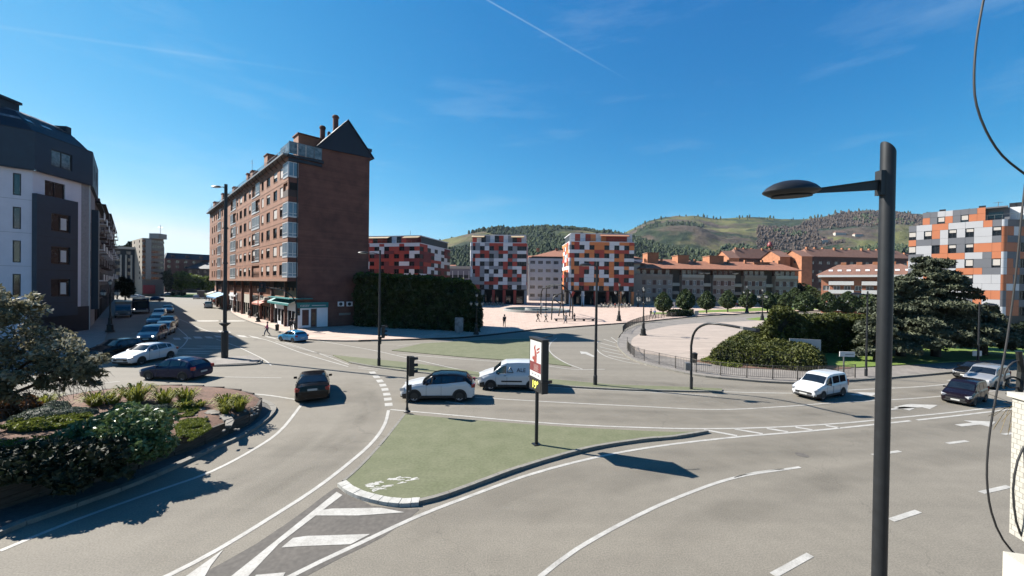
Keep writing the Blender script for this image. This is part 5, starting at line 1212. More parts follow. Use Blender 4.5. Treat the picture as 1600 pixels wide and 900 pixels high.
def tower(name, label, pxl, pxr, Y, slope, ytop, ybase, rows, side_rows, side_len, side, roofrow, awn, gcols, W=None):
    c = gpt(pxl, Y); q = (pxr - 800) / FPX; a = math.atan2(slope[1], slope[0]); dx, dy = math.cos(a), math.sin(a)
    Wd = (q * c.y - c.x) / (dx - q * dy); t = thing(name, label, 'building', (c.x, c.y, .1), a)
    top = zat(pxl, ytop, Y); gz = 5.2; nf = len(rows) // 2; fh = (top - .1 - gz) / nf; hs, hw = fh * .43, fh * .57; D = side_len
    MB().b2(.07, Wd - .07, .16, D - .07, gz - .3, top - .2).build('core_wall', M_frame, t); MB().b2(-.1, Wd + .1, -.1, D + .1, top - .2, top).build('roof_slab', PC['W'], t)
    panel_face(t, Matrix.Identity(4), rows, Wd, gz, hs, hw)
    n = len(side_rows[0])
    if side > 0: T = Matrix.Translation((Wd, 0, 0)) @ Matrix.Rotation(PI / 2, 4, 'Z')
    else: T = Matrix.Translation((0, D, 0)) @ Matrix.Rotation(-PI / 2, 4, 'Z')
    panel_face(t, T, side_rows, D, gz, hs, hw)
    # other side plain panels
    # rounded white corner at the left front
    for f in range(nf):
        for (z0, h, cc) in ((gz + f * fh, hw, 'G' if f % 2 else rows[-1 - 2 * f][0].replace('#', 'W')), (gz + f * fh + hw, hs, 'W')):
            MB().lathe([(.55, 0), (.55, h - .03)], n=12).build('corner_panel', PC[cc if cc in PC else 'W'], t).location = (.3, .35, z0)
    # set-back top storey with awnings
    r = roofrow; th = fh * .95; cw = (Wd - .6) / len(r)
    MB().b2(.8, Wd - .6, 1.6, D - 1, top, top + th).build('attic_wall', M_frame, t); MB().b2(.5, Wd - .3, 1.2, D - .6, top + th, top + th + .25).build('attic_roof', PC['W'], t)
    for i, ch in enumerate(r):
        if ch in PC: o = link('panel', pbox(cw, th, ch), t, (.3 + i * cw, 1.5, top))
        elif ch == '#': place(t, win_mesh(cw, th * .8, 'att', 1), 'window', .3 + i * cw, 1.5, top)
    rail = MB().b2(.2, Wd - .2, .1, .14, top + .9, top + .95)
    for i in range(int(Wd / 1.5)): rail.b2(.3 + i * 1.5, .34 + i * 1.5, .1, .14, top, top + .9)
    rail.build('terrace_railing', M_steel, t)
    for (a_, b_, m) in awn:
        x0, x1 = Wd * a_, Wd * b_
        MB().add([(x0, 1.4, top + th), (x1, 1.4, top + th), (x1, -.5, top + th * .72), (x0, -.5, top + th * .72), (x0, 1.4, top + th - .08), (x1, 1.4, top + th - .08), (x1, -.5, top + th * .72 - .25), (x0, -.5, top + th * .72 - .25)], [(0, 3, 2, 1), (3, 7, 6, 2), (4, 5, 6, 7), (0, 4, 7, 3), (1, 2, 6, 5)]).build('terrace_awning', m, t)
    for i in range(3): MB().b2(-.5, .5, -.5, .5, 0, 1.2).build('vent', M_frame, t).location = (Wd * (.25 + .25 * i), D * .5, top + th + .2)
    MB().tube([(Wd * .6, D * .4, top + th), (Wd * .6, D * .4, top + th + 3)], .06, 4).build('aerial', M_frame, t)
    # arcade
    MB().b2(.8, Wd - .8, 2.6, D - .5, 0, gz - .3).build('arcade_wall', M_dark, t)
    for i, cc in enumerate(gcols):
        x = Wd * (i + .02) / (len(gcols) - 1) * .96 + .1; MB().b2(x, x + .9, .05, .95, -.1, gz - .3).build('column', PC[cc], t)
    for i in range(4): MB().b2(Wd * (.14 + .22 * i), Wd * (.14 + .22 * i) + 2.6, 2.5, 2.58, .4, 3).build('shop_window', M_glass, t)
    return t, Wd, top, fh
M_aw = mat('sand_awning', (.52, .38, .22), .7, var=.06); M_aw2 = mat('orange_awning', (.48, .22, .12), .7, var=.06)
rowsC = ['ORWWOOOOWWOOR', '#R#W#OO#W#W#O', 'WWWOORROORRRW', 'R#O#O#R#W#O##', 'OWWWWWWWWOOWW', 'O#W#R#W#O#R##', 'OORRWRRROWWOW', '#OR#W#W#O#W#O', 'WRRWWOWWORRRR', '#R#WW#O#W#R#W', 'OWROOOOWWRRRR', '#O#R#W#O#R#W#'][:12]
rowsB = ['RGWGRRRWWRRR', '#G#W#R#W#G##', 'WWRRGGRRGGWW', '#R#R#G#W#R##', 'RWWWGWWWRGWW', '#W#G#W#R#R##', 'RRGWGGGRGWWR', '#RG#W#W#R#W#', 'GRGWGWWRRGRW', 'GG#W#R#W#R#W', 'GGGRRRWWGGGW', '#R#G#W#R#W#G'][:12]
tower('panel_tower', 'orange, red and white chequered tower standing on the square behind the ornate lamps', 889, 990, 137, (1, 0.02), 377, 477, rowsC[:12] if False else rowsC[:11] + ['#O#R#W#O#R#W#'], rndrows(8, 12, 'ORW', 4), 16, -1, 'WRWROWORRRRW', [(.48, .92, M_aw2)], 'WWRROO')
tower('panel_tower', 'grey, red and white chequered tower with a sand-coloured awning, left of the orange one', 735, 822, 137, (1, -0.06), 379, 473, rowsB, rndrows(9, 12, 'GRGWR', 5), 18, 1, 'RW_GW_RWG_RW', [(.01, .24, M_aw), (.72, .95, M_aw)], 'GGRRRG')
tower('panel_tower', 'dark red and white chequered tower behind the tall cypress hedge', 562, 655, 128, (1, -0.25), 381, 473, rndrows(12, 12, 'DRWDRWR', 9), rndrows(9, 12, 'DWDRDW', 12), 24, 1, 'RR_RR_W_RDDD', [(.12, .48, M_aw), (.72, .98, M_aw)], 'RDRDRD')

# ---------------------------------------------------------------- big panel building on the right
Kc = V(1573, 440, 81); el = V(1442, 440, 81); a_ = math.atan2(-1, .83); dirx = Vector((math.cos(a_), math.sin(a_)))
q = (1418 - 800) / FPX; s = (Kc.x - q * Kc.y) / (dirx.x - q * dirx.y); Wd = s; org = Vector((Kc.x, Kc.y)) - dirx * s
rt = thing('panel_building', 'large salmon, grey and white panelled apartment building behind the cedar', 'building', (org.x, org.y, .1), a_)
def lr(px, py, y=0): return loc(px, py, plane_y=y, par=rt)
zt_ = lr(1560, 343).z; zb2 = lr(1500, 481).z; rowsD = ['GWWOOWWWWOG', '#W#OW#W#WW#', 'OGGGWGGGWWG', '#WW#O#G#OOO', 'GGWOOOOWWGO', 'W#OOG#W#GG#', 'GOOGWWOOOGG', '#WOWW#G#WWW', 'WGGWGGGWWWW', 'W#GW#WW#OOO', 'GGGGGGGGOWW', '#O#W#G#W#O#']
rowsD = [r.replace('O', 'S').replace('G', 'B').replace('W', 'V') for r in rowsD]
fh = (zt_ - zb2) / 5.6; gz = zt_ - fh * 6
print('panel building W', Wd, zt_, zb2, gz)
MB().b2(.07, Wd - .4, .16, 15, 0, zt_ - .05).build('core_wall', M_frame, rt)
panel_face(rt, Matrix.Identity(4), rowsD, Wd - .8, gz, fh * .43, fh * .57, blind=.9, wname='pd')
topr = ['BWWBBSS', '#SS#BSS']
# top storey
xa, xb = lr(1442, 330, .02).x, lr(1540, 330, .02).x; zT = lr(1490, 329).z
th = lr(1538, 324).z - zt_; cw = (xb - xa) / 8
MB().b2(xa + .1, xb - .1, .18, 12, zt_, zt_ + th - .05).build('attic_wall', M_frame, rt)
for rr_, (zq, h, row) in enumerate(((zt_ + th * .55, th * .45, 'BBVVBBBS'), (zt_, th * .55, 'SB#SB#SS'[:8]))):
    for i, ch in enumerate(row):
        if ch == '#': place(rt, win_mesh(cw, h, 'pd2', 1), 'window', xa + i * cw, .12, zq); link('blind', MB().b2(.1, cw - .1, -.06, -.03, h * .3, h - .1).mesh('blind', M_blind), rt, (xa + i * cw, .12, zq))
        else: link('panel', pbox(cw, h, ch), rt, (xa + i * cw, .02, zq))
MB().b2(xb, xb + 3.2, 1.5, 12, zt_, zt_ + th * .9).build('attic_wall', PC['B'], rt); MB().b2(xb + .4, xb + 2.4, 1.4, 1.49, zt_ + .5, zt_ + th * .6).build('window', M_glass, rt); MB().b2(xb - .1, xb + 3, .3, 12, zt_ + th * .9, zt_ + th).build('attic_roof', PC['B'], rt)
MB().b2(xb + 3.2, xb + 7.5, 2.5, 12, zt_, zt_ + th * .95).build('attic_wall', PC['W'], rt)
for px, tt in ((1473, 325), (1535, 320), (1583, 322), (1590, 322)): q = lr(px, tt, 4); MB().b2(-.5, .5, -.3, .3, -.1, .9).build('chimney', M_frame, rt).location = (q.x, 4, zt_ + th)
q = lr(1560, 315, 4); MB().tube([(q.x, 4, zt_), (q.x, 4, q.z)], .05, 4).tube([(q.x - .7, 4, q.z - .2), (q.x + .7, 4, q.z - .2)], .04, 4).build('aerial', M_steel, rt)
# rounded right corner and the shaded return
z = gz; seq = ['B', 'S', 'W', 'W', 'S', 'B', 'B', 'S', 'S', 'W', 'S', 'W']
seq = ['W', 'B', 'B', 'S', 'S', 'W', 'W', 'W', 'S', 'S', 'S', 'W']
for f in range(12):
    h = fh * (.57 if f % 2 == 0 else .43); vs = []
    for k in range(7): t = -PI / 2 + PI / 2 * k / 6; vs.append((Wd - .8 + .8 * math.cos(t), .8 + .8 * math.sin(t) - .07, 0))
    mb = MB().add([(x, y, z_) for z_ in (0, h - .03) for x, y, _ in vs], [(k, k + 1, 8 + k, 7 + k) for k in range(6)]); mb.build('corner_panel', PC[seq[f]], rt, smooth=60).location = (0, 0, z); z += h
rowsE = rndrows(9, 12, 'SBWBW', 21); rowsE = [r[:1].replace('#', 'S') + r[1:] for r in rowsE]
TR = Matrix.Translation((Wd - .10, .62, 0)) @ Matrix.Rotation(math.radians(56), 4, 'Z')
MB().b2(.2, 14, .16, 9, 0, zt_ - .1).xf(TR).build('core_wall', M_frame, rt)
panel_face(rt, TR, rowsE, 14, gz, fh * .43, fh * .57, wname='pe')
# terrace railing on top right, ground floor columns
for i in range(7): MB().b2(xb + .2 + i * 1.0, xb + .25 + i * 1.0, .0, .05, zt_, zt_ + 1.0).build('railing_post', M_steel, rt)
MB().b2(xb + .1, xb + 6.6, 0, .05, zt_ + 1.0, zt_ + 1.06).build('railing_bar', M_steel, rt)
MB().b2(.5, Wd - .4, 1.2, 14, 0, gz).build('ground_floor_wall', M_frame, rt)
for i in range(9): x = i * (Wd - 1) / 8; MB().b2(x, x + .7, .02, .9, 0, gz).build('column', PC['W'], rt)
for i in range(8): x = i * (Wd - 1) / 8 + .75; MB().b2(x, x + (Wd - 1) / 8 - .1, 1.0, 1.1, gz * .4, gz * .8).build('shop_panel', PC['W' if i % 2 else 'B'], rt)
MB().b2(-.3, Wd, -.2, .01, gz * .28, gz * .42).build('plinth_band', PC['W'], rt)
# low wing at its left end (green-grey)
ql = lr(1419, 362, 3)
MB().b2(-.02, .06, 1.2, 4, 0, zt_ - .6).build('wing_wall', mat('green_grey_panel', (.22, .24, .22), .7, var=.05), rt)

# ================================================================ low and distant buildings
def hip(par, x0, x1, y0, y1, z, h, m, ins=None, over=.6, ridge_y=None, name='roof'):
    ins = (y1 - y0) / 2 if ins is None else ins; ym = ridge_y if ridge_y is not None else (y0 + y1) / 2; x0 -= over; x1 += over; y0 -= over; y1 += over
    return MB().add([(x0, y0, z), (x1, y0, z), (x1, y1, z), (x0, y1, z), (x0 + ins, ym, z + h), (x1 - ins, ym, z + h), (x0, y0, z - .25), (x1, y0, z - .25), (x1, y1, z - .25), (x0, y1, z - .25)],
        [(0, 1, 5, 4), (2, 3, 4, 5), (1, 2, 5), (3, 0, 4), (6, 7, 1, 0), (7, 8, 2, 1), (8, 9, 3, 2), (9, 6, 0, 3), (9, 8, 7, 6)]).build(name, m, par)
# office building with window bands behind the sculpture
M_off = mat('pale_office_wall', (.62, .66, .70), .8, var=.05)
c = gpt(826, 172); ht = zat(860, 404, 172); Wo = (gpt(1008, 172) - c).x
of = thing('office_building', 'pale grey office building with long window bands, seen between the two towers', 'building', (c.x, c.y, .1), 0)
hs = []
for f in range(5):
    n = 15
    for i in range(n): hs.append((Wo * (i + .5) / n - 1.1, Wo * (i + .5) / n + 1.1, 1.6 + f * 3.6, 1.6 + f * 3.6 + 1.5))
MB().wall(0, Wo, -.1, ht, hs, .2, 0, 1, 0).build('wall', [M_off, M_frame], of)
for h in hs: place(of, win_mesh(2.2, 1.5, 'of', 3, M_glass, M_whitef, .1), 'window', h[0], .1, h[2])
for i in range(5): MB().b2(Wo * i / 5, Wo * i / 5 + .4, -.3, -.01, 0, ht).build('pilaster', M_off, of)
MB().b2(0, Wo, 0, 20, ht, ht + .4).b2(0, Wo, 0.1, 20, ht - 2, ht - .1).build('roof_slab', M_navy2, of)
hip(of, 2, Wo - 1, 6, 30, ht + 1.2, zat(860, 389, 185) - ht - 1.4, M_roof); MB().b2(2, Wo - 1, 6, 30, ht, ht + 1.2).build('attic_wall', M_cream, of)
for i in range(5): MB().b2(-.6, .6, -.6, .6, 0, 1.5).build('chimney', M_roof, of).location = (5 + i * 9, 17, zat(860, 389, 185) - 1)
c = gpt(672, 180); ht = zat(700, 420, 180); Wo2 = (gpt(740, 180) - c).x
o2 = thing('warehouse', 'low white-roofed hall between the red and the grey tower', 'building', (c.x, c.y, .1), 0)
MB().b2(0, Wo2, 0, 20, -.1, ht).build('wall', mat('violet_grey_wall', (.22, .22, .27), .8, var=.05), o2); MB().b2(-.3, Wo2 + .3, -.5, 20, ht, ht + 1.2).build('roof', M_cream, o2)
for f in range(3): MB().b2(.2, Wo2 - .2, -.06, -.01, 1.5 + f * 4, 3 + f * 4).build('window_band', M_frame, o2)
for i in range(8): MB().b2(.2 + i * Wo2 / 8, .5 + i * Wo2 / 8, -.12, -.07, .5, ht - 1).build('mullion', M_whitef, o2)

# the long four-storey block
Yl = 146; c = gpt(1002, Yl); cR = gpt(1246, Yl); Wl = (cR - c).length; ht = zat(1100, 421, Yl)
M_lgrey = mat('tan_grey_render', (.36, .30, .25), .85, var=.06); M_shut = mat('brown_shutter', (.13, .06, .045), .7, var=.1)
lg = thing('long_apartment_block', 'long four-storey block with terracotta roof behind the row of ball-shaped trees', 'building', (c.x, c.y, .1), 0)
nb = 5; bwid = Wl / nb; nfl = 4; fh_ = (ht - 1.2) / nfl
for b in range(nb):
    x0 = b * bwid; xr = x0 + bwid * .30 if b else x0; x1 = x0 + bwid
    # recessed stair bay + projecting block
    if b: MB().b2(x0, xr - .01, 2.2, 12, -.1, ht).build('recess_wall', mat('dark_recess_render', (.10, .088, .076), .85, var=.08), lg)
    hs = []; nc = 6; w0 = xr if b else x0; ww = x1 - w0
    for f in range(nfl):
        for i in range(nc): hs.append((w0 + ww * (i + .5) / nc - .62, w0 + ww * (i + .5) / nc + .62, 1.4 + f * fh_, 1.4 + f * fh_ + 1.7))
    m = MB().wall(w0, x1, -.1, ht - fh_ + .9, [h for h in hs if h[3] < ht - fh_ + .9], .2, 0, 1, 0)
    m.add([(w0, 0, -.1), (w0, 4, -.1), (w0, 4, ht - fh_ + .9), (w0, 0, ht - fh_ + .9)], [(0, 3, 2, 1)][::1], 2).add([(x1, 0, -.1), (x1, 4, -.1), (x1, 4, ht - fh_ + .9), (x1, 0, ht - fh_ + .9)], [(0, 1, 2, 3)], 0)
    m.build('wall', [M_lgrey, M_frame, mat('lit_flank_render', (.42, .33, .26), .85, var=.05)], lg)  # sunlight on the left flank put into a warmer, paler wall colour
    MB().b2(w0, x1, -.35, -.01, ht - fh_ + .1, ht - fh_ + 1.0).b2(w0, x1, -.36, 1.5, ht - fh_ - .1, ht - fh_ + .1).build('terrace_parapet', M_cream if b in (1, 2, 4) else M_lgrey, lg)
    MB().b2(w0 + .2, x1 - .2, 1.5, 10, ht - fh_ + .1, ht).build('attic_wall', M_shut, lg)
    for i in range(4): MB().b2(0, 1.4, -.04, .02, 0, 1.7).build('attic_window', M_glassl, lg).location = (w0 + ww * (i + .3) / 4, 1.46, ht - fh_ + 1)
    for k, h in enumerate(hs):
        if h[3] >= ht - fh_ + .9: continue
        if (k % nc) % 2 == 0: MB_ = _wm.setdefault('shut', MB().b2(0, 1.24, -.03, .04, 0, 1.7).mesh('shutter', M_shut)); place(lg, MB_, 'shutter', h[0], .02, h[2])
        else: place(lg, win_mesh(1.24, 1.7, 'lg', 1, M_glassl, M_whitef, .1), 'window', h[0], .08, h[2])
    for f in range(nfl - 1):
        if b: MB().b2(x0 + .3, xr - .3, .9, 2.19, 1.0 + f * fh_, 1.2 + f * fh_).b2(x0 + .3, xr - .3, .9, .96, 1.2 + f * fh_, 2.2 + f * fh_).build('balcony', M_lgrey if f % 2 else M_cream, lg)
hr = zat(1100, 409, Yl + 8) - ht
hip(lg, 0, Wl, 0, 14, ht, hr, M_roof, 5, 1.2)
cr_ = c
for px0, px1, pt, pb in ((1009, 1026, 396, 412), (1056, 1073, 400, 413), (1105, 1127, 401, 415), (1174, 1198, 411, 418)):
    x0 = gpt(px0, Yl + 6).x - c.x; x1 = gpt(px1, Yl + 6).x - c.x; z1 = zat((px0 + px1) / 2, pt, Yl + 5)
    MB().b2(x0, x1, 4.5, 10, ht - .5, z1).build('stair_tower', M_obrick, lg); MB().b2(x0 - .2, x1 + .2, 4.3, 10.2, z1, z1 + .25).build('stair_tower_cap', M_brickpale, lg)
for i in range(9): MB().b2(-.35, .35, -.35, .35, 0, 1.3).build('chimney', M_obrick, lg).location = (3 + i * Wl / 9, 5.5, ht + hr * .8)
for i, x in enumerate((.42, .6, .38, .87)): MB().lathe([(0.05, 0), (1.0, .35), (1.05, .5)], n=10).build('satellite_dish', M_whitef, lg).location = (Wl * x, -.2, ht - fh_ + 1.2)
MB().b2(-12, -.1, -1, 12, -.1, zat(1000, 428, Yl)).build('annex_wall', M_lgrey, lg); MB().b2(-12, -.1, 1, 14, zat(1000, 428, Yl), zat(1000, 412, Yl)).build('annex_gable', M_cream, lg)
hip(lg, -14, 1, 1, 16, zat(1000, 412, Yl), 2, M_roof, 4)
MB().b2(-7, -5.4, .9, .98, zat(1000, 420, Yl), zat(1000, 417, Yl)).build('window', M_glass, lg)

M_obrick_shade = mat('shaded_orange_brick', (.075, .045, .038), .85, var=.1)  # shade on the housing fronts put into a darker brick colour
# brick housing blocks behind, with sunlit gable ends
def housing(pxl, pxr, Y, yeave, yridge, label, gables=1, dep=9, rot=6):
    c = gpt(pxl, Y); cR = gpt(pxr, Y); W = (cR - c).length; t = thing('brick_housing_block', label, 'building', (c.x, c.y, .1), math.radians(rot)); ht = zat((pxl + pxr) / 2, yeave, Y); rh = zat((pxl + pxr) / 2, yridge, Y + 8) - ht
    nc = int(W / 4); nf = 5; fh_ = (ht - 1) / nf
    hs = [(W * (i + .5) / nc - .9, W * (i + .5) / nc + .9, 1.5 + f * fh_, 1.5 + f * fh_ + 1.5) for f in range(nf) for i in range(nc)]
    wb_ = MB().wall(0, W, -.1, ht, hs, .25, 2, 1, 0).add([(0, 0, -.1), (0, dep, -.1), (0, dep, ht), (0, dep / 2, ht + rh * .8), (0, 0, ht)], [(0, 4, 3, 2, 1)], 0).add([(W, 0, -.1), (W, dep, -.1), (W, dep, ht), (W, 0, ht)], [(0, 1, 2, 3)], 0); wb_.build('wall', [M_obrick, M_frame, M_obrick_shade], t)
    for h in hs: place(t, win_mesh(1.8, 1.5, 'hb', 1, M_glassl, M_frame), 'window', h[0], .1, h[2])
    hip(t, .2, W, 0, dep, ht + .05, rh, M_roof2, 2, .5)
    for i in range(int(W / 7)): MB().b2(-1.4, 1.4, 0, 2.6, 0, 1.3).build('dormer', M_dbrown, t).location = (4 + i * 7, 2.5, ht + rh * .25)
    for i in range(int(W / 5)): MB().b2(-.45, .45, -.45, .45, 0, 1.8).build('chimney', M_obrick, t).location = (2.5 + i * 5, 4 + (i % 3) * .7, ht + rh * .75)
    for g in range(gables):
        x = -5.5 - 7 * g; y = -2 + 5 * g; MB().add([(x, y, -.1), (x + 5.5, y, -.1), (x + 5.5, y, ht), (x, y, ht), (x, y + 12, -.1), (x + 5.5, y + 12, -.1), (x + 5.5, y + 12, ht), (x, y + 12, ht), (x, y + 6, ht + rh * .7), (x + 5.5, y + 6, ht + rh * .7)], [(0, 1, 2, 3), (1, 5, 6, 9, 2), (4, 0, 3, 8, 7), (5, 4, 7, 6)], 0).add([(x - .5, y - .6, ht - .3), (x + 6, y - .6, ht - .3), (x + 6, y + 6, ht + rh * .7 + .15), (x - .5, y + 6, ht + rh * .7 + .15), (x + 6, y + 12.6, ht - .3), (x - .5, y + 12.6, ht - .3)], [(0, 1, 2, 3), (3, 2, 4, 5)], 1).build('gable_wing', [M_obrick, M_roof2], t)
        for f in range(nf): MB().b2(-.03, .03, -.6, .6, 0, 1.3).build('window', M_frame, t).location = (x, y + 4, 2 + f * fh_)
    return t
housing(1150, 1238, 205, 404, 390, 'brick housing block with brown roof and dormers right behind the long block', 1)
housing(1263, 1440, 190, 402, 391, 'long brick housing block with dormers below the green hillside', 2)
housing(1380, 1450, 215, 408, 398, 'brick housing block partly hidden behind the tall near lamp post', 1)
# church tower with red dome
c = gpt(1202, 330); zt2 = zat(1202, 381, 330); ch = thing('church_tower', 'slim pale tower with a dark red dome above the brown roofs', 'tower', (c.x, c.y, .1), 0)
MB().b2(-1.6, 1.6, -1.6, 1.6, 0, zat(1202, 391, 330)).build('shaft', M_cream, ch)
for i in range(4):
    for s in (-1, 1): MB().b2(-.3, .3, -.3, .3, 0, 3.5).build('pier', M_cream, ch).location = ((1.4 if i % 2 else -1.4), s * 1.4, zat(1202, 391, 330))
MB().lathe([(1.9, 0), (2.1, 1.2), (1.5, 2.8), (.6, 3.8), (.1, 4.3)], n=12).build('dome', mat('red_dome', (.22, .03, .03), .5), ch, smooth=60).location = (0, 0, zat(1202, 389, 330) + 2)
# orange building with white balconies, turned to the sun
Yo = 122; kr = gpt(1378, Yo - 16); a_ = math.atan2(-1, 1.25); dx_ = Vector((math.cos(a_), math.sin(a_))); q = (1283 - 800) / FPX; s = (kr.x - q * kr.y) / (dx_.x - q * dx_.y); o_ = Vector((kr.x, kr.y)) - dx_ * s
ob = thing('orange_apartment_house', 'orange brick apartment house with white balcony bands and skylit roof', 'building', (o_.x, o_.y, .1), a_)
def lo(px, py, y=0): return loc(px, py, plane_y=y, par=ob)
he = lo(1330, 433).z; print('orange house', s, he)
hs = []; Wb = s + 8; nf = 4; fh_ = (he - .6) / nf
for f in range(nf):
    for i in range(9): x = Wb * (i + .5) / 9; hs.append((x - .75, x + .75, .9 + f * fh_ + .7, .9 + f * fh_ + 2.1))
hs = [h for h in hs if h[3] < he - .2]
MB().wall(0, Wb, -.1, he, hs, .2, 0, 1, 0).add([(0, 0, -.1), (0, 12, -.1), (0, 12, he), (0, 0, he)], [(0, 3, 2, 1)]).add([(Wb, 0, -.1), (Wb, 12, -.1), (Wb, 12, he), (Wb, 0, he)], [(0, 1, 2, 3)]).build('wall', [mat('salmon_brick', (.46, .19, .11), .85, var=.06), M_frame], ob)
for h in hs: place(ob, win_mesh(1.5, 1.4, 'ob', 1, M_glassl, M_whitef, .12), 'window', h[0], .1, h[2])
for f in range(nf):
    for (u, v) in ((.08, .34), (.42, .72)):
        MB().b2(Wb * u, Wb * v, -1.2, -.01, .75 + f * fh_, .9 + f * fh_).b2(Wb * u, Wb * v, -1.2, -1.1, .9 + f * fh_, 1.8 + f * fh_).b2(Wb * u, Wb * u + .1, -1.09, -.01, .9 + f * fh_, 1.8 + f * fh_).build('balcony', M_whitef, ob)
MB().b2(-.8, Wb + .8, -1.3, 13, he, he + .6).build('eaves_board', M_whitef, ob)
rz_ = zat(1320, 417, Yo) - he - .6
hip(ob, 0, Wb, 0, 12, he + .65, rz_ * 1.05, M_roof2, 5, 1.2)
for i in range(9):
    f = .1 + i * .095; sk_ = MB().b2(-.45, .45, -.6, .6, 0, .08).build('skylight', M_whitef, ob); tt = .38; sk_.location = (Wb * f, -1.2 + 7.2 * tt, he + .68 + rz_ * 1.05 * tt); sk_.rotation_euler = (math.atan2(rz_ * 1.05, 7.2), 0, 0)
for i in range(5): MB().b2(-.6, .6, -.5, .5, 0, 1.4).build('chimney', M_obrick, ob).location = (5 + i * Wb / 6, 6, he + rz_)
# scattered far roofs
for i, (px, y, Y, w_) in enumerate(((846, 402, 260, 22), (1050, 408, 260, 24), (1085, 411, 240, 16), (1030, 410, 300, 18), (1235, 397, 300, 16), (1428, 402, 240, 14), (1010, 406, 320, 20), (700, 416, 300, 16))):
    c = gpt(px, Y); h = zat(px, y, Y); t = thing('distant_house', ['white-walled house with orange roof left of the orange tower', 'pale house between the first two stair towers of the long block', 'small white house peeking over the long block roof', 'orange roofed house above the left end of the long block', 'orange roofed house between the brick housing blocks', 'orange gabled house left of the salmon and grey building', 'low house at the foot of the bushy slope right of the orange tower', 'low house beyond the white-roofed hall'][i], 'house', (c.x, c.y, .1), R.uniform(-.3, .3))
    MB().b2(-w_ / 2, w_ / 2, -6, 6, -.1, h - 2).build('wall', M_cream if i in (0, 1, 2, 7) else M_obrick, t); hip(t, -w_ / 2, w_ / 2, -6, 6, h - 2, 3, M_roof, 3, .8)
    for k in range(3): MB().b2(-.6, .6, -.05, .05, 0, 1.4).build('window', M_frame, t).location = (-w_ / 3 + k * w_ / 3, -6.04, h - 5)

# ================================================================ hills
M_hill = bpy.data.materials.new('hillside'); M_hill.use_nodes = True
def hillmat(m):
    t = m.node_tree; b = t.nodes['Principled BSDF']; K = t.links.new; b.inputs['Roughness'].default_value = .95; b.inputs['Specular IOR Level'].default_value = .1
    g = t.nodes.new('ShaderNodeNewGeometry'); s = t.nodes.new('ShaderNodeSeparateXYZ'); K(g.outputs['Position'], s.inputs[0])
    def noise(sc_, det, off=0, rough=.6):
        mp_ = t.nodes.new('ShaderNodeMapping'); mp_.inputs['Location'].default_value = (off, off, 0); K(g.outputs['Position'], mp_.inputs[0])
        n = t.nodes.new('ShaderNodeTexNoise'); n.inputs['Scale'].default_value = sc_; n.inputs['Detail'].default_value = det; n.inputs['Roughness'].default_value = rough; K(mp_.outputs[0], n.inputs['Vector']); return n.outputs['Fac']
    def ramp(f, a, bb, c1, c2):
        r = t.nodes.new('ShaderNodeValToRGB'); r.color_ramp.elements[0].position = a; r.color_ramp.elements[1].position = bb; r.color_ramp.elements[0].color = c1 + (1,); r.color_ramp.elements[1].color = c2 + (1,); K(f, r.inputs[0]); return r.outputs[0]
    def mix(f, a, bb):
        x = t.nodes.new('ShaderNodeMix'); x.data_type = 'RGBA'; K(f, x.inputs[0]); K(a, x.inputs[6]); K(bb, x.inputs[7]); return x.outputs[2]
    grass = ramp(noise(.006, 8, 5), .35, .65, (.075, .085, .028), (.115, .105, .05))
    heath = ramp(noise(.02, 8, 9), .35, .65, (.045, .038, .03), (.085, .065, .05))
    forest = ramp(noise(.05, 6, 2), .35, .65, (.012, .02, .014), (.03, .042, .022))
    a = mix(ramp(noise(.0035, 6, 31), .46, .54, (0, 0, 0), (1, 1, 1)), grass, heath)
    bb = mix(ramp(noise(.0042, 7, 77), .50, .56, (0, 0, 0), (1, 1, 1)), a, forest)
    # small bright scrub marks and field edges
    c = mix(ramp(noise(.09, 5, 3), .60, .70, (0, 0, 0), (.55, .55, .55)), bb, forest); K(c, b.inputs['Base Color'])
    bp = t.nodes.new('ShaderNodeBump'); bp.inputs['Strength'].default_value = .8; bp.inputs['Distance'].default_value = 14; K(noise(.03, 8, 1), bp.inputs['Height']); K(bp.outputs[0], b.inputs['Normal'])
hillmat(M_hill)
from mathutils import noise as mn
M_floor = mat('forest_floor', (.075, .09, .05), .95, scale=.02, col2=(.035, .048, .03), detail=8, fine=.35, spec=.05); M_floor2 = mat('brown_forest_floor', (.105, .08, .062), .95, scale=.02, col2=(.055, .045, .04), detail=8, fine=.35, spec=.05)
def hill(name, prof_, D0, D1, D2, seed, fcls=None):
    n = 260; m = 60; xs = [prof_[0][0] + (prof_[-1][0] - prof_[0][0]) * i / n for i in range(n + 1)]; mb = MB(); top = []
    for i, px in enumerate(xs):
        yy = lerp_prof(prof_, px); q = (px - 800) / FPX; zr_ = zat(px, yy, D1)
        for j in range(m + 1):
            t = j / m
            if t < .8: u = t / .8; Y = D0 + (D1 - D0) * u; f = u ** 1.25 * (1 - .0 * u)
            else: u = (t - .8) / .2; Y = D1 + (D2 - D1) * u; f = 1 - u
            X = q * Y; nz = mn.fractal(Vector((X * .0016 + seed, Y * .0016, seed)), 1.0, 2.0, 6); amp = (1 - f ** 4) * f ** .5 if t < .8 else 0
            mb.v.append((X, Y, -2 + (zr_ + 2) * f + nz * 90 * amp * min(1, zr_ / 200) + mn.noise(Vector((X * .02, Y * .02, seed))) * 5 * f))
    for i in range(n):
        for j in range(m): a = i * (m + 1) + j; mb.f.append((a, a + m + 1, a + m + 2, a + 1)); mb.m.append(fcls(mb.v[a], j / (m * .8)) if fcls else 0)
    o = struct(name, mb, [M_hill, M_floor, M_floor2], smooth=True); return o, mb, n, m
def nz(p, s_, o): return mn.noise(Vector((p[0] * s_ + o, p[1] * s_ * 1.0, o)))
fA = lambda p, u: nz(p, .003, 4) > -.28
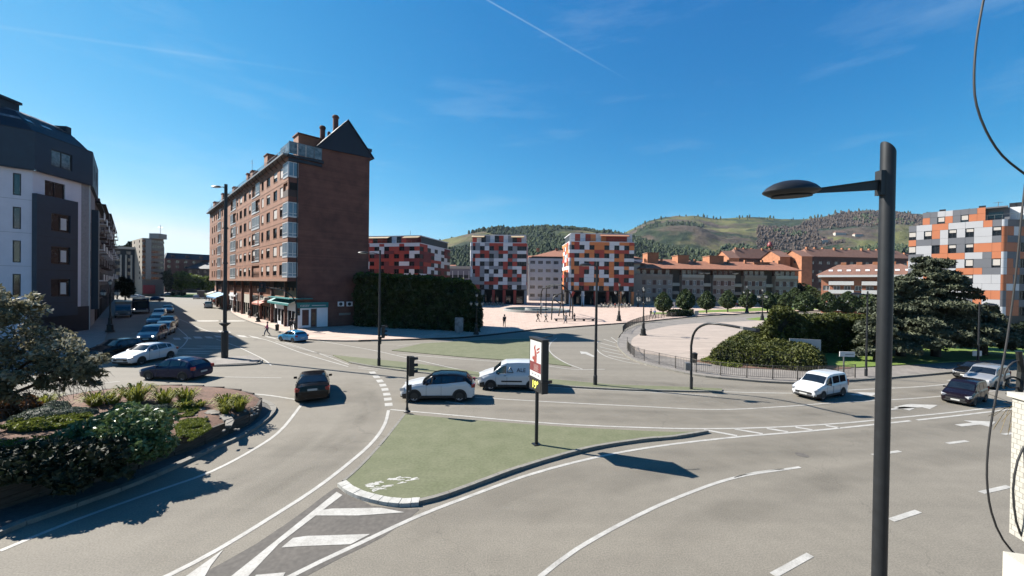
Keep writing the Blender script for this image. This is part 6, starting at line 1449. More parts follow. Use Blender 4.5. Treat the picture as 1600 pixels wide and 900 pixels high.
fB = lambda p, u: (u < .42 and nz(p, .0025, 2) > -.30) or nz(p, .004, 12) > .30
fC = lambda p, u: p[0] / max(1, p[1]) > .62 and u > .50 and nz(p, .003, 22) > -.12
hb, mbB, nB, mB = hill('hill', [(870, 425), (900, 405), (940, 383), (970, 366), (990, 356), (1012, 345), (1040, 339), (1060, 337), (1090, 338), (1120, 342), (1150, 340), (1180, 339), (1230, 343), (1262, 342), (1285, 338), (1310, 334), (1350, 330), (1400, 331), (1440, 335), (1480, 334), (1540, 330), (1620, 336), (1750, 350), (2100, 360)], 420, 1900, 3200, 3.1, lambda p, u: 2 if fC(p, u) else (1 if fB(p, u) else 0))
ha, mbA, nA, mA = hill('hill', [(-2200, 440), (-600, 436), (300, 434), (560, 428), (620, 402), (660, 386), (685, 376), (700, 373), (725, 366), (745, 361), (765, 359), (800, 358), (850, 357), (905, 361), (950, 367), (990, 376), (1040, 388), (1100, 402), (1180, 420), (1300, 436)], 380, 1300, 2300, 8.4, lambda p, u: 1 if fA(p, u) else 0)
# tree cover: thousands of small crowns set on the slopes, one mass
def cover(mb, n, m, count, fn, seed, size, ridge=0):
    rr = np.random.RandomState(seed); V_ = np.array(mb.v).reshape(n + 1, m + 1, 3); out = []
    k = 0
    while len(out) < count and k < count * 6:
        k += 1; i = rr.randint(0, n); j = rr.randint(0, int(m * .8)); a, b = rr.rand(2)
        if ridge and rr.rand() < ridge: j = int(m * .8) - rr.randint(0, 3); 
        p = V_[i, j] * (1 - a) * (1 - b) + V_[i + 1, j] * a * (1 - b) + V_[i, j + 1] * (1 - a) * b + V_[i + 1, j + 1] * a * b
        if p[0] / p[1] < -.55: continue
        if fn(p, j / (m * .8)): out.append(p)
    return out
def crowns(pts, size, m, name, seed, tall=1.3):
    rr = np.random.RandomState(seed); vs = []; fs = []
    for p in pts:
        s_ = size * (.6 + .9 * rr.rand()) * (.7 + p[1] / 2600); h = s_ * tall * (.7 + .8 * rr.rand()); o = len(vs); k = 4; ph = rr.rand() * 6
        x, y, z = p; z -= s_ * .15
        for a in range(k): t = ph + 2 * PI * a / k; q = .5 * (.8 + .4 * rr.rand()); vs.append((x + s_ * q * math.cos(t), y + s_ * q * math.sin(t), z + h * .35 * (.7 + .6 * rr.rand())))
        for a in range(k): t = ph + .6 + 2 * PI * a / k; q = .3 * (.8 + .4 * rr.rand()); vs.append((x + s_ * q * math.cos(t), y + s_ * q * math.sin(t), z + h * .8 * (.85 + .3 * rr.rand())))
        vs.append((x, y, z + h)); vs.append((x, y, z - s_ * .2))
        for a in range(k):
            b = (a + 1) % k; fs += [(o + a, o + b, o + k + a), (o + b, o + k + b, o + k + a), (o + k + a, o + k + b, o + 2 * k), (o + b, o + a, o + 2 * k + 1)]
    me = bpy.data.meshes.new(name); me.from_pydata(vs, [], fs); me.materials.append(m); o = link(name, me); o['kind'] = 'stuff'; o['label'] = 'woodland scattered over the hillside'; o['category'] = 'woodland'; return o
LF_far = mat('woodland', (.085, .105, .055), .95, scale=.012, col2=(.04, .055, .035), detail=8, fine=.35, spec=.05)
LF_far2 = mat('brown_woodland', (.13, .10, .08), .95, scale=.012, col2=(.065, .055, .05), detail=8, fine=.35, spec=.05)
def nz(p, s_, o): return mn.noise(Vector((p[0] * s_ + o, p[1] * s_ * 1.0, o)))
crowns(cover(mbA, nA, mA, 22000, fA, 1, 9, .05), 6.5, LF_far, 'woodland', 1, 1.0)
crowns(cover(mbB, nB, mB, 14000, fB, 2, 9, 0), 7, LF_far, 'woodland', 2, 1.0)
crowns(cover(mbB, nB, mB, 10000, fC, 3, 9, .06), 5.5, LF_far2, 'brown_woodland', 3, 1.2)['label'] = 'bare brownish woodland near the right hand ridge'
crowns(cover(mbB, nB, mB, 220, lambda p, u: u > .93, 4, 9, .9), 5, LF_far, 'woodland', 4, 1.7)['label'] = 'sparse trees standing out along the ridge line'
# hillside farmhouses
def onhill(px, py, mb, n, m):
    d = ray(px, py).normalized(); best = None
    for v in mb.v:
        w_ = Vector(v) - Vector((0, 0, H)); l = w_.length; e = (w_ / l - d).length
        if v[1] < 1950 and (best is None or e < best[0]): best = (e, v)
    return Vector(best[1])
for i, (px, py, lb_, w_, h) in enumerate(((1313, 367, 'long white farm building high on the green slope', 34, 7), (1341, 367, 'second white farm building on the green slope, right of the long one', 26, 6), (1289, 379, 'lone white house on the meadow above the brick housing', 18, 9))):
    p = onhill(px, py, mbB, nB, mB); t = thing('farmhouse', lb_, 'house', (p.x, p.y, p.z - 3), 0); MB().b2(-w_ / 2, w_ / 2, -5, 5, 0, h + 3).build('wall', M_cream, t); hip(t, -w_ / 2, w_ / 2, -5, 5, h + 3, 4, M_roof2, 3, .5)
# ================================================================ lamps, signals, signs, railings
def S_(px, py): return G(px, py)
def street_lamp(px, py, ytop, label, arm=-1, armlen=1.4, r0_=.11, r1=.07, group='tall street lamps', base=True, collar=False, yaw=0, hd=None, m=None):
    p = S_(px, py); h = zat(px, ytop, p.y); m = m or M_metal
    t = thing('street_lamp', label, 'street lamp', (p.x, p.y, 0), yaw, group)
    MB().tube([(0, 0, 0), (0, 0, h * .3), (0, 0, h)], [r0_, r0_ * .9, r1], 10).build('pole', m, t, smooth=60)
    MB().lathe([(r0_ * 2, 0), (r0_ * 2, .06), (r0_ * 1.25, .1), (r0_ * 1.25, .7), (r0_, .75)], n=10).build('base', m, t)
    s = arm; z = h - .35
    MB().tube([(0, 0, z), (s * armlen * .5, 0, z + .12), (s * armlen, 0, z + .10)], [.05, .04, .04], 6).build('arm', m, t)
    q = MB().lathe([(.05, .12), (.26, .09), (.36, 0), (.30, -.05), (.06, -.07)], (0, 0, 0), 14, 0, 1.25, .6); o = q.build('lamp_head', m, t, smooth=50); o.location = (s * (armlen + .3), 0, z + .12)
    MB().lathe([(.24, 0), (.20, -.03)], (0, 0, 0), 14, 0, 1.2, .55).build('lamp_glass', M_lamp, o).location = (0, 0, -.055)
    return t, h
t, h = street_lamp(351, 561, 288, 'very tall street lamp on the small pavement pad in front of the brown block', -1, .55, .17, .13)
MB().lathe([(.26, 0), (.28, 2.4), (.20, 2.5)], n=10).build('lower_sleeve', M_metal, t)
MB().lathe([(.16, -.1), (.42, .12), (.42, .2), (.16, .2)], n=8).build('collar', M_metal, t).location = (0, 0, zat(351, 508, G(351, 561).y))
for f in (.55, .75): MB().box((0, 0, h * f), (.45, .06, .12)).build('bracket', M_metal, t)
t592, h = street_lamp(592, 573, 391, 'tall street lamp on the median in front of the blank gable, carrying a traffic signal', -1, 1.1)
MB().box((.1, -.12, 2.2), (.2, .2, .6)).build('junction_box', M_metal, t592)
street_lamp(930, 603, 409, 'tall street lamp on the median between the advertising totem and the arched signal', -1, .5)
street_lamp(930, 603, 409, 'x', 1, .5) if False else None
street_lamp(1353, 590, 455, 'slim street lamp on the pavement just left of the tall near lamp post', -1, .6, .08, .05)
street_lamp(1528, 575, 472, 'slim street lamp behind the cedar carrying a white sign', 1, .8, .08, .05)
# traffic signals
def signal_head(par, x, y, z, yaw=0, n=3, lit=None):
    hd = MB().b2(-.17, .17, -.13, .13, 0, .34 * n).build('signal_head', M_black, par); hd.location = (x, y, z); hd.rotation_euler = (0, 0, yaw)
    for i in range(n):
        MB().xcyl((0, 0, 0), .10, .03, 12).build('signal_lens', [mat('lens_green', (.01, .06, .04), .3), mat('lens_amber', (.16, .07, .01), .3), mat('lens_red', (.16, .01, .01), .3)][i % 3], hd).location = (0, -.14, .17 + .34 * i)
        v = MB(); n_ = 8; vs = []
        for yy in (-.13, -.33):
            for k in range(n_ + 1): a = PI * k / n_; vs.append((.13 * math.cos(a), yy, .17 + .34 * i + .13 * math.sin(a)))
        v.add(vs, [(k, k + 1, n_ + 2 + k, n_ + 1 + k) for k in range(n_)]); v.build('visor', M_black, hd)
    return hd
p = G(636, 647); h = zat(636, 556, p.y); tl = thing('traffic_light', 'black traffic light at the tip of the green island beside the white crossover', 'traffic light', (p.x, p.y, .1), 0)
MB().tube([(0, 0, 0), (0, 0, h - .12)], .055, 10).build('pole', M_black, tl, smooth=60); MB().lathe([(.18, 0), (.18, .05), (.09, .12), (.07, .25)], n=12).build('base', M_black, tl)
signal_head(tl, .2, 0, h - 1.15, PI * .5 + .35); MB().box((.1, 0, 2.6), (.25, .05, .05)).box((.1, 0, 2.95), (.25, .05, .05)).box((.14, .02, 1.3), (.14, .16, .3)).build('bracket', M_black, tl)
pz = zat(598, 528, G(592, 573).y); signal_head(t592, .32, 0, pz, PI * .5 + .3)
# arched signal
def arched(px, py, path, label, head_px, dY=0):
    p = G(px, py); Y = p.y; Ys = [Y + dY * (i / (len(path) - 1)) ** 1.5 for i in range(len(path))]; P = [(V(a, b, Ys[i]).x - p.x, Ys[i] - Y, V(a, b, Ys[i]).z) for i, (a, b) in enumerate(path)]; P = [Vector((0, 0, 0))] + [Vector(q) for q in P]
    t = thing('arched_signal', label, 'traffic signal', (p.x, p.y, 0), 0); MB().tube(smooth([P[0], P[1]], 1) + smooth(P[1:], .35)[1:], [.09] * 400 if 0 else .075, 10).build('arched_pole', M_metal, t, smooth=60)
    MB().lathe([(.2, 0), (.2, .04), (.1, .06), (.1, .9)], n=10).build('base', M_metal, t)
    return t, P
t, P = arched(1080, 610, [(1080, 540), (1083, 524), (1090, 513), (1101, 507), (1113, 505.5), (1135, 508), (1166, 513.5)], 'arched mast over the carriageway with a small camera at its tip', None, -3.2)
MB().box((P[-1].x + .1, P[-1].y, P[-1].z), (.75, .3, .16), ry=.12).build('camera_housing', M_steel, t); MB().box((P[-1].x + .6, P[-1].y, P[-1].z - .1), (.28, .22, .2)).build('camera', M_black, t)
MB().b2(-.45, -.1, -.14, .14, 1.35, 1.85).build('control_box', M_steel, t)
t, P = arched(463, 519, [(463.5, 480), (461, 470), (452, 459), (436, 452), (413, 449)], 'arched signal mast by the corner shop with its head over the street', None)
sh_ = signal_head(t, P[-1].x - .3, 0, P[-1].z - .55, .3); MB().b2(-.42, .42, .1, .14, -.15, 1.2).build('backing_board', M_black, sh_)
sg = signal_head(t, .3, 0, 2.3, .4)
# ornate multi-lantern columns
M_lan = mat('lantern_glass', (.42, .42, .40), .25, var=.1)
def lantern(par, x, y, z, s=1.0, up=True):
    o = MB().lathe([(.08 * s, 0), (.14 * s, .06 * s), (.22 * s, .42 * s)], n=6).build('lantern', M_lan, par); o.location = (x, y, z)
    MB().lathe([(.26 * s, .42 * s), (.20 * s, .52 * s), (.05 * s, .62 * s), (.03 * s, .75 * s)], n=6).build('lantern_cap', M_iron, o); return o
def ornate(px, py, ytop, label, n=4, s=1.0):
    p = G(px, py); h = zat(px, ytop, p.y) - .12; t = thing('ornate_lamp', label, 'street lamp', (p.x, p.y, .12), R.uniform(0, .5), 'cast iron lantern columns')
    k = h / 8.0
    MB().lathe([(.55 * k, 0), (.55 * k, .25 * k), (.42 * k, .35 * k), (.36 * k, .95 * k), (.44 * k, 1.05 * k), (.26 * k, 1.2 * k), (.20 * k, 1.9 * k), (.26 * k, 2.0 * k), (.13 * k, 2.15 * k)], n=10).build('pedestal', M_iron, t)
    MB().lathe([(.12 * k, 2.1 * k), (.085 * k, 5.2 * k), (.16 * k, 5.3 * k), (.09 * k, 5.45 * k), (.07 * k, 7.1 * k), (.12 * k, 7.15 * k)], n=8).build('column', M_iron, t)
    for i in range(n):
        a = 2 * PI * i / n; dx, dy = math.cos(a), math.sin(a); r = 1.05 * k
        MB().tube([(0, 0, 5.3 * k), (dx * r * .5, dy * r * .5, 5.05 * k), (dx * r, dy * r, 5.35 * k), (dx * r, dy * r, 5.55 * k)], .035 * k, 5).tube([(0, 0, 5.9 * k), (dx * r * .45, dy * r * .45, 5.8 * k), (dx * r * .6, dy * r * .6, 5.3 * k)], .025 * k, 4).build('arm', M_iron, t)
        lantern(t, dx * r, dy * r, 5.55 * k, k * 1.15)
    lantern(t, 0, 0, 7.15 * k, k * 1.15); return t
ornate(744, 524, 457, 'ornate lantern column at the right end of the cypress hedge')
ornate(967, 502.5, 441, 'ornate lantern column in front of the orange tower')
ornate(1005, 526, 447, 'ornate lantern column standing on the pink terrace behind the railing')
ornate(1191, 501.5, 450, 'ornate lantern column on the small lawn tip left of the yellow-green hedge')
ornate(1167, 489, 445, 'ornate lantern column among the ball-shaped trees')
ornate(403, 504, 450, 'ornate lantern column outside the salmon awning of the brown block')
ornate(349, 479, 442, 'ornate lantern column by the bright blue shop awning')
ornate(910, 480, 455, 'short ornate lantern column at the left corner of the orange tower', 2)
ornate(997, 480, 452, 'ornate lantern column at the right corner of the orange tower', 2)
ornate(172, 520, 436, 'ornate lantern column in the shade by the left pavement')

# ---- the advertising totem
p = G(838, 698); Y = p.y; tt = thing('advertising_totem', 'black advertising totem on a single pole showing a poster and a temperature display', 'advertising sign', (p.x, p.y, .1), math.atan2(-1, .42))
# local x runs along the face towards the camera, local -y is the poster side
Mt = tf(tt).inverted()
def lt(px, py, y=0): return loc(px, py, plane_y=y, par=tt)
tx0, tx1 = lt(827.5, 560, -.14).x, lt(847.5, 560, -.14).x; tzt = (lt(827.5, 528, -.14).z + lt(847.5, 532.5, -.14).z) / 2; tzb = (lt(847.5, 616.5, -.14).z + lt(827.5, 606, -.14).z) / 2; tzm = (lt(827.5, 591, -.14).z + lt(847.5, 596, -.14).z) / 2
xm = (tx0 + tx1) / 2; th_ = tzt - tzb
print('totem', tx0, tx1, tzb, tzt)
MB().tube([(0, 0, 0), (0, 0, tzb + .05)], .075, 12).build('pole', M_steel if False else M_metal, tt, smooth=60); MB().b2(-.16, .16, -.16, .16, 0, .03).build('base_plate', M_metal, tt)
MB().b2(tx0, tx1, -.14, .14, tzb, tzt).build('casing', M_black, tt); MB().b2(tx0 - .03, tx1 + .03, -.17, .17, tzt, tzt + .05).b2(tx0 - .03, tx1 + .03, -.17, .17, tzm - .02, tzm + .03).build('trim', M_black, tt)
px0, px1, pz0, pz1 = tx0 + .09, tx1 - .09, tzm + .09, tzt - .07; pw, ph = px1 - px0, pz1 - pz0
post = MB().b2(px0, px1, -.155, -.142, pz0, pz1).build('poster', M_sign, tt)
M_pd = mat('poster_dark_red', (.24, .05, .05), .5, scale=3, var=.15); M_pr = mat('poster_red', (.42, .10, .08), .5, scale=5, var=.2)
MB().b2(px0 + .01, px1 - .01, -.158, -.1555, pz0 + ph * .16, pz0 + ph * .42).build('poster_print', M_pd, post)
def printed(poly, m, nm='poster_print', off=0):
    o = MB().add([(px0 + pw * u, -.1592 - off, pz0 + ph * v) for u, v in poly], [tuple(range(len(poly)))]).build(nm, m, post); return o
printed([(.36, .42), (.30, .52), (.42, .60), (.40, .72), (.34, .80), (.44, .90), (.50, .88), (.48, .80), (.58, .72), (.62, .60), (.60, .42)], M_pr)
printed([(.62, .74), (.60, .79), (.86, .86), (.88, .82)], M_pr); printed([(.64, .66), (.62, .70), (.84, .77), (.86, .73)], M_pr); printed([(.2, .5), (.3, .46), (.34, .56), (.26, .6)], M_pr)
for i in range(6): printed([(.36, .20 + i * .03), (.36, .212 + i * .03), (.80 - .05 * (i % 2), .212 + i * .03), (.80 - .05 * (i % 2), .20 + i * .03)], mat('poster_text', (.5, .36, .33), .5), off=.002)
for u in (.2, .45, .72): printed([(u, .07), (u, .10), (u + .12, .10), (u + .12, .07)], mat('poster_small_text', (.25, .24, .26), .5), off=.002)
M_led = mat('led_digits', (.75, .72, .12), .5, var=0, emit=.5)
MB().b2(px0, px1, -.152, -.142, tzb + .1, tzm - .06).build('display', M_dark, tt)
tm = textmesh('19°', .40, .004); tm.materials.append(M_led); o = link('digits', tm, tt, (xm, -.158, (tzb + .1 + tzm - .06) / 2 - .01)); o.rotation_euler = (PI / 2, 0, 0); o.scale = (1.1, 1.15, 1)
MB().b2(tx0, tx1, .142, .155, pz0, pz1).build('rear_poster', mat('rear_poster', (.2, .2, .22), .5), tt)
MB().tube([(xm, .1, tzt + .03), (xm + .1, .35, tzt + .1), (xm + .1, .6, tzt + .14)], .02, 5).build('aerial_arm', M_black, tt); MB().b2(tx1 - .3, tx1 - .22, .14, .45, tzm - .12, tzm).build('side_bracket', mat('brown_bracket', (.14, .08, .06)), tt)
# ---- other signs
def sign_on_posts(px, py, x0, x1, y0, y1, label, name='sign_board', m=None, dy=0, posts=(.15, .85), rot=0, th=.06, cat='sign'):
    p = G(px, py); t = thing(name, label, cat, (p.x, p.y, .15), rot); f = 1 / math.cos(rot) if rot else 1
    a, b = V(x0, y1, p.y), V(x1, y0, p.y); w2 = (b.x - a.x) / 2 * f; z0, z1 = a.z - .15, b.z - .15; cxm = (a.x + b.x) / 2 - p.x
    MB().b2(cxm - w2, cxm + w2, -th, 0, z0, z1).build('panel', m or M_sign, t)
    for u in posts: x = cxm - w2 + 2 * w2 * u; MB().b2(x - .04, x + .04, .001, .07, 0, z1 - .02).build('post', M_steel, t)
    return t
t = sign_on_posts(1257, 566, 1238, 1277, 530, 551, 'blank white hoarding standing in the dark of the hedge', m=mat('weathered_hoarding', (.44, .45, .47), .6, var=.05), posts=(.02, .74, .98), rot=-.35)
t = sign_on_posts(1318, 589, 1312, 1333.5, 549.5, 557, 'white direction sign on a post at the end of the railing', posts=(.33,), name='direction_sign', rot=-.12)
MB().b2(-.3, .3, -.07, -.062, 0, .05).build('print_line', M_steel, t).location = (.35, 0, zat(1322, 554, G(1318, 589).y) - .15)
t = sign_on_posts(1525, 574, 1519, 1533, 548, 556, 'small white sign hung on the slim lamp behind the cedar', posts=(.62,), name='small_sign')
# poster stand at the hedge end, and notice boards among the round trees
t = sign_on_posts(718, 524, 711, 724, 496, 519, 'pale advertising stand in the shade at the foot of the cypress hedge', m=mat('shaded_poster', (.34, .34, .36), .5, scale=1.5, col2=(.08, .08, .09)), name='poster_stand', posts=(.5,), th=.2)
sign_on_posts(1053, 487, 1050.5, 1055, 472, 480, 'small white notice board between the first two ball-shaped trees', name='notice_board', posts=(.5,))
sign_on_posts(1089, 498, 1085, 1091.5, 485.5, 491, 'cream road sign on a thin post at the end of the terrace railing', name='road_sign', posts=(.5,), m=M_cream)
sign_on_posts(846, 497, 844.5, 848, 473, 479, 'thin sign post by the fountain', name='sign_post', posts=(.5,))

# ---- railings
def railing(pxs, label, hgt=1.0, step=1.75, pts=None, gap=.125):
    P = pts or gp(pxs, .1); p0 = P[0]; t = thing('railing', label, 'railing', (p0.x, p0.y, .14), 0)
    cum = [0]
    for a, b in zip(P, P[1:]): cum.append(cum[-1] + (b - a).length)
    import bisect
    def at(s): s = max(0, min(cum[-1] - 1e-4, s)); i = max(0, min(len(P) - 2, bisect.bisect_right(cum, s) - 1)); return P[i].lerp(P[i + 1], (s - cum[i]) / max(1e-6, cum[i + 1] - cum[i])) - Vector((p0.x, p0.y, 0))
    n = int(cum[-1] / step)
    for i in range(n + 1):
        a = at(i * step); MB().b2(-.03, .03, -.03, .03, 0, hgt + .03).build('post', M_rail, t).location = a
        if i < n:
            b = at((i + 1) * step); mb = MB(); u = Vector((0, 0, 1))
            mb.tube([a + u * hgt, b + u * hgt], .022, 5).tube([a + u * .13, b + u * .13], .015, 4)
            k = int((b - a).length / gap)
            for j in range(1, k): q = a.lerp(b, j / k); mb.b2(q.x - .008, q.x + .008, q.y - .008, q.y + .008, .13, hgt)
            mb.build('rail_panel', M_rail, t)['kind'] = 'stuff'
    return t
railing([(1088, 493.5), (1050, 496), (1015, 501), (993, 508), (978, 516), (972, 524)], 'railing curving along the back of the promenade behind the lantern column')
railing([(980, 543), (981, 551), (993, 562), (1015, 568), (1060, 579), (1100, 586), (1150, 591.5), (1200, 595), (1260, 596.5), (1320, 594), (1340, 592.5)], 'long steel railing along the promenade kerb below the yellow-green hedge')
# low railing on terrace edge
railing([(1145, 562), (1180, 566), (1230, 569), (1275, 573)], 'low dark rail at the foot of the clipped hedge', .3, 2.2, gap=.5)

# ---- the tall lamp post beside the window
p = V(1383.3, 450, 6.8); xT = V(1390, 225, 6.8)
nl = thing('near_lamp_post', 'thick dark lamp post near the window, flat oval lamp on its arm', 'street lamp', (p.x, p.y, 0), 0)
zt9 = zat(1390, 232, 6.8); r = .105
mb = MB(); n = 24; vs = []
for k in range(n): a = 2 * PI * k / n; vs.append((r * 1.0 * math.cos(a), r * math.sin(a), 0))
for k in range(n): a = 2 * PI * k / n; vs.append((r * math.cos(a), r * math.sin(a), zt9 - 1.1 * r * math.cos(a)))
mb.add(vs, [(k, (k + 1) % n, n + (k + 1) % n, n + k) for k in range(n)] + [tuple(range(n, 2 * n))]); mb.build('pole', M_metal, nl, smooth=60)
MB().lathe([(.24, 0), (.24, .04), (r * 1.02, .06), (r * 1.02, 1.4)], n=20).build('base', M_metal, nl, smooth=50)
za = zat(1375, 287, 6.8)
MB().b2(-r - .06, -r + .02, -.06, .06, za - .2, za + .22).build('bracket', M_metal, nl)
ax0 = V(1375, 287, 6.75).x - p.x; ax1 = V(1276, 299, 6.8).x - p.x; zh = zat(1276, 299, 6.8)
MB().add([(ax0, -.02, za + .04), (ax0, .02, za + .04), (ax1, -.02, zh + .03), (ax1, .02, zh + .03), (ax0, -.02, za - .11), (ax0, .02, za - .11), (ax1, -.02, zh - .03), (ax1, .02, zh - .03)], [(0, 1, 3, 2), (4, 6, 7, 5), (0, 2, 6, 4), (1, 5, 7, 3), (2, 3, 7, 6), (0, 4, 5, 1)]).build('arm', M_metal, nl)
fl = MB().add([(ax0, -.05, za + .045), (ax0, .05, za + .045), (ax1, .05, zh + .035), (ax1, -.05, zh + .035), (ax0, -.05, za + .06), (ax0, .05, za + .06), (ax1, .05, zh + .05), (ax1, -.05, zh + .05)], [(4, 7, 6, 5), (0, 1, 2, 3), (0, 3, 7, 4), (1, 5, 6, 2)])
fl.build('arm_flange', M_metal, nl)
xc = (V(1193, 300, 6.8).x + V(1280, 300, 6.8).x) / 2 - p.x; hw_ = (V(1280, 300, 6.8).x - V(1193, 300, 6.8).x) / 2; zc_ = zat(1237, 300, 6.8)
sh = MB(); N = 28; rings = [(0.02, .17), (.35, .165), (.62, .13), (.85, .07), (1, 0), (.985, -.025), (.8, -.075), (.0, -.085)]
hdh = MB().lathe([(a * hw_, b) for a, b in rings[::-1]], (0, 0, 0), N, 0, 1, .58); o = hdh.build('lamp_head', M_metal, nl, smooth=50); o.location = (xc, 0, zc_ + .02); o.rotation_euler = (0, -.06, 0)
MB().b2(-.22, .12, -.13, .13, -.094, -.084).build('lamp_glass', mat('frosted_glass', (.30, .27, .25), .3, var=.2), o); MB().lathe([(hw_ * .72, -.098), (hw_ * .72, -.08)], (0, 0, 0), 24, 0, 1, .5).build('lamp_bezel', M_black, o).location = (0, 0, .004)
list(o.children)[0].location = (0, 0, -.008)
# ---- cables and the tiled balcony wall at the right edge
def cable(path, Y, r, label, name='cable', grp=None):
    pts = [V(a, b, Y if not isinstance(Y, (list, tuple)) else Y[i]) for i, (a, b) in enumerate(path)]; p0 = pts[0]; t = MB().tube(smooth([q - p0 for q in pts], .06), r, 6).build(name, M_black, None, smooth=60); t.location = p0
    return tag(t, label, 'cable')
cable([(1541, -20), (1531, 30), (1524, 80), (1522, 130), (1526, 165), (1541, 205), (1566, 243), (1604, 274), (1640, 300)], 2.6, .0065, 'black cable sagging across the sky at the upper right corner')
cable([(1606, 255), (1597, 330), (1586, 440), (1572, 540), (1558, 610), (1546, 680), (1542, 745), (1549, 800), (1567, 843), (1593, 872), (1615, 884)], 2.2, .005, 'long black cable hanging in a bow in front of the white mosaic wall')
cable([(1604, 690), (1590, 720), (1583, 765), (1588, 815), (1600, 845)], 1.65, .004, 'short black cable looping over the white mosaic wall')
cable([(1600, 872), (1588, 885), (1580, 900), (1574, 915)], 1.6, .006, 'black cable end by the lower ledge')
cable([(1600, 563), (1583, 566), (1571, 580), (1570, 597), (1580, 606), (1596, 603), (1607, 592)], 1.9, .004, 'coil of black wire above the mosaic wall')
a = V(1582, 620, 1.7); b = V(1582, 832, 1.7); bw = thing('balcony_wall', 'balcony side wall covered in tiny white mosaic tiles at the right edge', 'wall', (a.x, a.y, b.z), -.25)
MB().b2(0, 1.6, -.10, .0, 0, a.z - b.z).build('mosaic_panel', M_tile, bw); MB().b2(-.012, 1.6, -.11, .01, a.z - b.z, a.z - b.z + .02).build('coping', M_cream, bw)
c_ = V(1586, 874, 1.55); ld = thing('window_ledge', 'cream stone ledge in the lower right corner', 'ledge', (c_.x, c_.y, c_.z), -.25); MB().b2(0, 1.5, -.4, .05, -.15, 0).build('ledge_stone', M_cream, ld)
# iron balcony bracket / railing at the edge
c_ = V(1592, 620, 1.9); ir = thing('balcony_ironwork', 'dark scrolled balcony ironwork above the mosaic wall', 'railing', (c_.x, c_.y, c_.z), 0)
MB().tube([(0, 0, 0), (0.012, 0, .12), (-.006, 0, .22)], .012, 6).tube([(.02, .02, 0), (.03, .02, .2)], .009, 6).build('upright', M_iron, ir)
MB().tube([(-.05, 0, .02 + .0)] + [(-.03 + .045 * math.cos(t_ / 3), 0, .05 + .045 * math.sin(t_ / 3)) for t_ in range(12, 30)], .005, 5).build('scroll', M_iron, ir)
# dry plant stems on the ledge
tp = thing('dry_plant', 'thin dry straggly plant beside the mosaic wall', 'plant', V(1588, 640, 2.0), 0)
mb = MB()
for k in range(16):
    a_ = R.uniform(-.17, .02); b_ = R.uniform(-.16, .10); mb.tube([(0, R.uniform(-.02, .02), 0 + R.uniform(-.02, .03)), (a_ * .4, 0, b_ * .3 + .02), (a_, R.uniform(-.03, .03), b_)], .0012, 3)
mb.build('stems', mat('dry_stem', (.20, .15, .07)), tp)['kind'] = 'stuff'

# ---- sculpture, fountain, bench, cafe
M_sc = mat('sculpture_steel', (.03, .035, .033), .5, metal=.3, var=.2)
c = G(878, 501); sc_t = thing('sculpture', 'tall spidery steel sculpture of bent legs in the middle of the square', 'sculpture', (c.x, c.y, .12), 0)
def sp(px, py, dY=0): v = V(px, py, c.y + dY); return (v.x - c.x, dY, v.z - .12)
def foot(px, dY): v = V(px, 480, c.y + dY); return (v.x - c.x, dY, 0)
for path in ([foot(862, 0), sp(863.5, 470), sp(868, 462), sp(879, 458)], [foot(873, 10), sp(877, 470, 5), sp(878, 445)], [foot(881.5, 1), sp(879, 468), sp(878, 445)], [foot(890, 9), sp(891.5, 462, 5), sp(884, 450, 2), sp(878, 445)], [foot(895, 3), sp(894, 466), sp(886, 452), sp(878, 446)], [foot(853, 20), sp(854, 452, 20), sp(858, 446, 16), sp(878, 444.5, 2)], [foot(845, 14), sp(846, 456, 14), sp(852, 450, 12), sp(866, 447, 6)], [sp(866, 468), sp(872, 472), sp(877, 475)]):
    MB().tube(smooth(path, 1.0), .13, 6).build('leg', M_sc, sc_t, smooth=60)
MB().box(sp(894.5, 460), (.5, .2, 1.2), ry=.5).build('red_plate', PC['R'], sc_t)
fc = G(838, 486.5); ft = thing('fountain', 'wide round stone fountain basin behind the steel sculpture', 'fountain', (fc.x, fc.y, .12), 0)
MB().lathe([(8.6, 0), (8.6, .6), (8.1, .6), (8.1, .3), (.1, .3)], n=48).build('basin', mat('fountain_stone', (.36, .37, .36), .8, var=.1), ft); MB().lathe([(8.0, .40), (.1, .41)], n=40).build('water', mat('fountain_water', (.10, .16, .15), .08, var=.2, spec=.9), ft)
MB().lathe([(3.0, .42), (3.0, .75), (2.6, .75), (2.6, .5), (.1, .5)], n=32).build('inner_basin', _m['fountain_stone'], ft)
bc = G(898, 502.5); be = thing('long_bench', 'long dark bench slab between the sculpture and the ornate lamp', 'bench', (bc.x, bc.y, .12), .16); L9 = G(925, 500).x - G(868, 504).x
MB().b2(-L9 / 2, L9 / 2, -.3, .3, .32, .45).build('seat', M_iron, be)
for i in range(5): MB().b2(-.15, .15, -.25, .25, 0, .32).build('leg', M_iron, be).location = (-L9 / 2 + .4 + i * (L9 - .8) / 4, 0, 0)
# ring of stone bollards left of the fountain
for i in range(9):
    q = G(752 + i * 4.2, 477.5 + (i % 3) * .4); tag(MB().lathe([(.35, 0), (.35, .8), (.2, 1.0)], n=8).build('stone_bollard', M_stone), 'stone bollard in the row between the grey tower and the fountain', 'bollard', 'row of stone bollards').location = (q.x, q.y, .12)
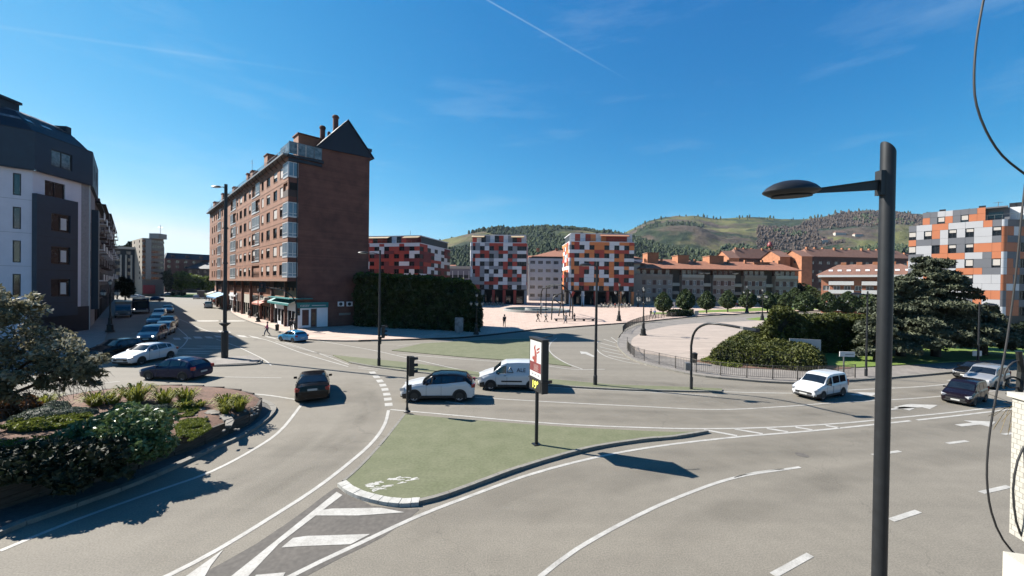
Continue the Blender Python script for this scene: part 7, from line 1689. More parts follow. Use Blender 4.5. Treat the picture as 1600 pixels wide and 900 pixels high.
# cafe tables with parasols under the orange tower
for i in range(8):
    q = G(938 + i * 6.0, 481.2 - (i % 2) * .8); t = thing('cafe_table', ['pale cafe table under the orange tower, leftmost', 'cafe table under the orange tower, second from the left', 'cafe table under the orange tower, third from the left', 'cafe table under the orange tower, fourth from the left', 'cafe table under the orange tower, fifth from the left', 'cafe table under the orange tower, sixth from the left', 'cafe table under the orange tower, seventh from the left', 'cafe table under the orange tower, rightmost'][i], 'table', (q.x, q.y, .12), R.uniform(0, 3), 'cafe tables under the orange tower')
    MB().lathe([(.5, .72), (.5, .76)], n=10).build('table_top', M_whitef, t); MB().lathe([(.25, 0), (.05, .05), (.05, .72)], n=6).build('leg', M_steel, t)
    for k in range(3):
        a = 2 * PI * k / 3; ch_ = tag(link('cafe_chair', None, None, (q.x + .95 * math.cos(a), q.y + .95 * math.sin(a), .12), a), 'light cafe chair pulled up to a table under the orange tower', 'chair', 'cafe chairs under the orange tower')
        MB().b2(-.22, .22, -.22, .22, .42, .46).build('seat', M_cream if k % 2 else M_brown if False else M_cream, ch_); MB().b2(.18, .22, -.22, .22, .46, .95).build('backrest', M_cream, ch_)
        for sx_ in (-1, 1):
            for sy_ in (-1, 1): MB().b2(-.02, .02, -.02, .02, 0, .42).build('leg', M_steel, ch_).location = (sx_ * .19, sy_ * .19, 0)
# waste bins
for px, py, l in ((433, 519.5, 'dark litter bin at the kerb near the corner shop'), (1085, 571, 'small grey bin at the tip of the clipped hedge')):
    q = G(px, py); t = thing('litter_bin', l, 'bin', (q.x, q.y, .15), 0); MB().lathe([(.2, .1), (.24, .85)], n=12).build('body', M_iron, t); MB().lathe([(.26, .85), (.26, .92), (.1, 1.0)], n=12).build('lid', M_iron, t)
# ================================================================ people
SKIN = mat('skin', (.36, .21, .15), .6, var=.05)
def skin_obj(name, joints, edges, radii, m, par, sub=1):
    me = bpy.data.meshes.new(name); me.from_pydata(joints, edges, []); me.materials.append(m); o = link(name, me, par)
    md = o.modifiers.new('skin', 'SKIN'); me.skin_vertices.new() if not me.skin_vertices else None
    sk = me.skin_vertices[0].data
    for i, r in enumerate(radii): sk[i].radius = (r[0], r[1]) if isinstance(r, tuple) else (r, r); sk[i].use_root = (i == 0)
    md.use_smooth_shade = True
    s = o.modifiers.new('sub', 'SUBSURF'); s.levels = sub; s.render_levels = sub
    return o
def person(px, py, head, label, top, bottom, hair, pose='walk', s=1.0, z=.12, skirt=False, ref=None, group=None, hands=False):
    p = ref if ref is not None else G(px, py); t = thing('person', label, 'person', (p.x, p.y, z), math.radians(head), group); t.scale = (s,) * 3
    st = {'walk': .30, 'stand': .04}[pose]     # local +x is forward
    kn = st * .6
    J = [(0, 0, .95), (0, 0, 1.12), (0, 0, 1.34), (0, 0, 1.47), (.01, 0, 1.54), (.015, 0, 1.66),
         (0, .10, .90), (st * .75, .10, .50), (st, .10, .08), (st + .15, .10, .03),
         (0, -.10, .90), (-st * .2 + .06, -.10, .50), (-st, -.10, .12 if pose == 'walk' else .08), (-st + .14, -.10, .03),
         (0, .19, 1.39), (-st * .5, .24, 1.12), (-st * .45 + .08, .23, .88), (-st * .4 + .12, .23, .80),
         (0, -.19, 1.39), (st * .6, -.24, 1.13), (st * .9 + .08, -.22, .92), (st * .95 + .13, -.21, .85)]
    E = [(0, 1), (1, 2), (2, 3), (3, 4), (4, 5), (0, 6), (6, 7), (7, 8), (8, 9), (0, 10), (10, 11), (11, 12), (12, 13), (2, 14), (14, 15), (15, 16), (16, 17), (2, 18), (18, 19), (19, 20), (20, 21)]
    Rr = [(.11, .14), (.10, .13), (.11, .15), .055, .07, .09, .085, .06, .042, .035, .085, .06, .042, .035, .052, .04, .028, .03, .052, .04, .028, .03]
    skin_obj('body', J, E, Rr, SKIN, t)
    # clothes follow the same bones, a little proud of the skin
    idx = [1, 0, 2, 14, 15, 18, 19, 3]; k = {v: i for i, v in enumerate([1, 0, 2, 14, 15, 16, 18, 19, 20])}; vs = [J[v] for v in k]
    skin_obj('jacket', vs, [(k[a], k[b]) for a, b in ((0, 1), (1, 2), (2, 14), (14, 15), (15, 16), (2, 18), (18, 19), (19, 20))], [(.13, .16), (.13, .16), (.13, .17), .068, .056, .04, .068, .056, .04], top, t)
    k = {v: i for i, v in enumerate([0, 6, 7, 8, 10, 11, 12])}
    skin_obj('trousers', [J[v] for v in k], [(k[a], k[b]) for a, b in ((0, 6), (6, 7), (7, 8), (0, 10), (10, 11), (11, 12))], [(.12, .15), .105, .075, .055, .105, .075, .055], bottom, t)
    MB().lathe([(.02, .13), (.08, .11), (.108, .04), (.112, -.03), (.10, -.10 if not skirt else -.2)], (0, 0, 0), 10).build('hair', hair, t, smooth=60).location = (-.025, 0, 1.66)
    for q in (9, 13): MB().box((J[q][0] - .04, J[q][1], .035), (.25, .09, .07)).build('shoe', M_black, t)
    return t
C_pink = mat('pink_top', (.55, .05, .16), .8, var=.05); C_blk = mat('black_cloth', (.018, .018, .02), .85, var=.1); C_jean = mat('denim', (.05, .07, .12), .85, var=.1); C_wht = mat('white_cloth', (.5, .5, .49), .85, var=.05); C_gry = mat('grey_cloth', (.16, .16, .17), .85, var=.1); C_red = mat('red_cloth', (.32, .03, .03), .85, var=.05); C_tan = mat('tan_cloth', (.30, .22, .15), .85, var=.05); C_blu = mat('blue_cloth', (.06, .14, .30), .85, var=.05)
H_dk = mat('dark_hair', (.02, .014, .01), .8, var=.1); H_br = mat('brown_hair', (.09, .05, .03), .8, var=.1); H_gr = mat('grey_hair', (.25, .24, .23), .8, var=.1)
person(417.5, 524.5, 195, 'woman in a bright pink top striding across the road', C_pink, C_jean, H_br, 'walk', 1.02, 0)
person(455, 518, 100, 'person in black standing at the kerb by the corner shop', C_blk, C_blk, H_dk, 'stand', 1.0)
person(461, 517, 250, 'person in a grey coat next to the signal mast by the corner shop', C_gry, C_blk, H_gr, 'stand', 1.0)
person(788, 511.5, 100, 'lone person in dark clothes in the shade at the hedge end', C_blk, C_blk, H_dk, 'walk', 1.12)
person(840, 503.5, 10, 'person in black walking in front of the fountain', C_blk, C_blk, H_dk, 'walk', 1.1)
person(852.5, 504, 20, 'person in a white shirt and dark trousers in front of the fountain', C_wht, C_blk, H_dk, 'walk', 1.1)
person(884, 506, 200, 'person in grey walking past the long bench', C_gry, C_jean, H_br, 'walk', 1.1)
person(897.5, 500.5, 90, 'person sitting low beside the long bench, dark clothes', C_blk, C_jean, H_dk, 'stand', .75)
person(1017, 496, 200, 'person in black on the square near the first ball-shaped tree', C_blk, C_blk, H_dk, 'stand', 1.05)
person(1023, 497, 170, 'person in pale blue walking beside the one in black', C_blu, C_jean, H_gr, 'walk', 1.15)
person(1150, 481, 0, 'small figure in red between the ball-shaped trees', C_red, C_jean, H_br, 'walk', 1.1)
for i, (px, py, c1, c2, l) in enumerate(((334, 477.5, C_red, C_blk, 'pedestrian in a red top on the pavement beyond the blue awning'), (341, 480, C_blk, C_blk, 'pedestrian in black on the pavement below the blue awning'), (327, 471.5, C_wht, C_jean, 'pedestrian in white on the far pavement'), (331, 473.5, C_gry, C_blk, 'pedestrian in grey on the far pavement'), (336.5, 474.5, C_blk, C_jean, 'pedestrian in a dark jacket next to the one in red'), (338.5, 476, C_wht, C_blk, 'pedestrian in a pale shirt near the blue awning'), (359.5, 487, C_blk, C_blk, 'pedestrian in black beside the glass shop front'), (367, 489, C_tan, C_blk, 'pedestrian in a tan top beside the wooden shop front'), (390, 497.5, C_gry, C_blk, 'pedestrian in grey left of the ornate lantern column'), (322, 469.5, C_blk, C_blk, 'farthest pedestrian on the sunny pavement'))):
    person(px, py, R.choice([128, -52]), l, c1, c2, R.choice([H_dk, H_br]), 'walk' if i % 2 else 'stand', 1.02)
for i in range(9):
    q = G(940 + i * 5.3, 481.5 - (i % 2)); person(0, 0, R.uniform(0, 360), ['guest in white at the cafe tables, leftmost', 'guest in dark clothes second from left at the cafe tables', 'guest in tan third from left at the cafe tables', 'guest in white standing near the middle of the cafe tables', 'guest in red near the middle of the cafe tables', 'guest in grey right of the middle of the cafe tables', 'guest in blue at the cafe tables', 'guest in white near the right of the cafe tables', 'rightmost guest at the cafe tables, in black'][i], [C_wht, C_blk, C_tan, C_wht, C_red, C_gry, C_blu, C_wht, C_blk][i], C_blk, H_dk, 'stand', .95, ref=q)
# street-side awning parasols of the cafe: none; rider-less details end here
# ================================================================ trees and plants
def tree(name, label, x, y, h, crown_c, crown_r, n, size, lf, trunk_r=.15, k=22, cr=.38, shell=.72, cat='tree', group=None, limbs=6, aspect=1.6, z0=.1, droop=0, lf2=None, f2=.2):
    t = thing(name, label, cat, (x, y, z0), 0, group); cz = crown_c[2]
    mb = MB(); top = Vector((crown_c[0], crown_c[1], cz)); base = Vector((0, 0, -.1)); j = top * .45 + Vector((R.uniform(-.1, .1), 0, 0))
    mb.tube([base, j * .6, j, top], [trunk_r, trunk_r * .8, trunk_r * .65, trunk_r * .2], 7)
    for i in range(limbs):
        a = 2 * PI * i / limbs + R.random(); st = j.lerp(top, R.uniform(0, .6)); e = Vector((crown_c[0] + crown_r[0] * .75 * math.cos(a), crown_c[1] + crown_r[1] * .75 * math.sin(a), cz + crown_r[2] * R.uniform(-.4, .6)))
        mb.tube([st, st.lerp(e, .5) + Vector((0, 0, .1)), e], [trunk_r * .42, trunk_r * .25, trunk_r * .08], 5)
    mb.build('trunk', M_bark, t, smooth=60)
    p, idx = blob_pts(n, crown_c, crown_r, k, shell, cr); mi = None; ms = [lf]
    if lf2: ms = [lf, lf2]; mi = (NP.rand(n) < f2).astype(int)
    link('crown', leafmesh('crown', p, size, ms, droop, aspect, mi=mi), t); return t
# clipped ball/teardrop trees on the far lawn
def ball_points(n, h, r, z0, seed):
    rr = np.random.RandomState(seed); u = rr.rand(n); th = rr.rand(n) * 2 * PI
    z = u; prof_ = np.interp(z, [0, .12, .3, .5, .75, .92, 1], [.25, .75, 1.0, .98, .66, .30, .05]); q = .80 + .22 * rr.rand(n); 
    bump = 1 + .10 * np.sin(th * 3 + z * 9 + seed) + .08 * np.sin(th * 7 - z * 13)
    return np.stack([r * prof_ * q * bump * np.cos(th), r * prof_ * q * bump * np.sin(th), z0 + z * h], 1)
_bt = []
for v in range(3):
    pts = ball_points(2600, 5.0, 2.15, 1.15, v + 1); _bt.append(leafmesh('crown', pts, .34, [LF_top], 0, 1.4))
tr_b = MB().tube([(0, 0, -.1), (0, 0, .7), (.05, 0, 2.6)], [.2, .16, .1], 7)
for i in range(5): a = 2 * PI * i / 5; tr_b.tube([(0, 0, .6), (math.cos(a) * .5, math.sin(a) * .5, 1.6), (math.cos(a) * .9, math.sin(a) * .9, 2.6)], [.07, .06, .03], 5)
tr_bm = tr_b.mesh('trunk', M_bark, 60)
balls = [(1036, 493.5, 457, 'leftmost'), (1071, 491, 452, 'second from left, beside the low hedge block'), (1104, 490.5, 455, 'third from left'), (1137, 488.5, 454, 'fourth from left'), (1168, 488, 453.5, 'fifth from left, behind an ornate lantern column'), (1199, 489, 456, 'sixth from left'), (1213, 486, 458, 'behind the sixth'), (1228, 487, 457, 'close right of the sixth'), (1242, 485, 450, 'tall, left of the big front one'), (1257, 494, 456, 'large, right above the yellow-green hedge'), (1270, 486, 451, 'behind the large one'), (1293, 495.5, 457, 'round and low, right above the yellow-green hedge'), (1288, 487, 452, 'behind the round low one'), (1306, 488, 453, 'between two front ones'), (1325, 496, 456, 'in front of the orange apartment house'), (1318, 487, 451, 'behind the one before the orange apartment house'), (1358, 492, 455, 'left of the slim street lamp'), (1345, 487, 454, 'half hidden behind the slim street lamp'), (1372, 490, 458, 'nearest to the tall dark lamp post')]
for i, (px, py, yt, l) in enumerate(balls):
    p = G(px, py); h = zat(px, yt, p.y); s = h / 6.2; t = thing('ball_tree', 'clipped teardrop-shaped tree on the far lawn, ' + l, 'tree', (p.x, p.y, .12), R.uniform(0, 6), 'clipped teardrop trees')
    wf = 1.0 if i < 9 else 1.12; t.scale = (s * wf, s * wf, s); link('trunk', tr_bm, t); link('crown', _bt[i % 3], t)
# low clipped hedge block between the first trees
def hedge_box(name, label, corners, z0, z1, n, size, lf, inner=None, wob=.12, cat='hedge', core_m=None, topf=.35, zfn=None, tip=None):
    """corners: ground quad a,b,c,d (a-b front). leaves on front, sides and top of the volume"""
    a, b, c, d = [Vector(v) for v in corners]; o = (a + b + c + d) / 4; t = thing(name, label, cat, (o.x, o.y, z0), 0)
    per = [(a, b), (b, c), (c, d), (d, a)]; Ls = [(q - p).length * 1.0 for p, q in per]; pts = []; nr = []
    W = sum(Ls); rr = np.random.RandomState(int(abs(o.x * 10)) % 9999)
    def hz(p): return (zfn(p) if zfn else z1) - z0
    for k in range(n):
        if rr.rand() < topf:
            u, v = rr.rand(2); p = a.lerp(b, u).lerp(d.lerp(c, u), v); h = hz(p); wv = mn.noise(Vector((p.x * .9, p.y * .9, 3))) * wob * 2 + rr.normal() * wob * .4; pts.append((p.x - o.x, p.y - o.y, h + wv)); nr.append((0, 0, 1))
        else:
            s_ = rr.rand() * W; i = 0
            while s_ > Ls[i] and i < 3: s_ -= Ls[i]; i += 1
            p0, p1 = per[i]; p = p0.lerp(p1, s_ / Ls[i]); dd = (p1 - p0).normalized(); nn = Vector((dd.y, -dd.x, 0)); h = hz(p) * rr.rand() ** .9; wv = mn.noise(Vector((p.x * .7, p.y * .7, h * .7))) * wob * 2.5 + rr.normal() * wob * .4
            q = p + nn * wv; pts.append((q.x - o.x, q.y - o.y, h)); nr.append(tuple(nn))
    # solid dark twiggy heart so that one cannot look through
    cs = [v.lerp(o, .10) for v in (a, b, c, d)]; N = 14; mb = MB()
    for i in range(N + 1):
        for j in range(3):
            p = cs[0].lerp(cs[1], i / N).lerp(cs[3].lerp(cs[2], i / N), j / 2); mb.v.append((p.x - o.x, p.y - o.y, hz(p) * .93 - .1))
    for i in range(N):
        for j in range(2): q = i * 3 + j; mb.f.append((q, q + 3, q + 4, q + 1)); mb.m.append(0)
    n0 = len(mb.v)
    for i in range(N + 1):
        for j in (0, 2): v = mb.v[i * 3 + j]; mb.v.append((v[0], v[1], 0))
    for i in range(N): mb.f += [(n0 + 2 * i, n0 + 2 * i + 2, (i + 1) * 3, i * 3), (n0 + 2 * i + 3, n0 + 2 * i + 1, i * 3 + 2, (i + 1) * 3 + 2)]; mb.m += [0, 0]
    mb.f += [(n0, 0, 1, 2, n0 + 1), (n0 + 2 * N + 1, N * 3 + 2, N * 3 + 1, N * 3, n0 + 2 * N)]; mb.m += [0, 0]
    mb.build('branches', core_m or mat('hedge_heart', (.010, .012, .006), .95, var=.2), t)
    mi = None; ms = [lf]
    if tip: ms.append(tip); mi = [1 if (q[2] == 1 and rr.rand() < .6) else 0 for q in nr]  # paler leaves mixed into the top carry sunlight in their colour
    link('foliage', leafmesh('foliage', pts, size, ms, 0, 1.5, nrm=nr, mi=mi), t); return t
g = G
hedge_box('low_hedge', 'low dark box hedge between the first two ball-shaped trees', [g(1042, 495.5), g(1079, 495), g(1083, 491), g(1047, 491.5)], .12, 1.25, 2500, .22, LF_hedge)
# tall cypress hedge beside the blank gable
ya = G(572, 515.5); yb = G(742, 520)
Yh = 62; hA = V(556, 500, 61); hB = V(744, 500, 56); hC = V(750, 500, 64); hD = V(560, 500, 69)
def hh(p):
    px = 800 + FPX * p.x / p.y; y = lerp_prof([(540, 430), (575, 430), (600, 432), (640, 433), (690, 437), (720, 439), (733, 443), (741, 450), (750, 462)], px); return zat(px, y, p.y) 
for v in (hA, hB, hC, hD): v.z = 0
hedge_box('cypress_hedge', 'huge dark cypress hedge filling the space between the gable and the square', [hA, hB, hC, hD], .12, 8, 30000, .34, LF_hedge, wob=.28, zfn=hh, topf=.22, tip=LF_bright)  # sunlit top put into the colour through brighter leaves
# yellow-green tall hedge behind the sign hoarding
def mkh(name, label, pxs, Y1, Y2, prof_, n, size, lf, wob=.2, z0=.15, topf=.35):
    a, b = V(pxs[0], 500, Y1), V(pxs[1], 500, Y1); c_, d_ = V(pxs[1], 500, Y2), V(pxs[0], 500, Y2)
    for v in (a, b, c_, d_): v.z = 0
    return hedge_box(name, label, [a, b, c_, d_], z0, 4, n, size, lf, wob=wob, topf=topf, zfn=lambda p: zat(800 + FPX * p.x / p.y, lerp_prof(prof_, 800 + FPX * p.x / p.y), Y1 if False else p.y) if False else max(z0 + .3, zat(800 + FPX * p.x / p.y, lerp_prof(prof_, 800 + FPX * p.x / p.y), Y1)))
mkh('clipped_hedge', 'tall clipped yellow-green hedge behind the white hoarding', (1212, 1362), 41, 47, [(1190, 500), (1205, 492), (1215, 488), (1235, 487), (1243, 500), (1262, 500), (1300, 497), (1350, 500), (1380, 503)], 26000, .17, LF_hedge2, .22)
mkh('clipped_hedge', 'bulging dark yellow-green bush at the left end of the tall clipped hedge', (1200, 1262), 38.5, 42, [(1195, 520), (1203, 495), (1215, 486), (1236, 487), (1246, 496), (1262, 503)], 13000, .16, LF_hedge2, .3)
# low sloping hedge mass in front: a mound
def mound(name, label, outline_px, hfun, n, size, lf, z0=.16, core=True, cat='shrub', jit=.12, seed=5):
    P = gp(outline_px, .5); o = sum(P, Vector()) / len(P); t = thing(name, label, cat, (o.x, o.y, z0), 0); rr = np.random.RandomState(seed); pts = []; nr = []
    xs = [p.x for p in P]; ys = [p.y for p in P]
    def inside(x, y):
        c = False; j = len(P) - 1
        for i in range(len(P)):
            if (P[i].y > y) != (P[j].y > y) and x < (P[j].x - P[i].x) * (y - P[i].y) / (P[j].y - P[i].y) + P[i].x: c = not c
            j = i
        return c
    def edged(x, y): return min(((p.x - x) ** 2 + (p.y - y) ** 2) for p in P) ** .5
    while len(pts) < n:
        x, y = rr.uniform(min(xs), max(xs)), rr.uniform(min(ys), max(ys))
        if not inside(x, y): continue
        e = edged(x, y); h = hfun(x, y) * (1 - math.exp(-e * 2.2)) if e < 3 else hfun(x, y)
        b = mn.noise(Vector((x * .8, y * .8, 2))) * .35 + mn.noise(Vector((x * 2.1, y * 2.1, 7))) * .16
        z = h * (1 + b * .6) * (rr.rand() ** .12); pts.append((x - o.x, y - o.y, z + rr.normal() * jit * .4)); nr.append((rr.normal() * .4, rr.normal() * .4, 1))
        if e < .6: pts.append((x - o.x, y - o.y, z * rr.rand())); nr.append((x - o.x, y - o.y, 0))
    link('foliage', leafmesh('foliage', pts, size, [lf], 0, 1.5, nrm=nr), t)
    if core:
        mb = MB(); c = [(p.x - o.x, p.y - o.y) for p in P]; rings = [(.94, .25), (.8, .62), (.5, .78), (.2, .8)]; m = len(c)
        for f, zf in rings: mb.v += [(x * f, y * f, hfun(x * f + o.x, y * f + o.y) * zf) for x, y in c]
        for k in range(3): mb.f += [(k * m + i, k * m + (i + 1) % m, (k + 1) * m + (i + 1) % m, (k + 1) * m + i) for i in range(m)]
        mb.f.append(tuple(range(3 * m, 4 * m))); mb.f += [(i, (i + 1) % m, i) for i in ()]; b0 = len(mb.v); mb.v += [(x * .94, y * .94, -.1) for x, y in c]; mb.f += [(b0 + i, b0 + (i + 1) % m, (i + 1) % m, i) for i in range(m)]; mb.m = [0] * len(mb.f)
        mb.build('branches', mat('hedge_heart', (.010, .012, .006), .95, var=.2), t)
    return t
mound('spreading_hedge', 'low spreading clipped hedge sloping down to the railing', [(1108, 566), (1120, 557), (1150, 546), (1190, 538), (1230, 540), (1262, 552), (1288, 566), (1287, 581), (1250, 582), (1200, 578), (1150, 573), (1112, 570)], lambda x, y: 1.0 + .085 * max(0, y - 30) * 1.2, 24000, .13, LF_hedge2, seed=3)
mound('groundcover', 'pale green ground cover at the tip of the low hedge', [(1093, 567), (1110, 561), (1130, 566), (1160, 574), (1150, 577), (1120, 573)], lambda x, y: .25, 3000, .10, LF_mat, core=False, seed=8)
# cedars
def cedar(px, py, ytop, w, label, n_t, seed, lean=0):
    rr = random.Random(seed); p = G(px, py); h = zat(px, ytop, p.y); t = thing('cedar_tree', label, 'tree', (p.x, p.y, .2), 0); mb = MB(); mb.tube([(0, 0, -.2), (.1, 0, h * .4), (lean * .5, 0, h * .8), (lean, 0, h * .98)], [.42, .3, .14, .03], 9); pts = []; nr = []; tw = MB()
    nb = n_t
    for i in range(nb):
        f = (i + .5) / nb; z = h * (.20 + .78 * f); a = rr.uniform(0, 2 * PI); L_ = w * (1 - f * .88) ** .75 * rr.uniform(.7, 1.1) * (.72 if f < .08 else 1); d = Vector((math.cos(a), math.sin(a), 0)); sag = rr.uniform(.02, .16); s0_ = Vector((lean * f, 0, z)); P_ = []
        for k in range(6): u = k / 5; P_.append(s0_ + d * L_ * u + Vector((0, 0, L_ * (.22 * u - (.22 + sag) * u * u))))
        mb.tube(P_, [.10 * (1 - f) + .03, .08 * (1 - f) + .025, .05, .035, .02, .008], 5)
        m = int(150 * L_ / w * 2.2) + 30; pr = Vector((-d.y, d.x, 0))
        for k in range(m * 3):
            u = rr.random() ** .7 * .95 + .05; q = P_[min(4, int(u * 5))].lerp(P_[min(4, int(u * 5)) + 1], u * 5 - min(4, int(u * 5))); sw = L_ * .33 * (1 - abs(u - .55) * 1.1) * rr.uniform(-1, 1)
            q = q + pr * sw + Vector((0, 0, -abs(sw) * .18 - rr.random() ** 2 * .25)) + Vector((rr.gauss(0, .06), rr.gauss(0, .06), rr.gauss(0, .05))); pts.append(tuple(q)); nr.append((rr.gauss(0, .4), rr.gauss(0, .4), 1))
    mb.build('trunk', M_bark, t, smooth=60); link('crown', leafmesh('crown', pts, .17, [LF_cedar], .3, 2.4, nrm=nr), t); print('cedar pts', len(pts)); return t
cedar(1462, 560, 402, 6.2, 'big spreading blue-green cedar in front of the panelled building', 80, 5, -.6)
cedar(1407, 559, 432, 5.2, 'smaller cedar right beside the tall dark lamp post', 52, 9)
cedar(1535, 557, 476, 3.9, 'low wide cedar at the right, under the salmon and grey building', 40, 13)
cedar(1372, 566, 478, 3.2, 'low cedar branches left of the tall dark lamp post', 26, 17)
p = G(1500, 552); tree('broadleaf_tree', 'small bright green tree between the cedars and the panelled building', p.x + 1, p.y + 4, 6, (0, 0, 4.2), (3.2, 2.2, 2.2), 5000, .22, LF_bright, .12)
p = G(1550, 552); tree('broadleaf_tree', 'bright green sapling at the right end of the cedar group', p.x, p.y + 2, 5, (0, 0, 3.4), (2.4, 2, 1.6), 3000, .2, LF_bright, .1)
# dark planting behind the cedars at the far right
mkh('dark_hedge', 'dark hedge closing the park at the far right', (1380, 1680), 50, 53, [(1380, 515), (1500, 512), (1680, 510)], 9000, .25, LF_dark, .3)
# street-end trees
def T2(px, pyb, ytop, rx, label, lf, n=4000, size=.5, name='street_tree', cat='tree', k=24):
    p = G(px, pyb); zt_ = zat(px, ytop, p.y); return tree(name, label, p.x, p.y, zt_, (0, 0, zt_ * .6), (rx * p.y / FPX, rx * p.y / FPX * .8, zt_ * .42), n, size, lf, .25, k, .40, .72)
T2(290, 461, 424, 26, 'large round tree on the lawn closing the street', LF_tree, 7000, .55)
T2(322, 461, 430, 14, 'smaller green tree right of the large round one', LF_tree, 3500, .55)
T2(262, 463, 421, 8, 'narrow dark tree left of the large round one', LF_dark, 2500, .5)
T2(196, 478, 429, 13, 'dark tree in the shade beside the delivery lorry', LF_dark, 4500, .32)
T2(183, 468, 438, 9, 'dark tree farther back on the left pavement', LF_dark, 2500, .32)
T2(1245, 478, 437, 14, 'pointed dark tree left of the orange apartment house', LF_dark, 3000, .45)
T2(1262, 476, 445, 14, 'light green tree in front of the orange apartment house', LF_tree, 3000, .45)
for i, (px, l) in enumerate(((272, 'small round shrub on the roundabout lawn, left'), (284, 'small round shrub on the roundabout lawn, right'))):
    p = G(px, 463.5); t = tree('round_shrub', l, p.x, p.y, 2, (0, 0, 1.3), (1.5, 1.5, 1.1), 900, .3, LF_dark, .08, cat='shrub')
# skyline trees behind the beige tower
for i, (px, yt) in enumerate(((182, 383), (190, 380), (199, 381), (208, 376), (176, 386))):
    c = gpt(px, 200); zt_ = zat(px, yt, 200); tree('hill_tree', 'dark tree on the rise behind the white pilastered block, ' + ['leftmost but one', 'middle', 'right of the middle', 'rightmost and tallest', 'leftmost'][i], c.x, c.y, zt_, (0, 0, zt_ - 4), (3.6, 3, 4), 1200, .8, LF_dark, .3, z0=0)

# ---- left foreground: olive-like tree over the planted bed
tp_ = Vector((-20.9, 14.6, 0)); tp_.z = 0
ot = thing('olive_tree', 'grey-green olive tree with pale seed heads hanging into the picture at the left', 'tree', (tp_.x, tp_.y, .8), 0)
cc = [(.9, .0, 4.3, 2.7, 2.0, 1.7), (3.0, .3, 3.2, 2.2, 1.6, 1.15), (-1.2, .3, 5.2, 2.4, 2, 1.4), (2.2, -.4, 2.3, 2.1, 1.4, .8), (.2, -.6, 3.0, 2.4, 1.6, 1.2), (-2, .4, 3.4, 2.4, 2, 1.6), (4.1, .5, 2.6, 1.2, 1.0, .8), (1.6, .2, 5.0, 1.5, 1.2, .9)]
mb = MB(); mb.tube([(0, 0, -.5), (.15, 0, 1.0), (.4, .1, 2.2), (.3, 0, 3.6)], [.22, .17, .14, .06], 9); P_ = []; MI = []
for (x, y, z, a, b, c) in cc:
    mb.tube([(.2, 0, 1.2), (x * .5, y * .5, z * .55 + .3), (x, y, z), (x + a * .5, y, z + c * .3)], [.10, .07, .045, .015], 6)
    pts, idx = blob_pts(2400, (x, y, z), (a, b, c), 44, .92, .19); P_.append(pts); MI.append(((pts[:, 2] > z + c * .1) & (NP.rand(len(pts)) < .45)).astype(int))
tw = MB()
for k in range(230):
    x, y, z, a, b, c = R.choice(cc); s_ = Vector((x + R.uniform(-a, a) * .6, y + R.uniform(-b, b) * .5, z - c * .3)); e = s_ + Vector((R.uniform(-.3, 1.1), R.uniform(-.5, .5), R.uniform(-1.2, -.2))); m_ = s_.lerp(e, .5) + Vector((R.uniform(-.1, .1), 0, R.uniform(0, .15))); tw.tube([s_, m_, e], [.014, .009, .004], 3)
    for q in range(3): f_ = m_.lerp(e, R.random()); tw.tube([f_, f_ + Vector((R.uniform(-.1, .35), R.uniform(-.2, .2), R.uniform(-.35, .05)))], [.006, .003], 3)
tw.build('bare_twigs', mat('bare_twig', (.10, .075, .06), .9), ot)['kind'] = 'stuff'
mb.build('trunk', M_bark, ot, smooth=60); P_ = np.concatenate(P_); link('crown', leafmesh('crown', P_, .085, [LF_olive, LF_olive2], .1, 2.2, mi=np.concatenate(MI)), ot)
# big glossy-leaved bush
def at_bed(px, py):
    z = .7
    for _ in range(6): q = G(px, py, z); z = bed_z(q.x, q.y)
    return Vector((q.x, q.y, z - .02))
def bush(px, py, rx, ry, rz, n, size, lf, label, name, cat='shrub', aspect=2.2, droop=0, k=30, cr=.3, shell=.8, zc=.45, pos=None):
    p = pos or at_bed(px, py); t = thing(name, label, cat, p, 0); pts, idx = blob_pts(n, (0, 0, rz * zc), (rx, ry, rz), k, shell, cr); pts = pts[pts[:, 2] > -.05]
    link('foliage', leafmesh('foliage', pts, size, [lf], droop, aspect), t); mb = MB()
    for q in range(7): a = R.uniform(0, 6.28); mb.tube([(0, 0, -.1), (math.cos(a) * rx * .3, math.sin(a) * ry * .3, rz * .4), (math.cos(a) * rx * .7, math.sin(a) * ry * .7, rz * .8)], [.03, .02, .008], 4)
    mb.build('stems', M_bark, t)['kind'] = 'stuff'; return t
bush(198, 712, 2.35, 1.35, 1.15, 21000, .078, LF_bush, 'big dark glossy-leaved bush on the near side of the planted bed', 'glossy_bush', k=60, cr=.26, zc=.62)
bush(130, 745, 1.6, 1.1, .8, 5000, .10, LF_dark, 'dark shaded bush at the wall left of the glossy bush', 'dark_bush', k=30)  # shadow at the wall put into the leaf colour
bush(55, 742, 2.4, 1.2, .75, 7000, .10, LF_dark, 'dark shaded bush mass at the left edge above the timber wall', 'dark_bush', k=40)  # dark leaf colour stands in for shadow here too
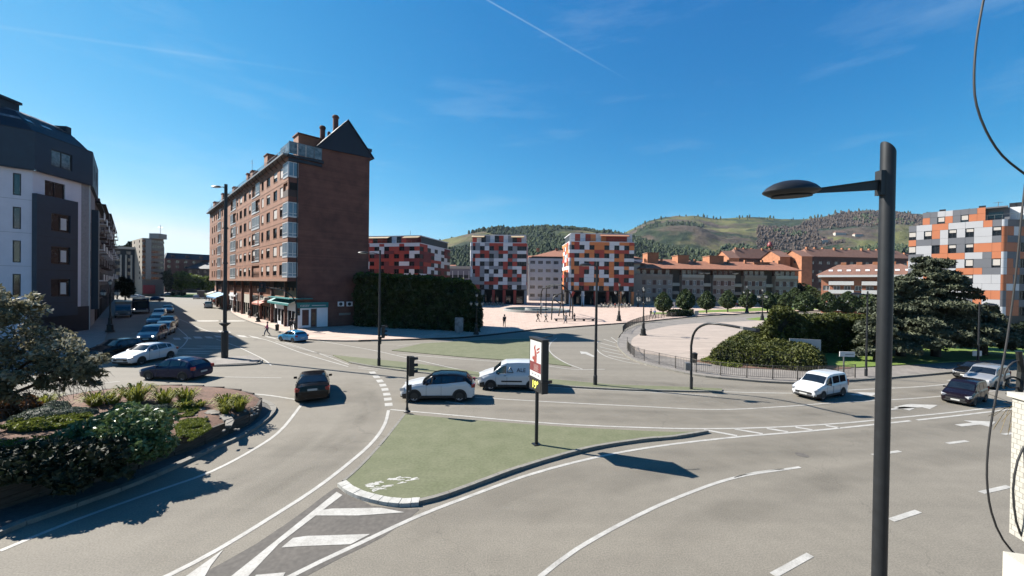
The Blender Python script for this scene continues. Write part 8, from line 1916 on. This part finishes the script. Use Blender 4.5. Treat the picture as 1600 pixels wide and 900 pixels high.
def flax(px, py, r, h, n, lf, label, name='flax_plant'):
    p = at_bed(px, py); t = thing(name, label, 'plant', p, 0, 'yellow-green flax clumps'); mb = MB()
    for k in range(n):
        a = R.uniform(0, 2 * PI); u = R.random() ** .6; d = Vector((math.cos(a), math.sin(a), 0)); pr = Vector((-d.y, d.x, 0)); r *= 1.0; L_ = 1.35 * h * R.uniform(.7, 1.15); o_ = d * r * .25 * u; w_ = R.uniform(.018, .034)
        P_ = [o_, o_ + d * r * .35 * u + Vector((0, 0, L_ * .6)), o_ + d * r * .8 * u + Vector((0, 0, L_ * .95)), o_ + d * r * 1.15 * u + Vector((0, 0, L_ * (1.15 - .5 * u)))]
        ws = [w_, w_ * 1.1, w_ * .8, .002]; vs = []
        for q, ww in zip(P_, ws): vs += [q - pr * ww, q + pr * ww]
        mb.add(vs, [(0, 1, 3, 2), (2, 3, 5, 4), (4, 5, 7, 6)])
    mb.build('blades', lf, t)['kind'] = 'stuff'; return t
for (px, py, r, h, n, l) in ((150, 634, .75, .42, 130, 'leftmost yellow-green flax clump at the back of the bed'), (176, 632, .6, .4, 90, 'flax clump between the leftmost and the tallest one'), (213, 629, .85, .62, 170, 'tallest flax clump at the back of the bed'), (257, 632, .65, .52, 130, 'bright flax clump right of the tallest one'), (291, 631, .6, .52, 120, 'fourth flax clump from the left, near the bare earth'), (289, 638, .45, .3, 80, 'small low flax in front of the fourth clump'), (313, 637, .35, .25, 60, 'tiny flax alone on the bare earth'), (354, 638, .6, .48, 120, 'flax clump left of the two near the bed tip'), (352, 646, .45, .38, 80, 'low flax just in front of the clumps near the bed tip'), (375, 642, .6, .45, 120, 'rightmost flax clump nearest the bed tip'), (70, 636, .6, .4, 90, 'flax clump behind the grey cushions')):
    flax(px, py, r, h, n, LF_lime, l)
for i, (px, py, r, h, l) in enumerate(((66, 652, .85, .42, 'large grey-green cushion plant at the left of the bed'), (97, 649, .7, .36, 'grey-green cushion right of the large one'), (84, 641, .6, .4, 'grey-green cushion behind the large one'), (45, 655, .6, .3, 'leftmost small grey-green cushion'), (240, 643, .48, .28, 'grey-green cushion behind the glossy bush, near the grass'), (253, 641, .4, .26, 'small round grey-green cushion beside the pale stone'), (128, 648, .5, .28, 'grey-green cushion at the edge of the glossy bush'))):
    p = at_bed(px, py); t = thing('cushion_plant', l, 'plant', p, 0, 'grey-green cushion plants'); n = 2200; v = NP.normal(size=(n, 3)); v[:, 2] = abs(v[:, 2]); v /= np.linalg.norm(v, axis=1)[:, None]; bm_ = 1 + .12 * np.sin(v[:, 0] * 7 + i) * np.cos(v[:, 1] * 6)
    link('foliage', leafmesh('foliage', v * np.array([r, r * .8, h]) * bm_[:, None], .035, [LF_grey], 0, 2.2, nrm=v), t); MB().lathe([(r * .92, -.05), (r * .9, h * .3), (r * .6, h * .75), (.05, h * .93)], (0, 0, 0), 14, 0, 1, .8).build('twigs', mat('grey_twigs', (.05, .06, .045)), t, smooth=60)
bush(22, 648, 1.0, .7, .75, 2600, .09, LF_rust, 'rusty brown shrub at the left edge of the bed', 'rusty_shrub')
def patch(px_poly, n, size, lf, label, name, hgt=.06, cat='ground cover'):
    P = [at_bed(*q) for q in px_poly]; o = sum(P, Vector()) / len(P); pts = []; xs = [p.x for p in P]; ys = [p.y for p in P]
    def ins(x, y):
        c = False; j = len(P) - 1
        for i in range(len(P)):
            if (P[i].y > y) != (P[j].y > y) and x < (P[j].x - P[i].x) * (y - P[i].y) / (P[j].y - P[i].y) + P[i].x: c = not c
            j = i
        return c
    g_ = 0
    while len(pts) < n and g_ < n * 20:
        g_ += 1; x, y = R.uniform(min(xs), max(xs)), R.uniform(min(ys), max(ys))
        if ins(x, y) and mn.noise(Vector((x * 2.2, y * 2.2, 4))) > -.25: pts.append((x, y, bed_z(x, y) + .03 + R.random() * hgt))
    return tag(link(name, leafmesh(name, pts, size, [lf], 0, 2.0)), label, cat, kind='stuff')
patch([(248, 648), (268, 641), (300, 636), (312, 642), (300, 652), (262, 656)], 3800, .05, LF_mat, 'bright green ground cover behind the stepping stones', 'ground_cover')
patch([(270, 662), (300, 655), (325, 656), (330, 672), (300, 690), (280, 690)], 4200, .05, LF_mat, 'bright green ground cover near the timber edge', 'ground_cover')
patch([(0, 672), (30, 657), (80, 655), (140, 650), (150, 662), (90, 672), (30, 676)], 5200, .06, LF_mat, 'lime green ground cover in front of the grey cushions', 'ground_cover', .16)
patch([(-40, 720), (0, 690), (90, 680), (160, 670), (150, 700), (60, 730)], 2600, .05, LF_mat, 'thin grass on the open soil at the left', 'ground_cover', .05)
# ================================================================ the air between here and the hills
hz = MB().b2(-4300, 4300, -330, 4300, -1.5, 640).build('haze', (lambda m: (m, setattr(m, 'use_nodes', True))[0])(bpy.data.materials.new('haze_air'))); hz['kind'] = 'stuff'; hz['label'] = 'thin blue summer haze over the town'; hz['category'] = 'haze'
t_ = hz.data.materials[0].node_tree; t_.nodes.clear(); o_ = t_.nodes.new('ShaderNodeOutputMaterial'); v_ = t_.nodes.new('ShaderNodeVolumePrincipled')
v_.inputs['Color'].default_value = (.62, .78, 1.0, 1); v_.inputs['Density'].default_value = .000035; v_.inputs['Anisotropy'].default_value = .2
t_.links.new(v_.outputs[0], o_.inputs['Volume'])
